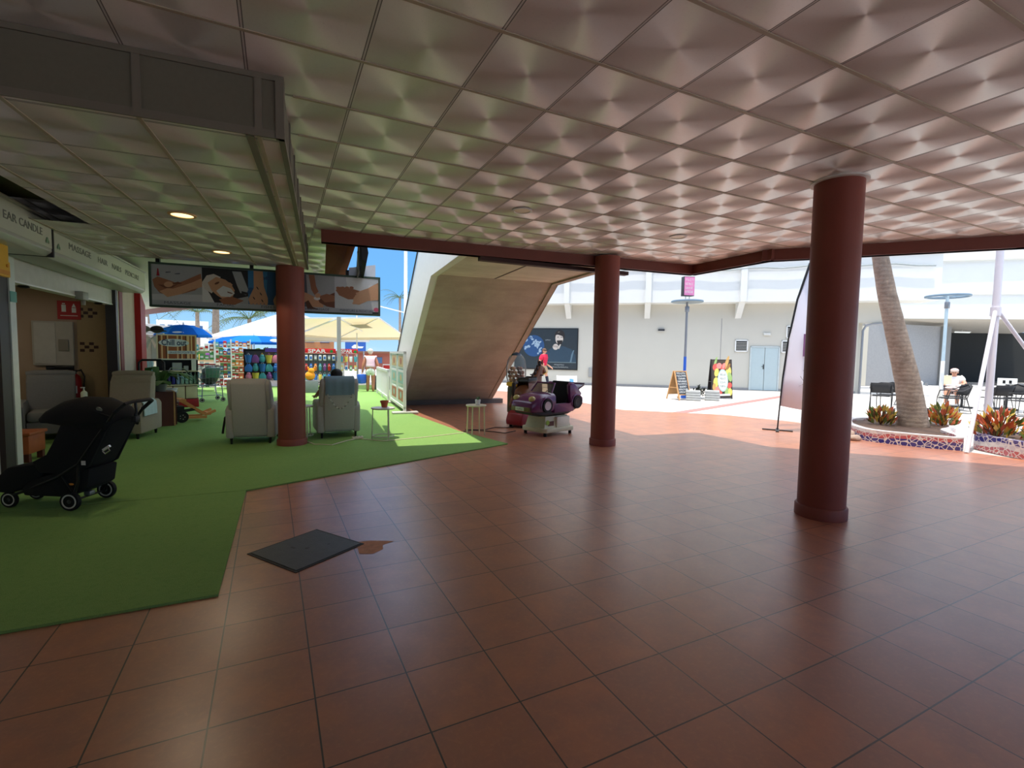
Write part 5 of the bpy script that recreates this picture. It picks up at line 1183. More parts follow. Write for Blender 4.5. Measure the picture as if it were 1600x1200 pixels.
# black framed rack with hanging toys
t = thing('toy_rack', 'black framed rack of colourful hanging toys left of the column', 'rack', (-.06,16.75,.017), face_cam(-.06,16.75))
m = M(); W_ = 1.5
for x in (-W_/2, W_/2): m.box(x-.03,x+.03,-.04,.04,0,1.5)
m.box(-W_/2,W_/2,-.04,.04,1.44,1.5); m.box(-W_/2,W_/2,-.03,.03,.6,.64); m.ob('frame', BLACK, t, smooth=0)
m = M(); [m.box(-W_/2+i*.1-.004,-W_/2+i*.1+.004,.02,.03,.62,1.46) for i in range(1,15)]; [m.box(-W_/2,W_/2,.02,.03,.7+i*.13,.708+i*.13) for i in range(6)]; m.box(-W_/2,W_/2,.03,.035,.62,1.46); m.ob('mesh_back', pm('dark slate panel', (96,92,104), .7), t, smooth=0)
m = M(); m.box(-.2,.75,-.06,-.04,1.42,1.54); m.ob('header', pm('header purple', (80,60,150), .5), t, smooth=0)
for x in (-W_/2, W_/2): m = M(); m.box(x-.03,x+.03,-.3,.3,0,.04); m.ob('foot', BLACK, t, smooth=0)
seq = [('blue',4),('yellow',2),('blue',4),('purple',5),('pink',6),('red',0),('teal',9),('orange',1)]
for r in range(3):
    for k in range(8):
        nm, ci = seq[(k*3+r*2+k*r) % 8]
        g = thing('beach_toy', '%s beach toy on the %s row of the black toy rack, %s from the left' % (nm, ('top','middle','bottom')[r], ('first','second','third','fourth','fifth','sixth','seventh','eighth')[k]), 'toy', w2(t, -.65+k*.185, -.09, 1.36-r*.27), t.rotation_euler.z, 'toys on the black rack'); g.scale = (1.35, 1.2, 1.25)
        m = M()
        if (k+r) % 3 == 0: m.lathe([(.05,-.22),(.075,-.04),(.08,-.03),(.002,-.05)], 14)
        elif (k+r) % 3 == 1: m.prism([(-.07,-.22),(.07,-.22),(.08,-.12),(.03,-.03),(-.03,-.03),(-.08,-.12)], 'y', -.03, .03, .012)
        else: m.ell((0,0,-.13),.065,.05,.085); m.ell((0,0,-.05),.04,.04,.035)
        m.ob('body', PCOL[ci][1], g)
        m = M(); m.tube([(-.03,0,-.04),(0,0,.02),(.03,0,-.04)], .006, 6); m.ob('handle', PCOL[(ci+3) % 10][1], g)
# shopping trolley
t = thing('shopping_trolley', 'wire shopping trolley filled with dark bags on the green mat', 'trolley', (-1.68,16.15,.017), .35)
m = M(); B0 = [(-.24,-.3),(.24,-.3),(.24,.4),(-.24,.4)]
def lv(z): f = (z-.45)/.55; return [(x*(1+.14*f), y*(1+.12*f)+(-.06*f), z) for x, y in B0]
for i in range(6): m.tube(lv(.45+.11*i), .007, 5, loop=True)
a, b = lv(.45), lv(1.0)
for s in range(4):
    for i in range(7):
        f = i/6; p = Vector(a[s]).lerp(Vector(a[(s+1) % 4]), f); q = Vector(b[s]).lerp(Vector(b[(s+1) % 4]), f); m.tube([p, q], .005, 5)
m.box(-.24,.24,-.3,.4,.445,.452); m.ob('basket', GREYM, t)
m = M()
for s in (-1, 1):
    m.tube([(s*.27,.45,1.02),(s*.24,.38,.44),(s*.25,.3,.2),(s*.27,.26,.1)], .014, 8); m.tube([(s*.24,-.28,.44),(s*.26,-.3,.1)], .014, 8); m.tube([(s*.25,.3,.16),(s*.25,-.3,.16)], .012, 8)
m.tube([(-.25,0,.16),(.25,0,.16)], .01, 6); m.ob('frame', GREYM, t)
m = M(); m.tube([(-.29,.48,1.03),(.29,.48,1.03)], .02, 8); m.ob('handle', RED, t)
for x, y in ((-.27,.26),(.27,.26),(-.26,-.3),(.26,-.3)): wheel(t, x, y, .06, .06, .03)
m = M(); m.ell((0,0,.2),.225,.3,.2); m.ell((.05,.1,.4),.17,.2,.14); m.ell((-.08,-.1,.38),.12,.15,.12); o = m.ob('bag', pm('dark plastic bag', (62,66,64), .35, .3, 12)); o.location = w2(t,0,.0,.46); o.rotation_euler.z = .3; tag(o, 'dark plastic bag filling the shopping trolley', 'bag')
m = M(); m.prism([(-.16,0),(.16,0),(.19,.3),(-.19,.3)], 'y', -.05, .05, .03); o = m.ob('bag', pm('green plastic bag', (84,128,108), .4, .3, 12)); o.location = w2(t,.02,-.24,.66); o.rotation_euler.z = .35; tag(o, 'green plastic bag at the front of the shopping trolley', 'bag')

# racks with red headers
def header_rack(x, y, w_, label, rows, txt_w, short):
    rz = face_cam(x, y); t = thing('card_rack', label, 'rack', (x, y, .017), rz)
    m = M(); [m.box(sx-.018,sx+.018,-.03,.03,0,1.4) for sx in (-w_/2, w_/2)]; m.box(-w_/2,w_/2,-.02,.02,.2,.23); m.ob('frame', GREYM, t, smooth=0)
    m = M(); [m.box(-w_/2+i*.09-.003,-w_/2+i*.09+.003,.02,.026,.2,1.38) for i in range(1,int(w_/.09))]; [m.box(-w_/2,w_/2,.02,.026,.3+i*.18,.306+i*.18) for i in range(7)]; m.ob('grid', GREYM, t, smooth=0)
    if w_ > 1: m = M(); m.box(-w_/2,w_/2,.028,.034,.55,1.36); m.ob('back_panel', pm('charcoal panel', (88,92,98), .7), t, smooth=0)
    hd = M(); hd.box(-w_/2,w_/2,-.05,-.01,1.37,1.56,.004); h_ = hd.ob('header', pm('signal red', (204,30,36), .4), t)
    m = M(); m.box(-w_/2+.02,w_/2-.02,-.053,-.05,1.385,1.395); m.text('SPAR', .17, front(-.053,1.465,-w_*.1), txt_w, .002, .004); m.ob('lettering', WHITE, h_, smooth=0)
    m = M(); m.lathe([(.001,0),(.055,0),(.055,.006),(.001,.006)], 20); e_ = m.ob('green_roundel', pm('leaf green', (40,130,60), .4), h_); e_.location = (w_*.36,-.05,1.465); e_.rotation_euler.x = pi/2
    for x in (-w_/2, w_/2): m = M(); m.box(x-.02,x+.02,-.25,.2,0,.03); m.ob('foot', GREYM, t, smooth=0)
    for r, (z, kind, cols) in enumerate(rows):
        n = max(3, int(w_/.14))
        for k in range(n):
            nm, mt = cols[k % len(cols)]
            m = M()
            if kind == 'card': m.box(-.05,.05,-.015,.01,-.2,0,.004); m.mi = 1; m.box(-.035,.035,-.018,-.015,-.15,-.05)
            elif kind == 'shoe': m.prism([(-.045,-.24),(.0,-.27),(.045,-.24),(.05,-.1),(.03,0),(-.03,0),(-.05,-.1)], 'y', -.02, .01, .006); m.mi = 1; m.tube([(-.04,-.03,-.1),(0,-.05,-.05),(.04,-.03,-.1)], .008, 6)
            else: m.lathe([(.05,-.22),(.06,-.03),(.055,-.02),(.002,-.04)], 14); m.mi = 1; m.tube([(-.055,0,-.03),(0,0,.06),(.055,0,-.03)], .006, 6)
            o = m.ob({'card':'card_pack','shoe':'flip_flop','pail':'toy_pail'}[kind], [mt, PD['white'] if nm not in ('white',) else PD['blue']]); o.location = w2(t, -w_/2+(k+.5)*w_/n, -.06, z); o.rotation_euler.z = rz
            tag(o, '%s %s hanging on the %s' % (nm, {'card':'carded pack','shoe':'flip-flop','pail':'toy pail'}[kind], short), 'goods', 'goods hanging on the '+short)
    return t
header_rack(1.52,19.3,1.1,'wider rack of hanging goods under a red SPAR header, right of the column', [(1.32,'card',[PCOL[7],PCOL[7],('grey',GREYM)]),(1.0,'shoe',[PCOL[0],PCOL[4],PCOL[1],PCOL[9],PCOL[5]]),(.62,'pail',[PCOL[9],PCOL[4],PCOL[4],PCOL[2]])], .62, 'wider red-headed rack')
header_rack(2.48,18.9,.66,'narrow rack under a red SPAR header, right of the parasol post', [(1.3,'pail',[PCOL[9],PCOL[2],PCOL[7]]),(.95,'card',[PCOL[2],PCOL[7],PCOL[3]])], .4, 'narrow red-headed rack')
m = M(); m.ell((0,0,.16),.17,.15,.16); m.ell((.04,-.03,.34),.11,.1,.1); [m.ell((s*.1+.04,0,.43),.03,.03,.05) for s in (-1,1)]; o = m.ob('toy_animal', pm('orange plush', (236,150,40), .9)); o.location = (1.12,18.45,.45); tag(o, 'orange plush toy beside the column below the red headed rack', 'toy')
m = M(); m.box(-.25,.25,-.2,.2,0,.43,.01); o = m.ob('display_box', pm('grey display box', (120,124,126), .6)); o.location = (1.12,18.48,.017); tag(o, 'grey box under the orange plush toy', 'box')

# umbrellas and canopies
def umbrella(x, y, r, zr, zt, label, ca, cb, n=8, ro=0):
    t = thing('beach_umbrella', label, 'umbrella', (x, y, .0), ro, 'blue umbrellas')
    m = M(); m.cyl((0,0,0),(0,0,zt+.08),.022,n=10); m.ob('pole', WHITEM, t)
    m = M()
    for k in range(n):
        m.mi = k % 2 if cb else 0
        a0, a1 = 2*pi*k/n, 2*pi*(k+1)/n
        prev = [(0,0,zt)]
        for f, dz in ((.35,.93),(.7,.68),(1,0.18),(1.0,0)):
            R_ = r*f; cur = [(R_*cos(a0),R_*sin(a0),zr+(zt-zr)*dz),(R_*.97*cos((a0+a1)/2),R_*.97*sin((a0+a1)/2),zr+(zt-zr)*dz),(R_*cos(a1),R_*sin(a1),zr+(zt-zr)*dz)]
            if len(prev) == 1: m.poly([prev[0],cur[0],cur[1]]); m.poly([prev[0],cur[1],cur[2]])
            else: m.poly([prev[0],cur[0],cur[1],prev[1]]); m.poly([prev[1],cur[1],cur[2],prev[2]])
            prev = cur
    o = m.ob('canopy', [ca, cb] if cb else ca, t, smooth=0); sd = o.modifiers.new('th', 'SOLIDIFY'); sd.thickness = .006
    for k in range(n):
        a = 2*pi*k/n; m = M(); m.tube([(0,0,zt-.06),(r*.7*cos(a),r*.7*sin(a),zr+(zt-zr)*.62),(r*.98*cos(a),r*.98*sin(a),zr+.07)], .007, 5); m.ob('rib', GREYM, t)
    return t
CB1 = cloth_through('blue canopy', (36,110,214), .35); CB2 = cloth_through('sunlit blue canopy', (48,132,226), .35)  # second blue is the sunlit tone, put into alternate panels
U = umbrella(-2.62,18.7,.78,1.87,2.26,'small blue umbrella over the striped Chill out board', CB1, CB2, 6, .1)
m = M(); m.ell((0,0,0),.16,.01,.055,20,6); o_ = m.ob('oval_badge', pm('pale badge', (196,206,226), .5), U); a_ = -1.75; o_.location = (.675*cos(a_), .675*sin(a_), 1.99); o_.rotation_euler = (-.75,0,a_+pi/2)
U = umbrella(-.75,22.6,1.6,1.72,2.08,'wide blue beach umbrella under the white canopy, left of the column', CB1, CB2, 8, .2)
m = M(); m.ell((0,0,0),.26,.012,.08,20,6); o_ = m.ob('oval_badge', pm('pale badge', (196,206,226), .5), U); a_ = -1.0-.2; o_.location = (1.5*cos(a_), 1.5*sin(a_), 1.86); o_.rotation_euler = (-.4,0,a_+pi/2)
WC = cloth_through('white canopy cloth', (232,230,226), .3); CC = cloth_through('cream awning cloth', (238,230,208), .5)
t = thing('parasol', 'large white square parasol whose bright slope spreads behind the column', 'parasol', (.75,26.9,0), .55)
m = M(); m.cyl((0,0,0),(0,0,3.5),.05,n=12); m.ob('pole', WHITEM, t)
rc = [(-2.7,-2.7),(2.7,-2.7),(2.7,2.7),(-2.7,2.7)]
m = M()
for k in range(4):
    a, b = rc[k], rc[(k+1) % 4]; m.poly([(*a,2.1),(*b,2.1),(0,0,3.5)]); m.poly([(*a,1.98),(*b,1.98),(*b,2.1),(*a,2.1)])
o = m.ob('canopy', WC, t, smooth=0); o.modifiers.new('th', 'SOLIDIFY').thickness = .008
for k in range(4): m = M(); m.tube([(*rc[k],2.07),(0,0,3.46)], .018, 6); m.ob('rib', GREYM, t)
t = thing('awning', 'cream market awning on a grey post with its lit underside in view', 'awning', (2.12,18.7,0))
m = M(); m.bar((0,0,0),(0,0,2.74),.13); m.ob('post', pm('grey post', (150,146,140), .5), t, smooth=0)
m = M()
c0 = [(-1.33,1.3,2.73),(1.45,.1,2.80),(3.5,4.0,2.19),(.7,6.5,2.14),(-1.14,7.5,2.0)]
m.poly([c0[0],c0[1],c0[3],c0[4]]); m.poly([c0[1],c0[2],c0[3]])
for a, b in ((c0[4],c0[3]),(c0[3],c0[2])): m.poly([a, b, (b[0],b[1],b[2]-.12), (a[0],a[1],a[2]-.12)])
o = m.ob('canopy', CC, t, smooth=0); o.modifiers.new('th', 'SOLIDIFY').thickness = .008
m = M()
for a, b in ((c0[0],c0[4]),(c0[1],c0[3]),(c0[0],c0[1]),(c0[1],c0[2])): m.bar((a[0],a[1],a[2]-.03),(b[0],b[1],b[2]-.03),.04)
m.bar((0,0,2.7),(-1.1,4.6,2.25),.05); m.bar((0,0,2.7),(1.4,3.6,2.4),.05); m.bar((0,0,2.72),(0,.8,2.74),.05); m.ob('frame', WHITEM, t, smooth=0)
m = M(); a, b = Vector((.55,1.6,2.54)), Vector((1.1,2.3,2.45)); m.poly([a, a+Vector((.6,-.26,.04)), b+Vector((.5,-.2,.03)), b]); m.ob('vent_patch', pm('taupe patch', (176,166,140), .8), t, smooth=0)
# folded awning on the roof edge, white board behind the banner
t = thing('folded_awning', 'folded dark grey awning with metal arms on the roof edge right of the banner', 'awning', (1.10,7.25,2.72), -.13)
m = M(); m.loft([[(.02,0,.34),(.1,0,.36),(.13,0,.2),(.10,0,.05),(.05,0,.1)],[(.02,2.4,.34),(.1,2.4,.36),(.13,2.4,.2),(.10,2.4,.0),(.05,2.4,.05)]]); m.ob('cloth_roll', pm('slate awning cloth', (70,74,80), .9), t)
m = M(); m.bar((-.0,.1,.3),(.0,1.6,.16),.03); m.bar((.0,1.6,.16),(-.02,2.6,.06),.03); m.bar((-.08,.02,.37),(.04,.02,.34),.06,.05); m.tube([(-.01,.3,.26),(.01,.9,.05),(-.01,1.6,.0),(.01,2.2,.04)], .012, 6); m.ob('folding_arm', GREYM, t)
m = M(); m.prism([(-.22,-.02),(.21,-.02),(.21,.21),(-.22,.13)], 'y', -.01, .01); pass; o = m.ob('white_board', pm('bluish white board', (200,206,216), .5), smooth=0); o.location = (1.36,8.58,2.775); o.rotation_euler.z = -.0897; tag(o, 'slanted pale board showing above the right end of the massage banner', 'board')

# white picture stands
def picture_stand(x, y, L, h, label):
    t = thing('picture_stand', label, 'display', (x, y, .017), pi/2-.085)
    m = M(); m.box(0,.06,-.035,.035,.04,h); m.box(L-.06,L,-.035,.035,.04,h); m.box(0,L,-.03,.03,h-.06,h); m.box(0,L,-.03,.03,.1,.16); m.box(L*.5-.02,L*.5+.02,-.025,.025,.1,h); m.ob('frame', WHITEM, t, smooth=0)
    for xx in (.03, L-.03): m = M(); m.box(xx-.11,xx+.11,-.32,.3,.0,.045,.01); m.ob('foot', pm('grey white foot', (200,198,190), .5), t)
    m = M(); m.box(.06,L-.06,-.004,.004,.16,h-.06); m.ob('backing', pm('frosted sheet', (206,216,214), .4), t, smooth=0)
    k = 0
    for cx0 in (.1, L*.5+.05):
        for z0 in (.22, .66, 1.08):
            if z0+.34 > h: continue
            m = M(); m.box(cx0,cx0+L*.36,.004,.014,z0,z0+.36); m.mi = 1+k % 3; m.box(cx0+.04,cx0+L*.36-.04,.014,.018,z0+.04,z0+.32); m.mi = 1+(k+1) % 3; m.ell((cx0+L*.18,.018,z0+.18),.14,.004,.09)
            m.ob('picture', [PD['white'], pm('print rust', (176,96,76), .5), pm('print teal', (150,186,180), .5), pm('print sand', (206,176,130), .5)], t, smooth=0); k += 1
    return t
picture_stand(2.82,11.6,2.6,1.5,'tall white stand of photo prints beside the foot of the stairs')
t = thing('barrier', 'low white metal barrier beyond the photo print stand', 'barrier', (3.03,14.5,.017), pi/2-.085)
m = M(); m.box(0,.05,-.03,.03,0,.95); m.box(1.6,1.65,-.03,.03,0,.95); m.box(3.2,3.25,-.03,.03,0,.95); m.box(0,3.25,-.03,.03,.88,.95); m.box(0,3.25,-.02,.02,.1,.15); m.ob('frame', WHITEM, t, smooth=0)
m = M(); [m.box(.15+i*.15,.17+i*.15,-.01,.01,.15,.88) for i in range(20)]; m.ob('bars', WHITEM, t, smooth=0)
m = M(); m.box(-.22,.22,-.02,.02,.35,1.0); m.mi = 1; m.box(-.2,.2,-.025,-.02,.82,.96); m.mi = 2; m.box(-.2,-.17,-.02,.02,0,.35); m.box(.17,.2,-.02,.02,0,.35); o = m.ob('notice_board', [PD['white'], PD['red'], GREYM], smooth=0); o.location = (4.1,19.6,0); o.rotation_euler.z = -.2; tag(o, 'white notice board with a red heading beyond the low barrier', 'sign')
m = M(); m.box(-.3,.3,-.3,.3,.0,.55,.03); o = m.ob('dark_crate', pm('dark crate', (52,50,52), .7)); o.location = (3.75,19.4,.0); tag(o, 'dark crate on the ground to the right of the person in the pale pink top', 'crate')
# background stalls and buildings
def building(name, label, x, y, w_, d, h, mat, rz=None, wins=None, roof=None):
    t = thing(name, label, 'building', (x, y, 0), face_cam(x, y) if rz is None else rz)
    m = M(); m.box(-w_/2,w_/2,0,d,0,h); m.ob('wall', mat, t, smooth=0)
    if roof: m = M(); m.box(-w_/2-.3,w_/2+.3,-.3,d+.3,h,h+roof[0]); m.ob('roof', roof[1], t, smooth=0)
    for (a, b, c, e) in (wins or ()):
        m = M(); m.box(a,b,-.06,.02,c,e); m.ob('window', pm('window blue', (66,96,130), .2), t, smooth=0)
    return t
building('kiosk', 'low red brown kiosk beyond the market awning', 5.0,42,9.2,3,1.35,pm('brick red wall', (150,88,72), .8), wins=((-3.4,-2.2,.5,1.1),(2.6,3.2,.5,1.0)), roof=(.15,pm('brown roof', (120,84,66), .8)))
building('kiosk', 'tall orange brown block behind the grey awning post', 3.4,47,3.0,4,3.6,pm('orange brown wall', (190,132,88), .8), wins=((-.9,-.2,2.2,3.0),(.3,1.1,2.2,3.0)))
t = thing('billboard', 'blue billboard with a white boat picture on the kiosk roof', 'sign', (5.55,38.4,0), face_cam(5.55,38.4))
m = M(); m.box(-.75,.75,-.05,.05,1.5,2.5); m.ob('board', pm('billboard blue', (40,84,160), .5), t, smooth=0)
m = M(); m.prism([(-.2,1.7),(.5,1.72),(.6,1.85),(.2,1.86),(.15,2.0),(-.1,1.98),(-.3,1.8)], 'y', -.06, -.05); m.box(-.6,.6,-.056,-.05,2.25,2.35); m.ob('picture', PD['white'], t, smooth=0)
for x in (-.6,.6): m = M(); m.box(x-.05,x+.05,-.05,.05,0,1.5); m.ob('leg', GREYM, t, smooth=0)
building('tower_block', 'long white hotel block far behind the palms on the left', -10.4,74,5.5,8,5.0,pm('white hotel wall', (226,228,230), .8), wins=tuple((-2.4+i*.8,-1.9+i*.8,z,z+.5) for i in range(6) for z in (3.9,)))
building('white_hut', 'white wall of a hut at the far left beyond the red panel', -6.7,31,1.6,3,3.1,pm('white hut wall', (230,230,228), .8))
t = thing('marquee', 'pale grey marquee roof behind the blue umbrella', 'tent', (-4.4,27.4,0), face_cam(-4.4,27.4))
m = M(); m.prism([(-1.9,2.1),(1.9,2.1),(1.5,2.42),(-.8,2.6),(-1.6,2.5)], 'y', 0, 3, .02); m.ob('roof', pm('grey canvas', (170,170,168), .9), t)
for x in (-1.8,1.8):
    for y in (.1,2.9): m = M(); m.box(x-.03,x+.03,y-.03,y+.03,0,2.12); m.ob('leg', WHITEM, t, smooth=0)
m = M(); m.box(-.9,.7,2.4,2.6,0,2.1); m.ob('back_panel', pm('pale panel', (190,192,194), .8), t, smooth=0)
t = thing('flagpole', 'tall white flagpole against the blue sky left of the stairs', 'pole', (11.11,45.5,0))
m = M(); m.lathe([(.3,0),(.3,.3),(.2,.32),(.17,8),(.14,16)], 16); m.ob('mast', WHITEM, t); m = M(); m.ell((0,0,16.1),.2,.2,.2); m.ob('finial', WHITEM, t)
m = M(); m.bar((4.29,22.6,3.57),(5.6,21.93,3.22),.05); m.bar((5.6,21.93,3.22),(5.6,21.93,0),.06); m.bar((4.29,22.6,3.57),(3.4,23.1,3.8),.05); m.bar((3.4,23.1,3.8),(3.4,23.1,0),.05); o = m.ob('pergola_bar', WHITEM, smooth=0); tag(o, 'slanting white bar against the sky between the banner and the stairs', 'bar')
BARK = trunk_mat(); FROND = pm('palm frond', (70,92,48), .6, .25, 6)
def palm(x, y, h, r, label, n=16, fl=1.8, lean=(0,0), sway=0, thing_obj=None, seed=1):
    t = thing('palm_tree', label, 'tree', (x, y, 0), 0)
    rnd = random.Random(seed)
    m = M(); k = 14; m.tube([(lean[0]*(i/k)**1.3, lean[1]*(i/k)**1.3, h*i/k) for i in range(k+1)], [r*(1-.35*i/k)*(1+.04*(i % 2)) for i in range(k+1)], 14); m.ob('trunk', BARK, t)
    for i in range(n):
        a = 2*pi*i/n+rnd.random()*.4; e = .9*rnd.random()-.1; d = Vector((cos(a), sin(a), 0)); s = Vector((-sin(a), cos(a), 0)); B_ = Vector((lean[0], lean[1], h-.05))
        pts = [B_+d*fl*f+Vector((0,0,fl*(e*f+.35*f-.75*f*f))) for f in (j/8 for j in range(9))]
        m = M(); m.tube(pts, [.03-.003*j for j in range(9)], 5)
        for j in range(1, 9):
            for q in (0, .5):
                if j == 8 and q: continue
                p = pts[j].lerp(pts[min(j+1,8)], q); L = fl*.28*(1-.55*abs(j-4)/5)
                for sg in (-1, 1):
                    tip = p+s*sg*L*.85+d*L*.5-Vector((0,0,L*.35)); m.poly([p-d*.02, p+d*.035, tip])
        m.ob('frond', FROND, t, smooth=0)
    return t
palm(14.08,60.54,8.2,.2,'small palm far off between the flagpole and the stairs', 16, 2.2, seed=2)
palm(-7.0,37,4.1,.2,'far palm at the left above the white hut', 18, 2.6, (-.1,0), seed=3)
palm(-3.15,33.5,4.6,.24,'far palm with a thick trunk above the blue umbrella', 18, 2.6, (.1,0), seed=4)
palm(-1.6,40,3.7,.2,'far palm with drooping fronds left of the column', 20, 2.8, seed=5)
palm(-5.5,46,4.4,.2,'farthest palm in front of the white hotel block', 18, 2.4, seed=6)
palm(.6,52,5.2,.22,'far palm rising behind the white parasol next to the column', 18, 2.4, seed=8)
slab('floor.002', [(-300,75),(300,75),(500,900),(-500,900)], -.004, pm('blue sea', (60,120,190), .3, .1, .05))

# low counters and hedge closing the market at the back
for k, (x, y, w_, c, lab) in enumerate(((-3.6,26.2,2.6,'cream','long cream market counter of folded cloths behind the shelf racks'),(-.5,27.2,2.2,'brown','brown market counter of straw hats behind the black toy rack'),(2.0,24.5,2.0,'white','white market counter behind the red headed racks'))):
    t = thing('market_counter', lab, 'counter', (x, y, 0), face_cam(x, y), 'market counters')
    m = M(); m.box(-w_/2,w_/2,-.4,.4,.05,.95,.01); m.ob('body', {'cream':CREAM,'brown':WOODO,'white':WHITE}[c], t)
    m = M(); m.box(-w_/2-.05,w_/2+.05,-.45,.45,.95,1.0); m.ob('top', WOODL, t, smooth=0)
    for i in range(int(w_/.4)):
        nm, mt = PCOL[(i*3+k) % 10]; m = M()
        if k == 1: m.ell((0,0,.06),.16,.16,.1,14,6); m.ell((0,0,.02),.24,.24,.03,14,6)
        else: m.box(-.15,.15,-.15,.15,0,.18+.06*(i % 3),.02)
        o = m.ob('straw_hat' if k == 1 else 'folded_cloth', [pm('straw %d' % (i % 3), ((214,180,110),(196,150,90),(226,206,150))[i % 3], .9)] if k == 1 else mt); o.location = w2(t, -w_/2+.2+i*.4, 0, 1.0); o.rotation_euler.z = t.rotation_euler.z
        tag(o, ('straw hat lying on the brown market counter' if k == 1 else '%s stack of folded cloth on the %s market counter' % (nm, c)), 'hat' if k == 1 else 'cloth', 'goods on the %s counter' % c)
t = thing('hedge', 'green clipped hedge far behind the market racks', 'plant', (-.5,33,0), face_cam(-.5,33))
m = M(); rnd = random.Random(6)
for k in range(700):
    p = Vector((rnd.uniform(-3.4,3.4), rnd.uniform(-.5,.5), rnd.uniform(.1,1.55))); d = Vector((rnd.uniform(-1,1), rnd.uniform(-1,1), rnd.uniform(-1,1))).normalized()*.16; s = d.cross(Vector((.3,.7,1))).normalized()*.1; m.poly([p-d, p+s, p+d, p-s])
m.ob('leaves', pm('hedge leaf', (92,128,58), .6, .3, 4), t, smooth=0); m = M(); m.box(-3.4,3.4,-.4,.4,0,1.35,.1); m.ob('core', pm('hedge core', (66,94,46), .9, .3, 4), t)
# ================================================================== RIGHT: SUNLIT PLAZA
def Wth(name, label, cat, t_, z, group=None): return thing(name, label, cat, (*wl(t_, 0), z), WR, group)
t = Wth('wall_poster', 'large dark advertising poster of a bearded person on the far wall', 'poster', -2.82, .72)
PWD, PH = 2.68, 2.1
m = M(); m.box(-.6,PWD,-.05,0,0,PH); m.ob('panel', pm('poster night blue', (42,52,58), .4), t, smooth=0)
m = M(); m.box(-.6,PWD,-.053,-.05,0,.06); m.box(PWD-.05,PWD,-.053,-.05,0,PH); m.box(-.6,PWD,-.053,-.05,PH-.05,PH); m.ob('border', pm('poster black edge', (26,28,30), .4), t, smooth=0)
def PP(m, pts, d): m.poly([(x, -d, z) for x, z in pts])
cols = dict(suit=pm('print navy suit', (44,66,82), .5), face=pm('print face', (196,186,176), .5), hair=pm('print dark hair', (40,36,34), .5), silver=pm('print silver', (150,172,190), .4), blue=pm('print deep blue', (40,76,120), .4), line=pm('print grey line', (96,112,116), .5), txt=pm('print pale text', (170,176,176), .5), edge=pm('print suit edge', (92,116,130), .5))
CK = list(cols)
m = M(); cx = 1.75
def A(c, pts, d): m.mi = CK.index(c); PP(m, pts, d)
A('suit', [(.95,.36),(1.0,.8),(1.25,1.05),(1.55,1.2),(1.95,1.2),(2.35,1.05),(2.55,.75),(2.6,.36)], .054)
A('edge', [(2.28,.36),(2.36,.36),(2.44,.8),(2.5,1.0),(2.44,1.0),(2.36,.8)], .055)
A('hair', ellp(cx,1.72,.26,.3,0,24), .055); A('face', ellp(cx-.02,1.6,.2,.32,0,24), .056); A('hair', [(cx-.22,1.75),(cx-.2,1.86),(cx+.1,1.94),(cx+.24,1.8),(cx+.2,1.5),(cx+.14,1.7),(cx-.1,1.78)], .057)
A('hair', [(cx-.15,1.48),(cx+.15,1.5),(cx+.12,1.32),(cx,1.25),(cx-.1,1.3)], .057); A('hair', [(cx-.13,1.66),(cx-.04,1.67),(cx-.04,1.64),(cx-.13,1.63)], .058); A('hair', [(cx+.04,1.67),(cx+.13,1.66),(cx+.13,1.63),(cx+.04,1.64)], .058)
A('face', ellp(cx-.2,1.16,.15,.15,0,18), .058)
for k in range(4): A('hair', ellp(cx-.3+.07*k,1.2-.012*k,.012,.07,.2,8), .059)
A('face', [(cx-.1,1.1),(cx+.02,1.3),(cx+.07,1.28),(cx-.02,1.05)], .0585)
A('blue', ellp(.42,1.2,.55,.55,0,26), .054)
rnd = random.Random(4)
for k in range(42):
    a, r = rnd.random()*6.28, .5*rnd.random()**.6; A('silver' if k % 3 else 'blue', ellp(.42+r*cos(a), 1.2+r*sin(a), .05+.06*rnd.random(), .03+.03*rnd.random(), rnd.random()*3, 8), .0545+.0001*k)
A('line', [(.9,.36),(2.6,.36),(2.6,.4),(.9,.4)], .059)
m.ob('picture', list(cols.values()), t, smooth=0, recalc=False)
for z, wd, n_, x_ in ((.26,.5,11,1.75),(.14,.95,18,1.75),(1.5,.25,6,1.15)): m = M(); m.scribble(front(-.06,z,x_), wd, .06, n_, int(z*100)); m.ob('lettering', cols['txt'], t, smooth=0, recalc=False)
# lamp posts
def lamp_post(x, y, label, blue=False, box=False):
    t = thing('lamp_post', label, 'lamp post', (x, y, 0), 0)
    m = M(); m.lathe([(.1,0),(.1,.12),(.055,.14),(.05,1.5)], 16); m.ob('lower_pole', BLUE if blue else WHITEM, t)
    m = M(); m.lathe([(.045,1.5),(.04,3.5)], 16); m.ob('pole', GREYM if blue else pm('pale blue grey paint', (170,190,200), .4), t)
    m = M(); R_ = .52
    m.tube([(R_*cos(a), R_*sin(a), 3.47) for a in (2*pi*k/40 for k in range(40))], .035, 8, loop=True); m.ob('ring', pm('lamp ring blue grey', (104,128,146), .4), t)
    if blue: m = M(); m.lathe([(.03,3.5),(.5,3.46),(.5,3.44),(.03,3.44)], 36); m.ob('disc', pm('lamp disc grey', (120,130,132), .4), t)
    m = M(); [m.tube([(0,0,3.46),(R_*cos(a),R_*sin(a),3.47)], .014, 6) for a in (0,pi/2,pi,3*pi/2)]; m.ob('spokes', pm('lamp ring blue grey', (104,128,146), .4), t)
    m = M(); m.box(-.05,.07,-.05,.05,3.1,3.3,.01); m.ob('junction_box', GREYM, t)
    if box: m = M(); [m.tube([(s*.09,0,3.5),(s*.09,0,3.66)], .012, 6) for s in (-1,1)]; m.ob('bracket', GREYM, t)
    return t
lamp_post(13.29,12.92,'lamp post with a blue lower half standing by the chalkboard', True, True)
lamp_post(18.45,7.52,'pale lamp post with an open ring, standing among the cafe tables')
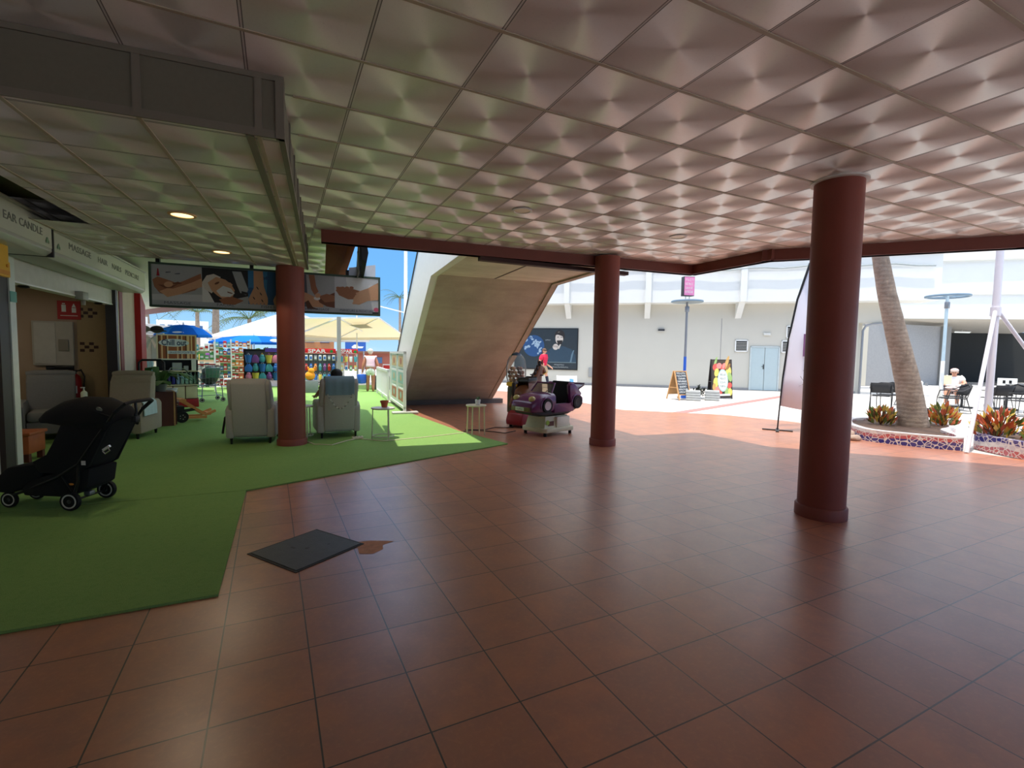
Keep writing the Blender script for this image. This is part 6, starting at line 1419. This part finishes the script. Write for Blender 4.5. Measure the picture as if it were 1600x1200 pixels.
t = thing('box_sign', 'pink and white box sign fixed above the disc of the blue lamp post', 'sign', (13.29,12.92,3.66), face_cam(13.29,12.92)+.5)
m = M(); m.box(-.2,.2,-.11,.11,0,.68,.01); m.ob('casing', DKGREY, t)
m = M(); m.box(-.19,.19,-.116,-.11,.02,.66); m.ob('face', pm('pink sign face', (222,130,176), .4), t, smooth=0)
for n_, z_ in ((4,.56),(6,.42),(5,.28),(7,.14)): m = M(); m.scribble(front(-.118,z_,0), .3, .08, n_, n_); m.ob('lettering', WHITE, t, smooth=0, recalc=False)
# A-boards
def a_board(name, label, x, y, rz, w_, h, draw, framemat, facemat, d=.32, b=.18):
    t = thing(name, label, 'sign', (x, y, 0), rz)
    for s in (-1, 1):
        m = M()
        for sx in (-1, 1): m.bar((sx*(w_/2-.02), s*d, 0), (sx*(w_/2-.02), s*.02, h), .035)
        m.bar((-w_/2+.02,s*.02,h-.02),(w_/2-.02,s*.02,h-.02),.035); m.bar((-w_/2+.02,s*(d*(1-b)+.004),h*b),(w_/2-.02,s*(d*(1-b)+.004),h*b),.035); m.ob('frame', framemat, t, smooth=0)
        m = M(); m.loft([[(-w_/2+.02,s*(d*(1-b))-.008,h*b),(w_/2-.02,s*(d*(1-b))-.008,h*b),(w_/2-.02,s*(d*(1-b))+.008,h*b),(-w_/2+.02,s*(d*(1-b))+.008,h*b)],[(-w_/2+.02,s*.025-.008,h-.02),(w_/2-.02,s*.025-.008,h-.02),(w_/2-.02,s*.025+.008,h-.02),(-w_/2+.02,s*.025+.008,h-.02)]]); m.ob('panel', facemat if s < 0 else framemat, t, smooth=0)
    for sx in (-1, 1): m = M(); m.bar((sx*(w_/2-.01),-d*.55,h*.42),(sx*(w_/2-.01),d*.55,h*.42),.02); m.ob('stay', framemat, t, smooth=0)
    tilt = math.atan2(d*(1-b)-.025, h*(1-b)-.02)
    X0 = Matrix.Translation((0,-d*(1-b)-.01,h*b)) @ Matrix.Rotation(-tilt, 4, 'X')
    draw(t, X0, w_-.06, (h*(1-b)-.02)/cos(tilt)); return t
def chalk(t, X, w_, h):
    for k in range(8): m = M(); m.scribble(X @ front(-.006, h*.92-k*h*.115), w_*(.84-.2*(k % 3 == 2)), h*.07, 8+k % 4, k, .16); m.ob('lettering', pm('chalk white', (206,208,206), .9), t, smooth=0, recalc=False)
a_board('chalkboard', 'wooden A-board with white chalk writing at the foot of the blue lamp post', 12.75,12.62,face_cam(12.75,12.6)+.75,.55,1.0,chalk,WOODL,pm('chalkboard black', (58,64,72), .8))
def fruit(t, X, w_, h):
    pal = {k: pm('fruit '+k, v, .5) for k, v in dict(red=(206,90,80), pink=(222,140,130), yellow=(226,206,104), green=(150,180,110), brown=(150,110,64), white=(222,226,220), tan=(200,160,96), dark=(70,60,48), mint=(176,206,196)).items()}
    PKs = list(pal); m = M()
    def A(c, pts, d): m.mi = PKs.index(c); m.poly([X @ Vector(((x-.5)*w_, -d, z*h)) for x, z in pts])
    A('dark', [(0,0),(1,0),(1,1),(0,1)], .002)
    rnd = random.Random(2)
    for k, (c, x, z, rx, rz) in enumerate((('green',.2,.95,.16,.05),('tan',.78,.93,.22,.07),('red',.2,.8,.16,.1),('pink',.38,.84,.14,.08),('red',.58,.78,.16,.1),('pink',.62,.84,.1,.06),('yellow',.24,.66,.13,.1),('yellow',.86,.7,.14,.14),('green',.92,.55,.1,.14),('yellow',.2,.4,.14,.13),('brown',.85,.82,.14,.05),('red',.9,.32,.12,.08),('pink',.25,.18,.16,.1),('red',.4,.12,.12,.07),('green',.75,.16,.12,.09),('yellow',.92,.15,.1,.1),('tan',.1,.28,.1,.08),('red',.1,.1,.1,.06))): A(c, ellp(x, z, rx, rz, rnd.random(), 18), .004+.0006*k)
    A('mint', ellp(.55,.45,.27,.3,0,28), .02); A('white', ellp(.55,.45,.23,.26,0,28), .021); A('white', [(.2,.03),(.9,.05),(.9,.1),(.2,.08)], .021)
    m.ob('picture', list(pal.values()), t, smooth=0, recalc=False)
    for k in range(4): m = M(); m.scribble(X @ front(-.024, h*(.6-.1*k), w_*.05), w_*.3, h*.05, 6, k); m.ob('lettering', pm('print grey text', (110,126,124), .6), t, smooth=0, recalc=False)
a_board('menu_board', 'tall A-board covered in fruit pictures standing alone on the plaza', 14.75,12.6,face_cam(14.75,12.6)+.3,.74,1.42,fruit,pm('black board edge', (44,36,36), .6),pm('fruit backing', (90,70,60), .6),.3,.03)
def pic(t, X, w_, h):
    m = M(); m.mi = 0; m.poly([X @ Vector(p) for p in ((-w_*.28,-.005,h*.15),(w_*.0,-.005,h*.15),(w_*.04,-.005,h*.4),(-w_*.1,-.005,h*.55),(-w_*.26,-.005,h*.45))]); m.mi = 1; m.poly([X @ Vector(p) for p in ((w_*.15,-.005,h*.3),(w_*.36,-.005,h*.25),(w_*.36,-.005,h*.75),(w_*.15,-.005,h*.8))]); m.ob('picture', [WOODO, pm('print sky blue', (90,150,200), .5)], t, smooth=0, recalc=False)
a_board('sign_board', 'low white A-board standing on the plaza behind the purple car ride', 10.99,17.17,face_cam(10.99,17.17)+.15,.85,.62,pic,WHITE,WHITE,.2)
# grey planter blocks with withered plant by the lamp post
for k, (x, y, lab) in enumerate(((13.05,12.25,'left pale grey slab stack at the foot of the blue lamp post'),(13.75,12.05,'right pale grey slab stack at the foot of the blue lamp post'))):
    rz = face_cam(x, y)
    m = M(); rnd = random.Random(k)
    for i in range(4): o_ = .03*(rnd.random()-.5); m.box(-.24+o_,.24+o_,-.2,.2,.085*i,.085*i+.078,.015)
    o = m.ob('slab_stack', pm('pale grey stone', (172,174,172), .8, .15)); o.location = (x, y, 0); o.rotation_euler.z = rz; tag(o, lab, 'slabs', 'slab stacks')
t = thing('shrub', 'dark low shrub behind the grey slab stacks', 'plant', (13.75,12.65,0))
m = M(); rnd = random.Random(9)
for k in range(130):
    a = rnd.random()*6.28; r = .5*rnd.random(); p = Vector((r*cos(a), r*sin(a)*.7, .1+.4*rnd.random()*(1-r))); d = Vector((rnd.uniform(-1,1), rnd.uniform(-1,1), rnd.uniform(-.2,1))).normalized()*.09; s = d.cross(Vector((.3,.2,1))).normalized()*.03; m.poly([p-d, p+s, p+d, p-s])
m.ob('leaves', pm('blackish leaf', (60,66,56), .7), t, smooth=0); m = M(); [m.tube([(0,0,0),(.25*cos(k),.2*sin(k),.35)], .012, 5) for k in range(6)]; m.ob('stems', BLACK, t)
# feather flag
t = thing('feather_flag', 'tall white feather flag half hidden by the nearest column', 'flag', (9.38,6.52,0), face_cam(9.38,6.52))
m = M(); m.box(-.28,.28,-.03,.03,0,.025); m.box(-.03,.03,-.25,.25,0,.025); m.ob('cross_base', DKGREY, t, smooth=0)
pole = [(0,0,.02),(.02,0,.5),(.05,0,1.1),(.12,0,1.9),(.24,0,2.7),(.42,0,3.4),(.66,0,3.85),(.86,0,3.7)]
m = M(); m.tube(pole, [.014,.014,.016,.02,.022,.022,.014,.008], 8); m.ob('pole', BLACK, t)
L_ = [(.03,.52),(.05,1.1),(.12,1.9),(.24,2.7),(.42,3.4),(.64,3.8)]; R_ = [(.5,.45),(.62,1.1),(.72,1.9),(.8,2.7),(.86,3.3),(.86,3.68)]
m = M(); m.loft([[(a[0]+(b[0]-a[0])*f, .025*sin(f*7+a[1]*2), a[1]+(b[1]-a[1])*f) for f in (i/10 for i in range(11))] for a, b in zip(L_, R_)], cap=False, closed=False); o = m.ob('sail', cloth_through('flag cloth', (240,242,250), .35), t, smooth=60); o.modifiers.new('th', 'SOLIDIFY').thickness = .004
m = M(); m.box(.38,.56,-.06,-.035,1.55,2.0); m.ob('printed_panel', pm('purple print', (126,86,130), .6), t, smooth=0)
m = M(); [m.tube([(.42+a,-.045,.95+b) for a, b in pl], .006, 5) for pl in (((-.08,.0),(.02,.06),(.12,.02)),((-.06,.2),(.0,.1),(.1,.16),(.12,.3)),((-.02,.32),(.08,.24)))]; m.ob('line_drawing', pm('grey print', (150,150,156), .6), t)

# planters, palm, plants, stones
def planter(label, pts, h, mat, name='planter', inset=.14):
    P = [Vector((x, y)) for x, y in pts]; n = len(P)
    Q = []
    for i in range(n):                                                # smooth the outline
        for f in (0, .25, .5, .75):
            p0, p1, p2, p3 = P[i-1], P[i], P[(i+1) % n], P[(i+2) % n]
            Q.append(.5*((2*p1)+(p2-p0)*f+(2*p0-5*p1+4*p2-p3)*f*f+(3*p1-p0-3*p2+p3)*f**3))
    c = sum(Q, Vector((0,0)))/len(Q)
    I = [q+(c-q).normalized()*inset for q in Q]
    t = thing(name, label, 'planter', (c.x, c.y, 0))
    m = M(); m.loft([[(q.x-c.x,q.y-c.y,0) for q in Q],[(q.x-c.x,q.y-c.y,h) for q in Q],[(q.x-c.x,q.y-c.y,h) for q in I],[(q.x-c.x,q.y-c.y,h-.06) for q in I]], cap=False); m.ob('wall', mat, t, smooth=30)
    m = M(); m.poly([(q.x-c.x,q.y-c.y,h-.05) for q in I]); m.ob('soil', pm('dark garden soil', (92,72,60), .95, .3, 8, bump=.6, bscale=20), t, smooth=0); return t
planter('kidney shaped mosaic planter around the foot of the leaning palm', [(9.86,5.0),(9.98,4.55),(10.25,4.02),(10.52,3.92),(11.3,4.42),(12.2,4.7),(12.7,5.3),(12.4,5.95),(11.5,6.25),(10.6,5.9),(10.1,5.45)], .22, mosaic_mat('blue and red mosaic'))
planter('mosaic planter full of croton shrubs at the right edge', [(10.95,3.95),(10.62,3.55),(10.36,2.95),(10.25,2.2),(10.5,1.3),(11.6,1.0),(12.8,2.0),(12.8,3.1),(11.6,3.86)], .27, mosaic_mat('red and blue mosaic', True))
t = thing('palm_tree', 'big leaning palm trunk rising out of the mosaic planter', 'tree', (11.72,5.2,.16))
m = M(); pts = [(0,0,0),(-.02,.02,.3),(-.1,.09,.9),(-.3,.26,1.9),(-.45,.4,2.7),(-.6,.52,3.6),(-.68,.6,4.6),(-.7,.62,5.6)]; fine = []
rad = [.275,.24,.21,.18,.16,.135,.13,.13]; rf = []
for i in range(len(pts)-1):
    for f in (0,.2,.4,.6,.8): fine.append(Vector(pts[i]).lerp(Vector(pts[i+1]), f)); rf.append((rad[i]*(1-f)+rad[i+1]*f)*(1+.018*(len(rf) % 2)))
m.tube(fine, rf, 24); m.ob('trunk', BARK, t, smooth=60)
rnd = random.Random(11)
for i in range(18):
    a = 2*pi*i/18+rnd.random()*.3; e = .9*rnd.random()-.1; d = Vector((cos(a), sin(a), 0)); s = Vector((-sin(a), cos(a), 0)); B_ = Vector((-.7,.62,5.5)); fl_ = 2.0
    pp_ = [B_+d*fl_*f+Vector((0,0,fl_*(e*f+.35*f-.75*f*f))) for f in (j/10 for j in range(11))]
    m = M(); m.tube(pp_, [.035-.003*j for j in range(11)], 5)
    for j in range(1, 11):
        for q in (0,.33,.66):
            p = pp_[j].lerp(pp_[min(j+1,10)], q); L = .5*(1-.5*abs(j-4)/6)
            for sg in (-1, 1): tip = p+s*sg*L*.9+d*L*.4-Vector((0,0,L*.35)); m.poly([p-d*.02, p+d*.03, tip])
    m.ob('frond', FROND, t, smooth=0)
CR = [pm('croton '+k, v, .45, .15, 20, spec=.5) for k, v in (('green',(96,112,52)),('yellow',(214,184,88)),('orange',(216,112,58)),('red',(188,92,66)),('maroon',(110,70,52)))]
def croton(x, y, z, r, h, label, seed, n=150, w_=(5,4,2,1,1), grp='croton shrubs'):
    rnd = random.Random(seed); t = thing('croton_shrub', label, 'plant', (x, y, z), 0, grp)
    bag = [i for i, k in enumerate(w_) for _ in range(k)]
    m = M()
    for k in range(n):
        a = rnd.random()*6.28; q = rnd.random()**.5; p = Vector((r*q*cos(a), r*q*sin(a), h*(.15+.8*rnd.random()*(1-.5*q*q)))); d = Vector((cos(a)*q, sin(a)*q, .5+rnd.random())).normalized(); L = .12+.08*rnd.random(); s = d.cross(Vector((rnd.uniform(-1,1),rnd.uniform(-1,1),.2))).normalized()*.034
        m.mi = rnd.choice(bag); up = Vector((0,0,.012)); m.poly([p-d*L*.5, p+s, p+d*L*.5+up, p-s])
    m.ob('leaves', CR, t, smooth=0)
    m = M(); [m.tube([(0,0,0),(r*.6*cos(k*1.3),r*.6*sin(k*1.3),h*.7)], .01, 5) for k in range(7)]; m.ob('stems', WOODD, t)
croton(11.25,5.55,.17,.24,.42,'croton shrub left of the palm trunk', 1)
croton(12.3,4.95,.17,.26,.5,'red tipped croton shrub right of the palm trunk', 2, w_=(4,3,2,2,1))
for k, (x, y, r, h, lab) in enumerate(((11.05,3.68,.34,.56,'tallest red tipped croton at the left end of the right planter'),(10.85,2.98,.32,.4,'yellow green croton at the near left of the right planter'),(11.35,2.75,.36,.48,'orange croton in the middle of the right planter'),(10.75,2.45,.3,.38,'low croton with one bright orange head in the right planter'),(11.1,2.1,.34,.44,'croton at the right edge of the photo in the right planter'),(11.65,3.2,.34,.46,'croton at the back of the right planter'))):
    croton(x, y, .2, r, h, lab, 20+k, 190, ((4,3,2,2,1),(6,5,1,0,1),(5,4,3,1,1),(5,3,3,1,2),(5,4,2,1,1),(5,4,2,1,1))[k])
STONE = pm('rough stone', (168,146,132), .9, .3, 6, bump=.6, bscale=14)
for k, (x, y, s, lab) in enumerate(((9.78,5.42,.2,'larger rough stone at the left end of the palm planter'),(10.05,5.75,.15,'smaller rough stone behind the first at the palm planter'),(9.7,5.2,.12,'flat stone lying in front of the palm planter end'))):
    m = M(); m.ell((0,0,s*.45),s,s*.8,s*.55,12,8)
    rnd = random.Random(k)
    for v in m.bm.verts: v.co += Vector((rnd.uniform(-1,1),rnd.uniform(-1,1),rnd.uniform(-.5,.5)))*s*.09
    o = m.ob('stone', STONE, smooth=50); o.location = (x, y, -.01); tag(o, lab, 'stone', 'stones by the planter')
t = thing('mast', 'white steel mast braced by slanting legs between the two planters', 'mast', (11.83,4.1,0))
MW = pm('white mast paint', (222,218,224), .4, .03)
m = M(); m.lathe([(.16,0),(.12,.02),(.058,.03),(.056,2.4),(.055,6.5)], 20); m.ob('post', MW, t)
for (x, y) in ((-1.62,-.34),(1.9,-.9)): m = M(); m.tube([(x,y,.0),(x*.03,y*.03,2.42)], .032, 12); m.ob('leg', MW, t)
m = M(); m.lathe([(.075,2.34),(.075,2.5)], 20); m.ob('collar', MW, t)
# cafe furniture
CHB = pm('black rattan', (40,40,42), .7, .2, 60); CHF = pm('dark chair frame', (44,44,46), .35)
def cafe_chair():
    t = thing('cafe_chair', 'x', 'chair', (0,0,0), 0)
    m = M(); m.prism([(-.22,-.24),(.22,-.24),(.21,.2),(-.21,.2)], 'z', .42, .445, .008); m.ob('seat', CHB, t)
    m = M()
    rings = [[(x*.26, .2+.05*(1-x*x)+dz*.12-.0, .52+dz*.3) for x in (-1,-.6,-.2,.2,.6,1)] for dz in (0,.5,1)]
    m.loft(rings, cap=False, closed=False); o = m.ob('backrest', CHB, t); o.modifiers.new('th', 'SOLIDIFY').thickness = .018
    m = M(); m.tube([(-.27,-.2,.64),(-.28,.1,.66),(-.25,.28,.76),(0,.36,.84),(.25,.28,.76),(.28,.1,.66),(.27,-.2,.64)], .014, 8); m.ob('top_rail', CHF, t)
    for s in (-1, 1):
        m = M(); m.tube([(s*.27,-.2,.64),(s*.27,-.26,.44),(s*.26,-.28,.02),(s*.26,.32,.02),(s*.25,.2,.44),(s*.26,.3,.78)], .012, 8); m.ob('leg_frame', CHF, t)
    m = M(); m.tube([(-.26,-.25,.42),(.26,-.25,.42)], .01, 6); m.tube([(-.25,.2,.42),(.25,.2,.42)], .01, 6); m.ob('crossbar', CHF, t)
    return t
c0 = cafe_chair()
spots = [(16.55,8.2,2.0,'black cafe chair farthest left, left of the palm trunk'),(17.2,8.3,2.2,'second black cafe chair left of the palm trunk, beside the farthest left one'),
 (17.8,6.95,-2.3,'black cafe chair in front of the lamp post with its side to the camera'),(18.75,7.3,-2.5,'black cafe chair close in front of the person in white'),
 (18.9,8.6,.4,'black cafe chair behind the round table right of the palm trunk'),(19.35,6.55,2.6,'black cafe chair directly behind the white mast'),(20.0,6.35,-1.4,'black cafe chair just right of the mast'),
 (18.75,5.75,2.9,'black cafe chair at the right edge, nearest to the camera'),(19.6,5.5,2.4,'black cafe chair at the right edge behind the nearest one'),(21.3,7.1,-.8,'black cafe chair with a green cushion beside the person in white'),(20.75,8.15,-.9,'black cafe chair under the person in white')]
for k, (x, y, a, lab) in enumerate(spots):
    if k == 0: c0.location = (x, y, -.01); c0.rotation_euler.z = a; c0['label'] = lab; c0['group'] = 'black cafe chairs'
    else: dup(c0, (x, y, -.01), a, lab, 'black cafe chairs')
m = M(); m.box(-.2,.2,-.22,.18,0,.05,.02); o = m.ob('cushion', pm('lime green cushion', (110,190,90), .8)); o.location = (21.3,7.1,.436); o.rotation_euler.z = -.8; tag(o, 'green cushion on the cafe chair beside the person in white', 'cushion')
def cafe_table(x, y, label):
    t = thing('cafe_table', label, 'table', (x, y, -.01), .3, 'cafe tables')
    m = M(); m.box(-.4,.4,-.4,.4,.71,.735,.006); m.ob('tabletop', pm('pale tabletop', (216,214,208), .4), t)
    m = M(); m.cyl((0,0,.03),(0,0,.71),.035,n=12); m.ob('pedestal', CHF, t)
    for k in range(4): a = k*pi/2+pi/4; m = M(); m.bar((0,0,.03),(.36*cos(a),.36*sin(a),.02),.05,.03); m.ob('foot', CHF, t, smooth=0)
    return t
cafe_table(17.95,7.85,'pale topped cafe table just right of the palm trunk'); cafe_table(20.05,7.6,'pale topped cafe table in front of the person in white'); cafe_table(20.7,6.75,'pale topped cafe table carrying the white menu box, right of the mast')
m = M(); m.lathe([(.05,0),(.055,.1),(.03,.13),(.03,.15)], 16); o = m.ob('sugar_jar', WHITE); o.location = (17.9,7.8,.726); tag(o, 'white jar on the cafe table right of the palm trunk', 'jar')
m = M(); m.lathe([(.04,0),(.04,.09),(.001,.09)], 14); o = m.ob('ashtray', GREYM); o.location = (18.05,7.72,.726); tag(o, 'grey ashtray on the cafe table right of the palm trunk', 'ashtray')
t = thing('menu_box', 'white menu box with dark marks on the cafe table right of the mast', 'sign', (20.65,6.75,.726), face_cam(20.65,6.75))
m = M(); m.box(-.22,.22,-.1,.1,0,.26,.008); m.ob('box', WHITE, t); m = M(); m.box(-.1,-.04,-.104,-.1,.1,.2); m.box(.04,.1,-.104,-.1,.1,.2); m.ob('print', BLACK, t, smooth=0)
m = M(); m.box(-.11,.11,-.006,.006,0,.3); o = m.ob('menu_card', pm('cream card', (226,214,180), .6), smooth=0); o.location = (19.95,7.98,.726); o.rotation_euler.z = -1.0; tag(o, 'cream menu card standing on the table by the person in white', 'card')
J = seated(); J['look'] = (0,-1,-.25); J.update(wrL=(.16,-.3,.76), wrR=(-.16,-.3,.76), elL=(.3,-.02,.78), elR=(-.3,-.02,.78))
J = {k: ((v[0], v[1]-.06, v[2]) if k != 'look' else v) for k, v in J.items()}
person('person', 'person in a white shirt and pink cap sitting at a cafe table on the terrace', (20.75,8.12,-.06), face_cam(20.75,8.12)-.05, J, [('shirt', TOPL, .05, WHC), ('shorts', SHORTS, .04, pm('pale pink shorts', (226,206,204), .9)), ('shoe', SHOE, .012, WHC), ('shoe', SHOER, .012, WHC)], GHAIR, SKIN, pm('pinkish cap', (222,186,178), .8), 1.25)
# sanity: drop nothing else
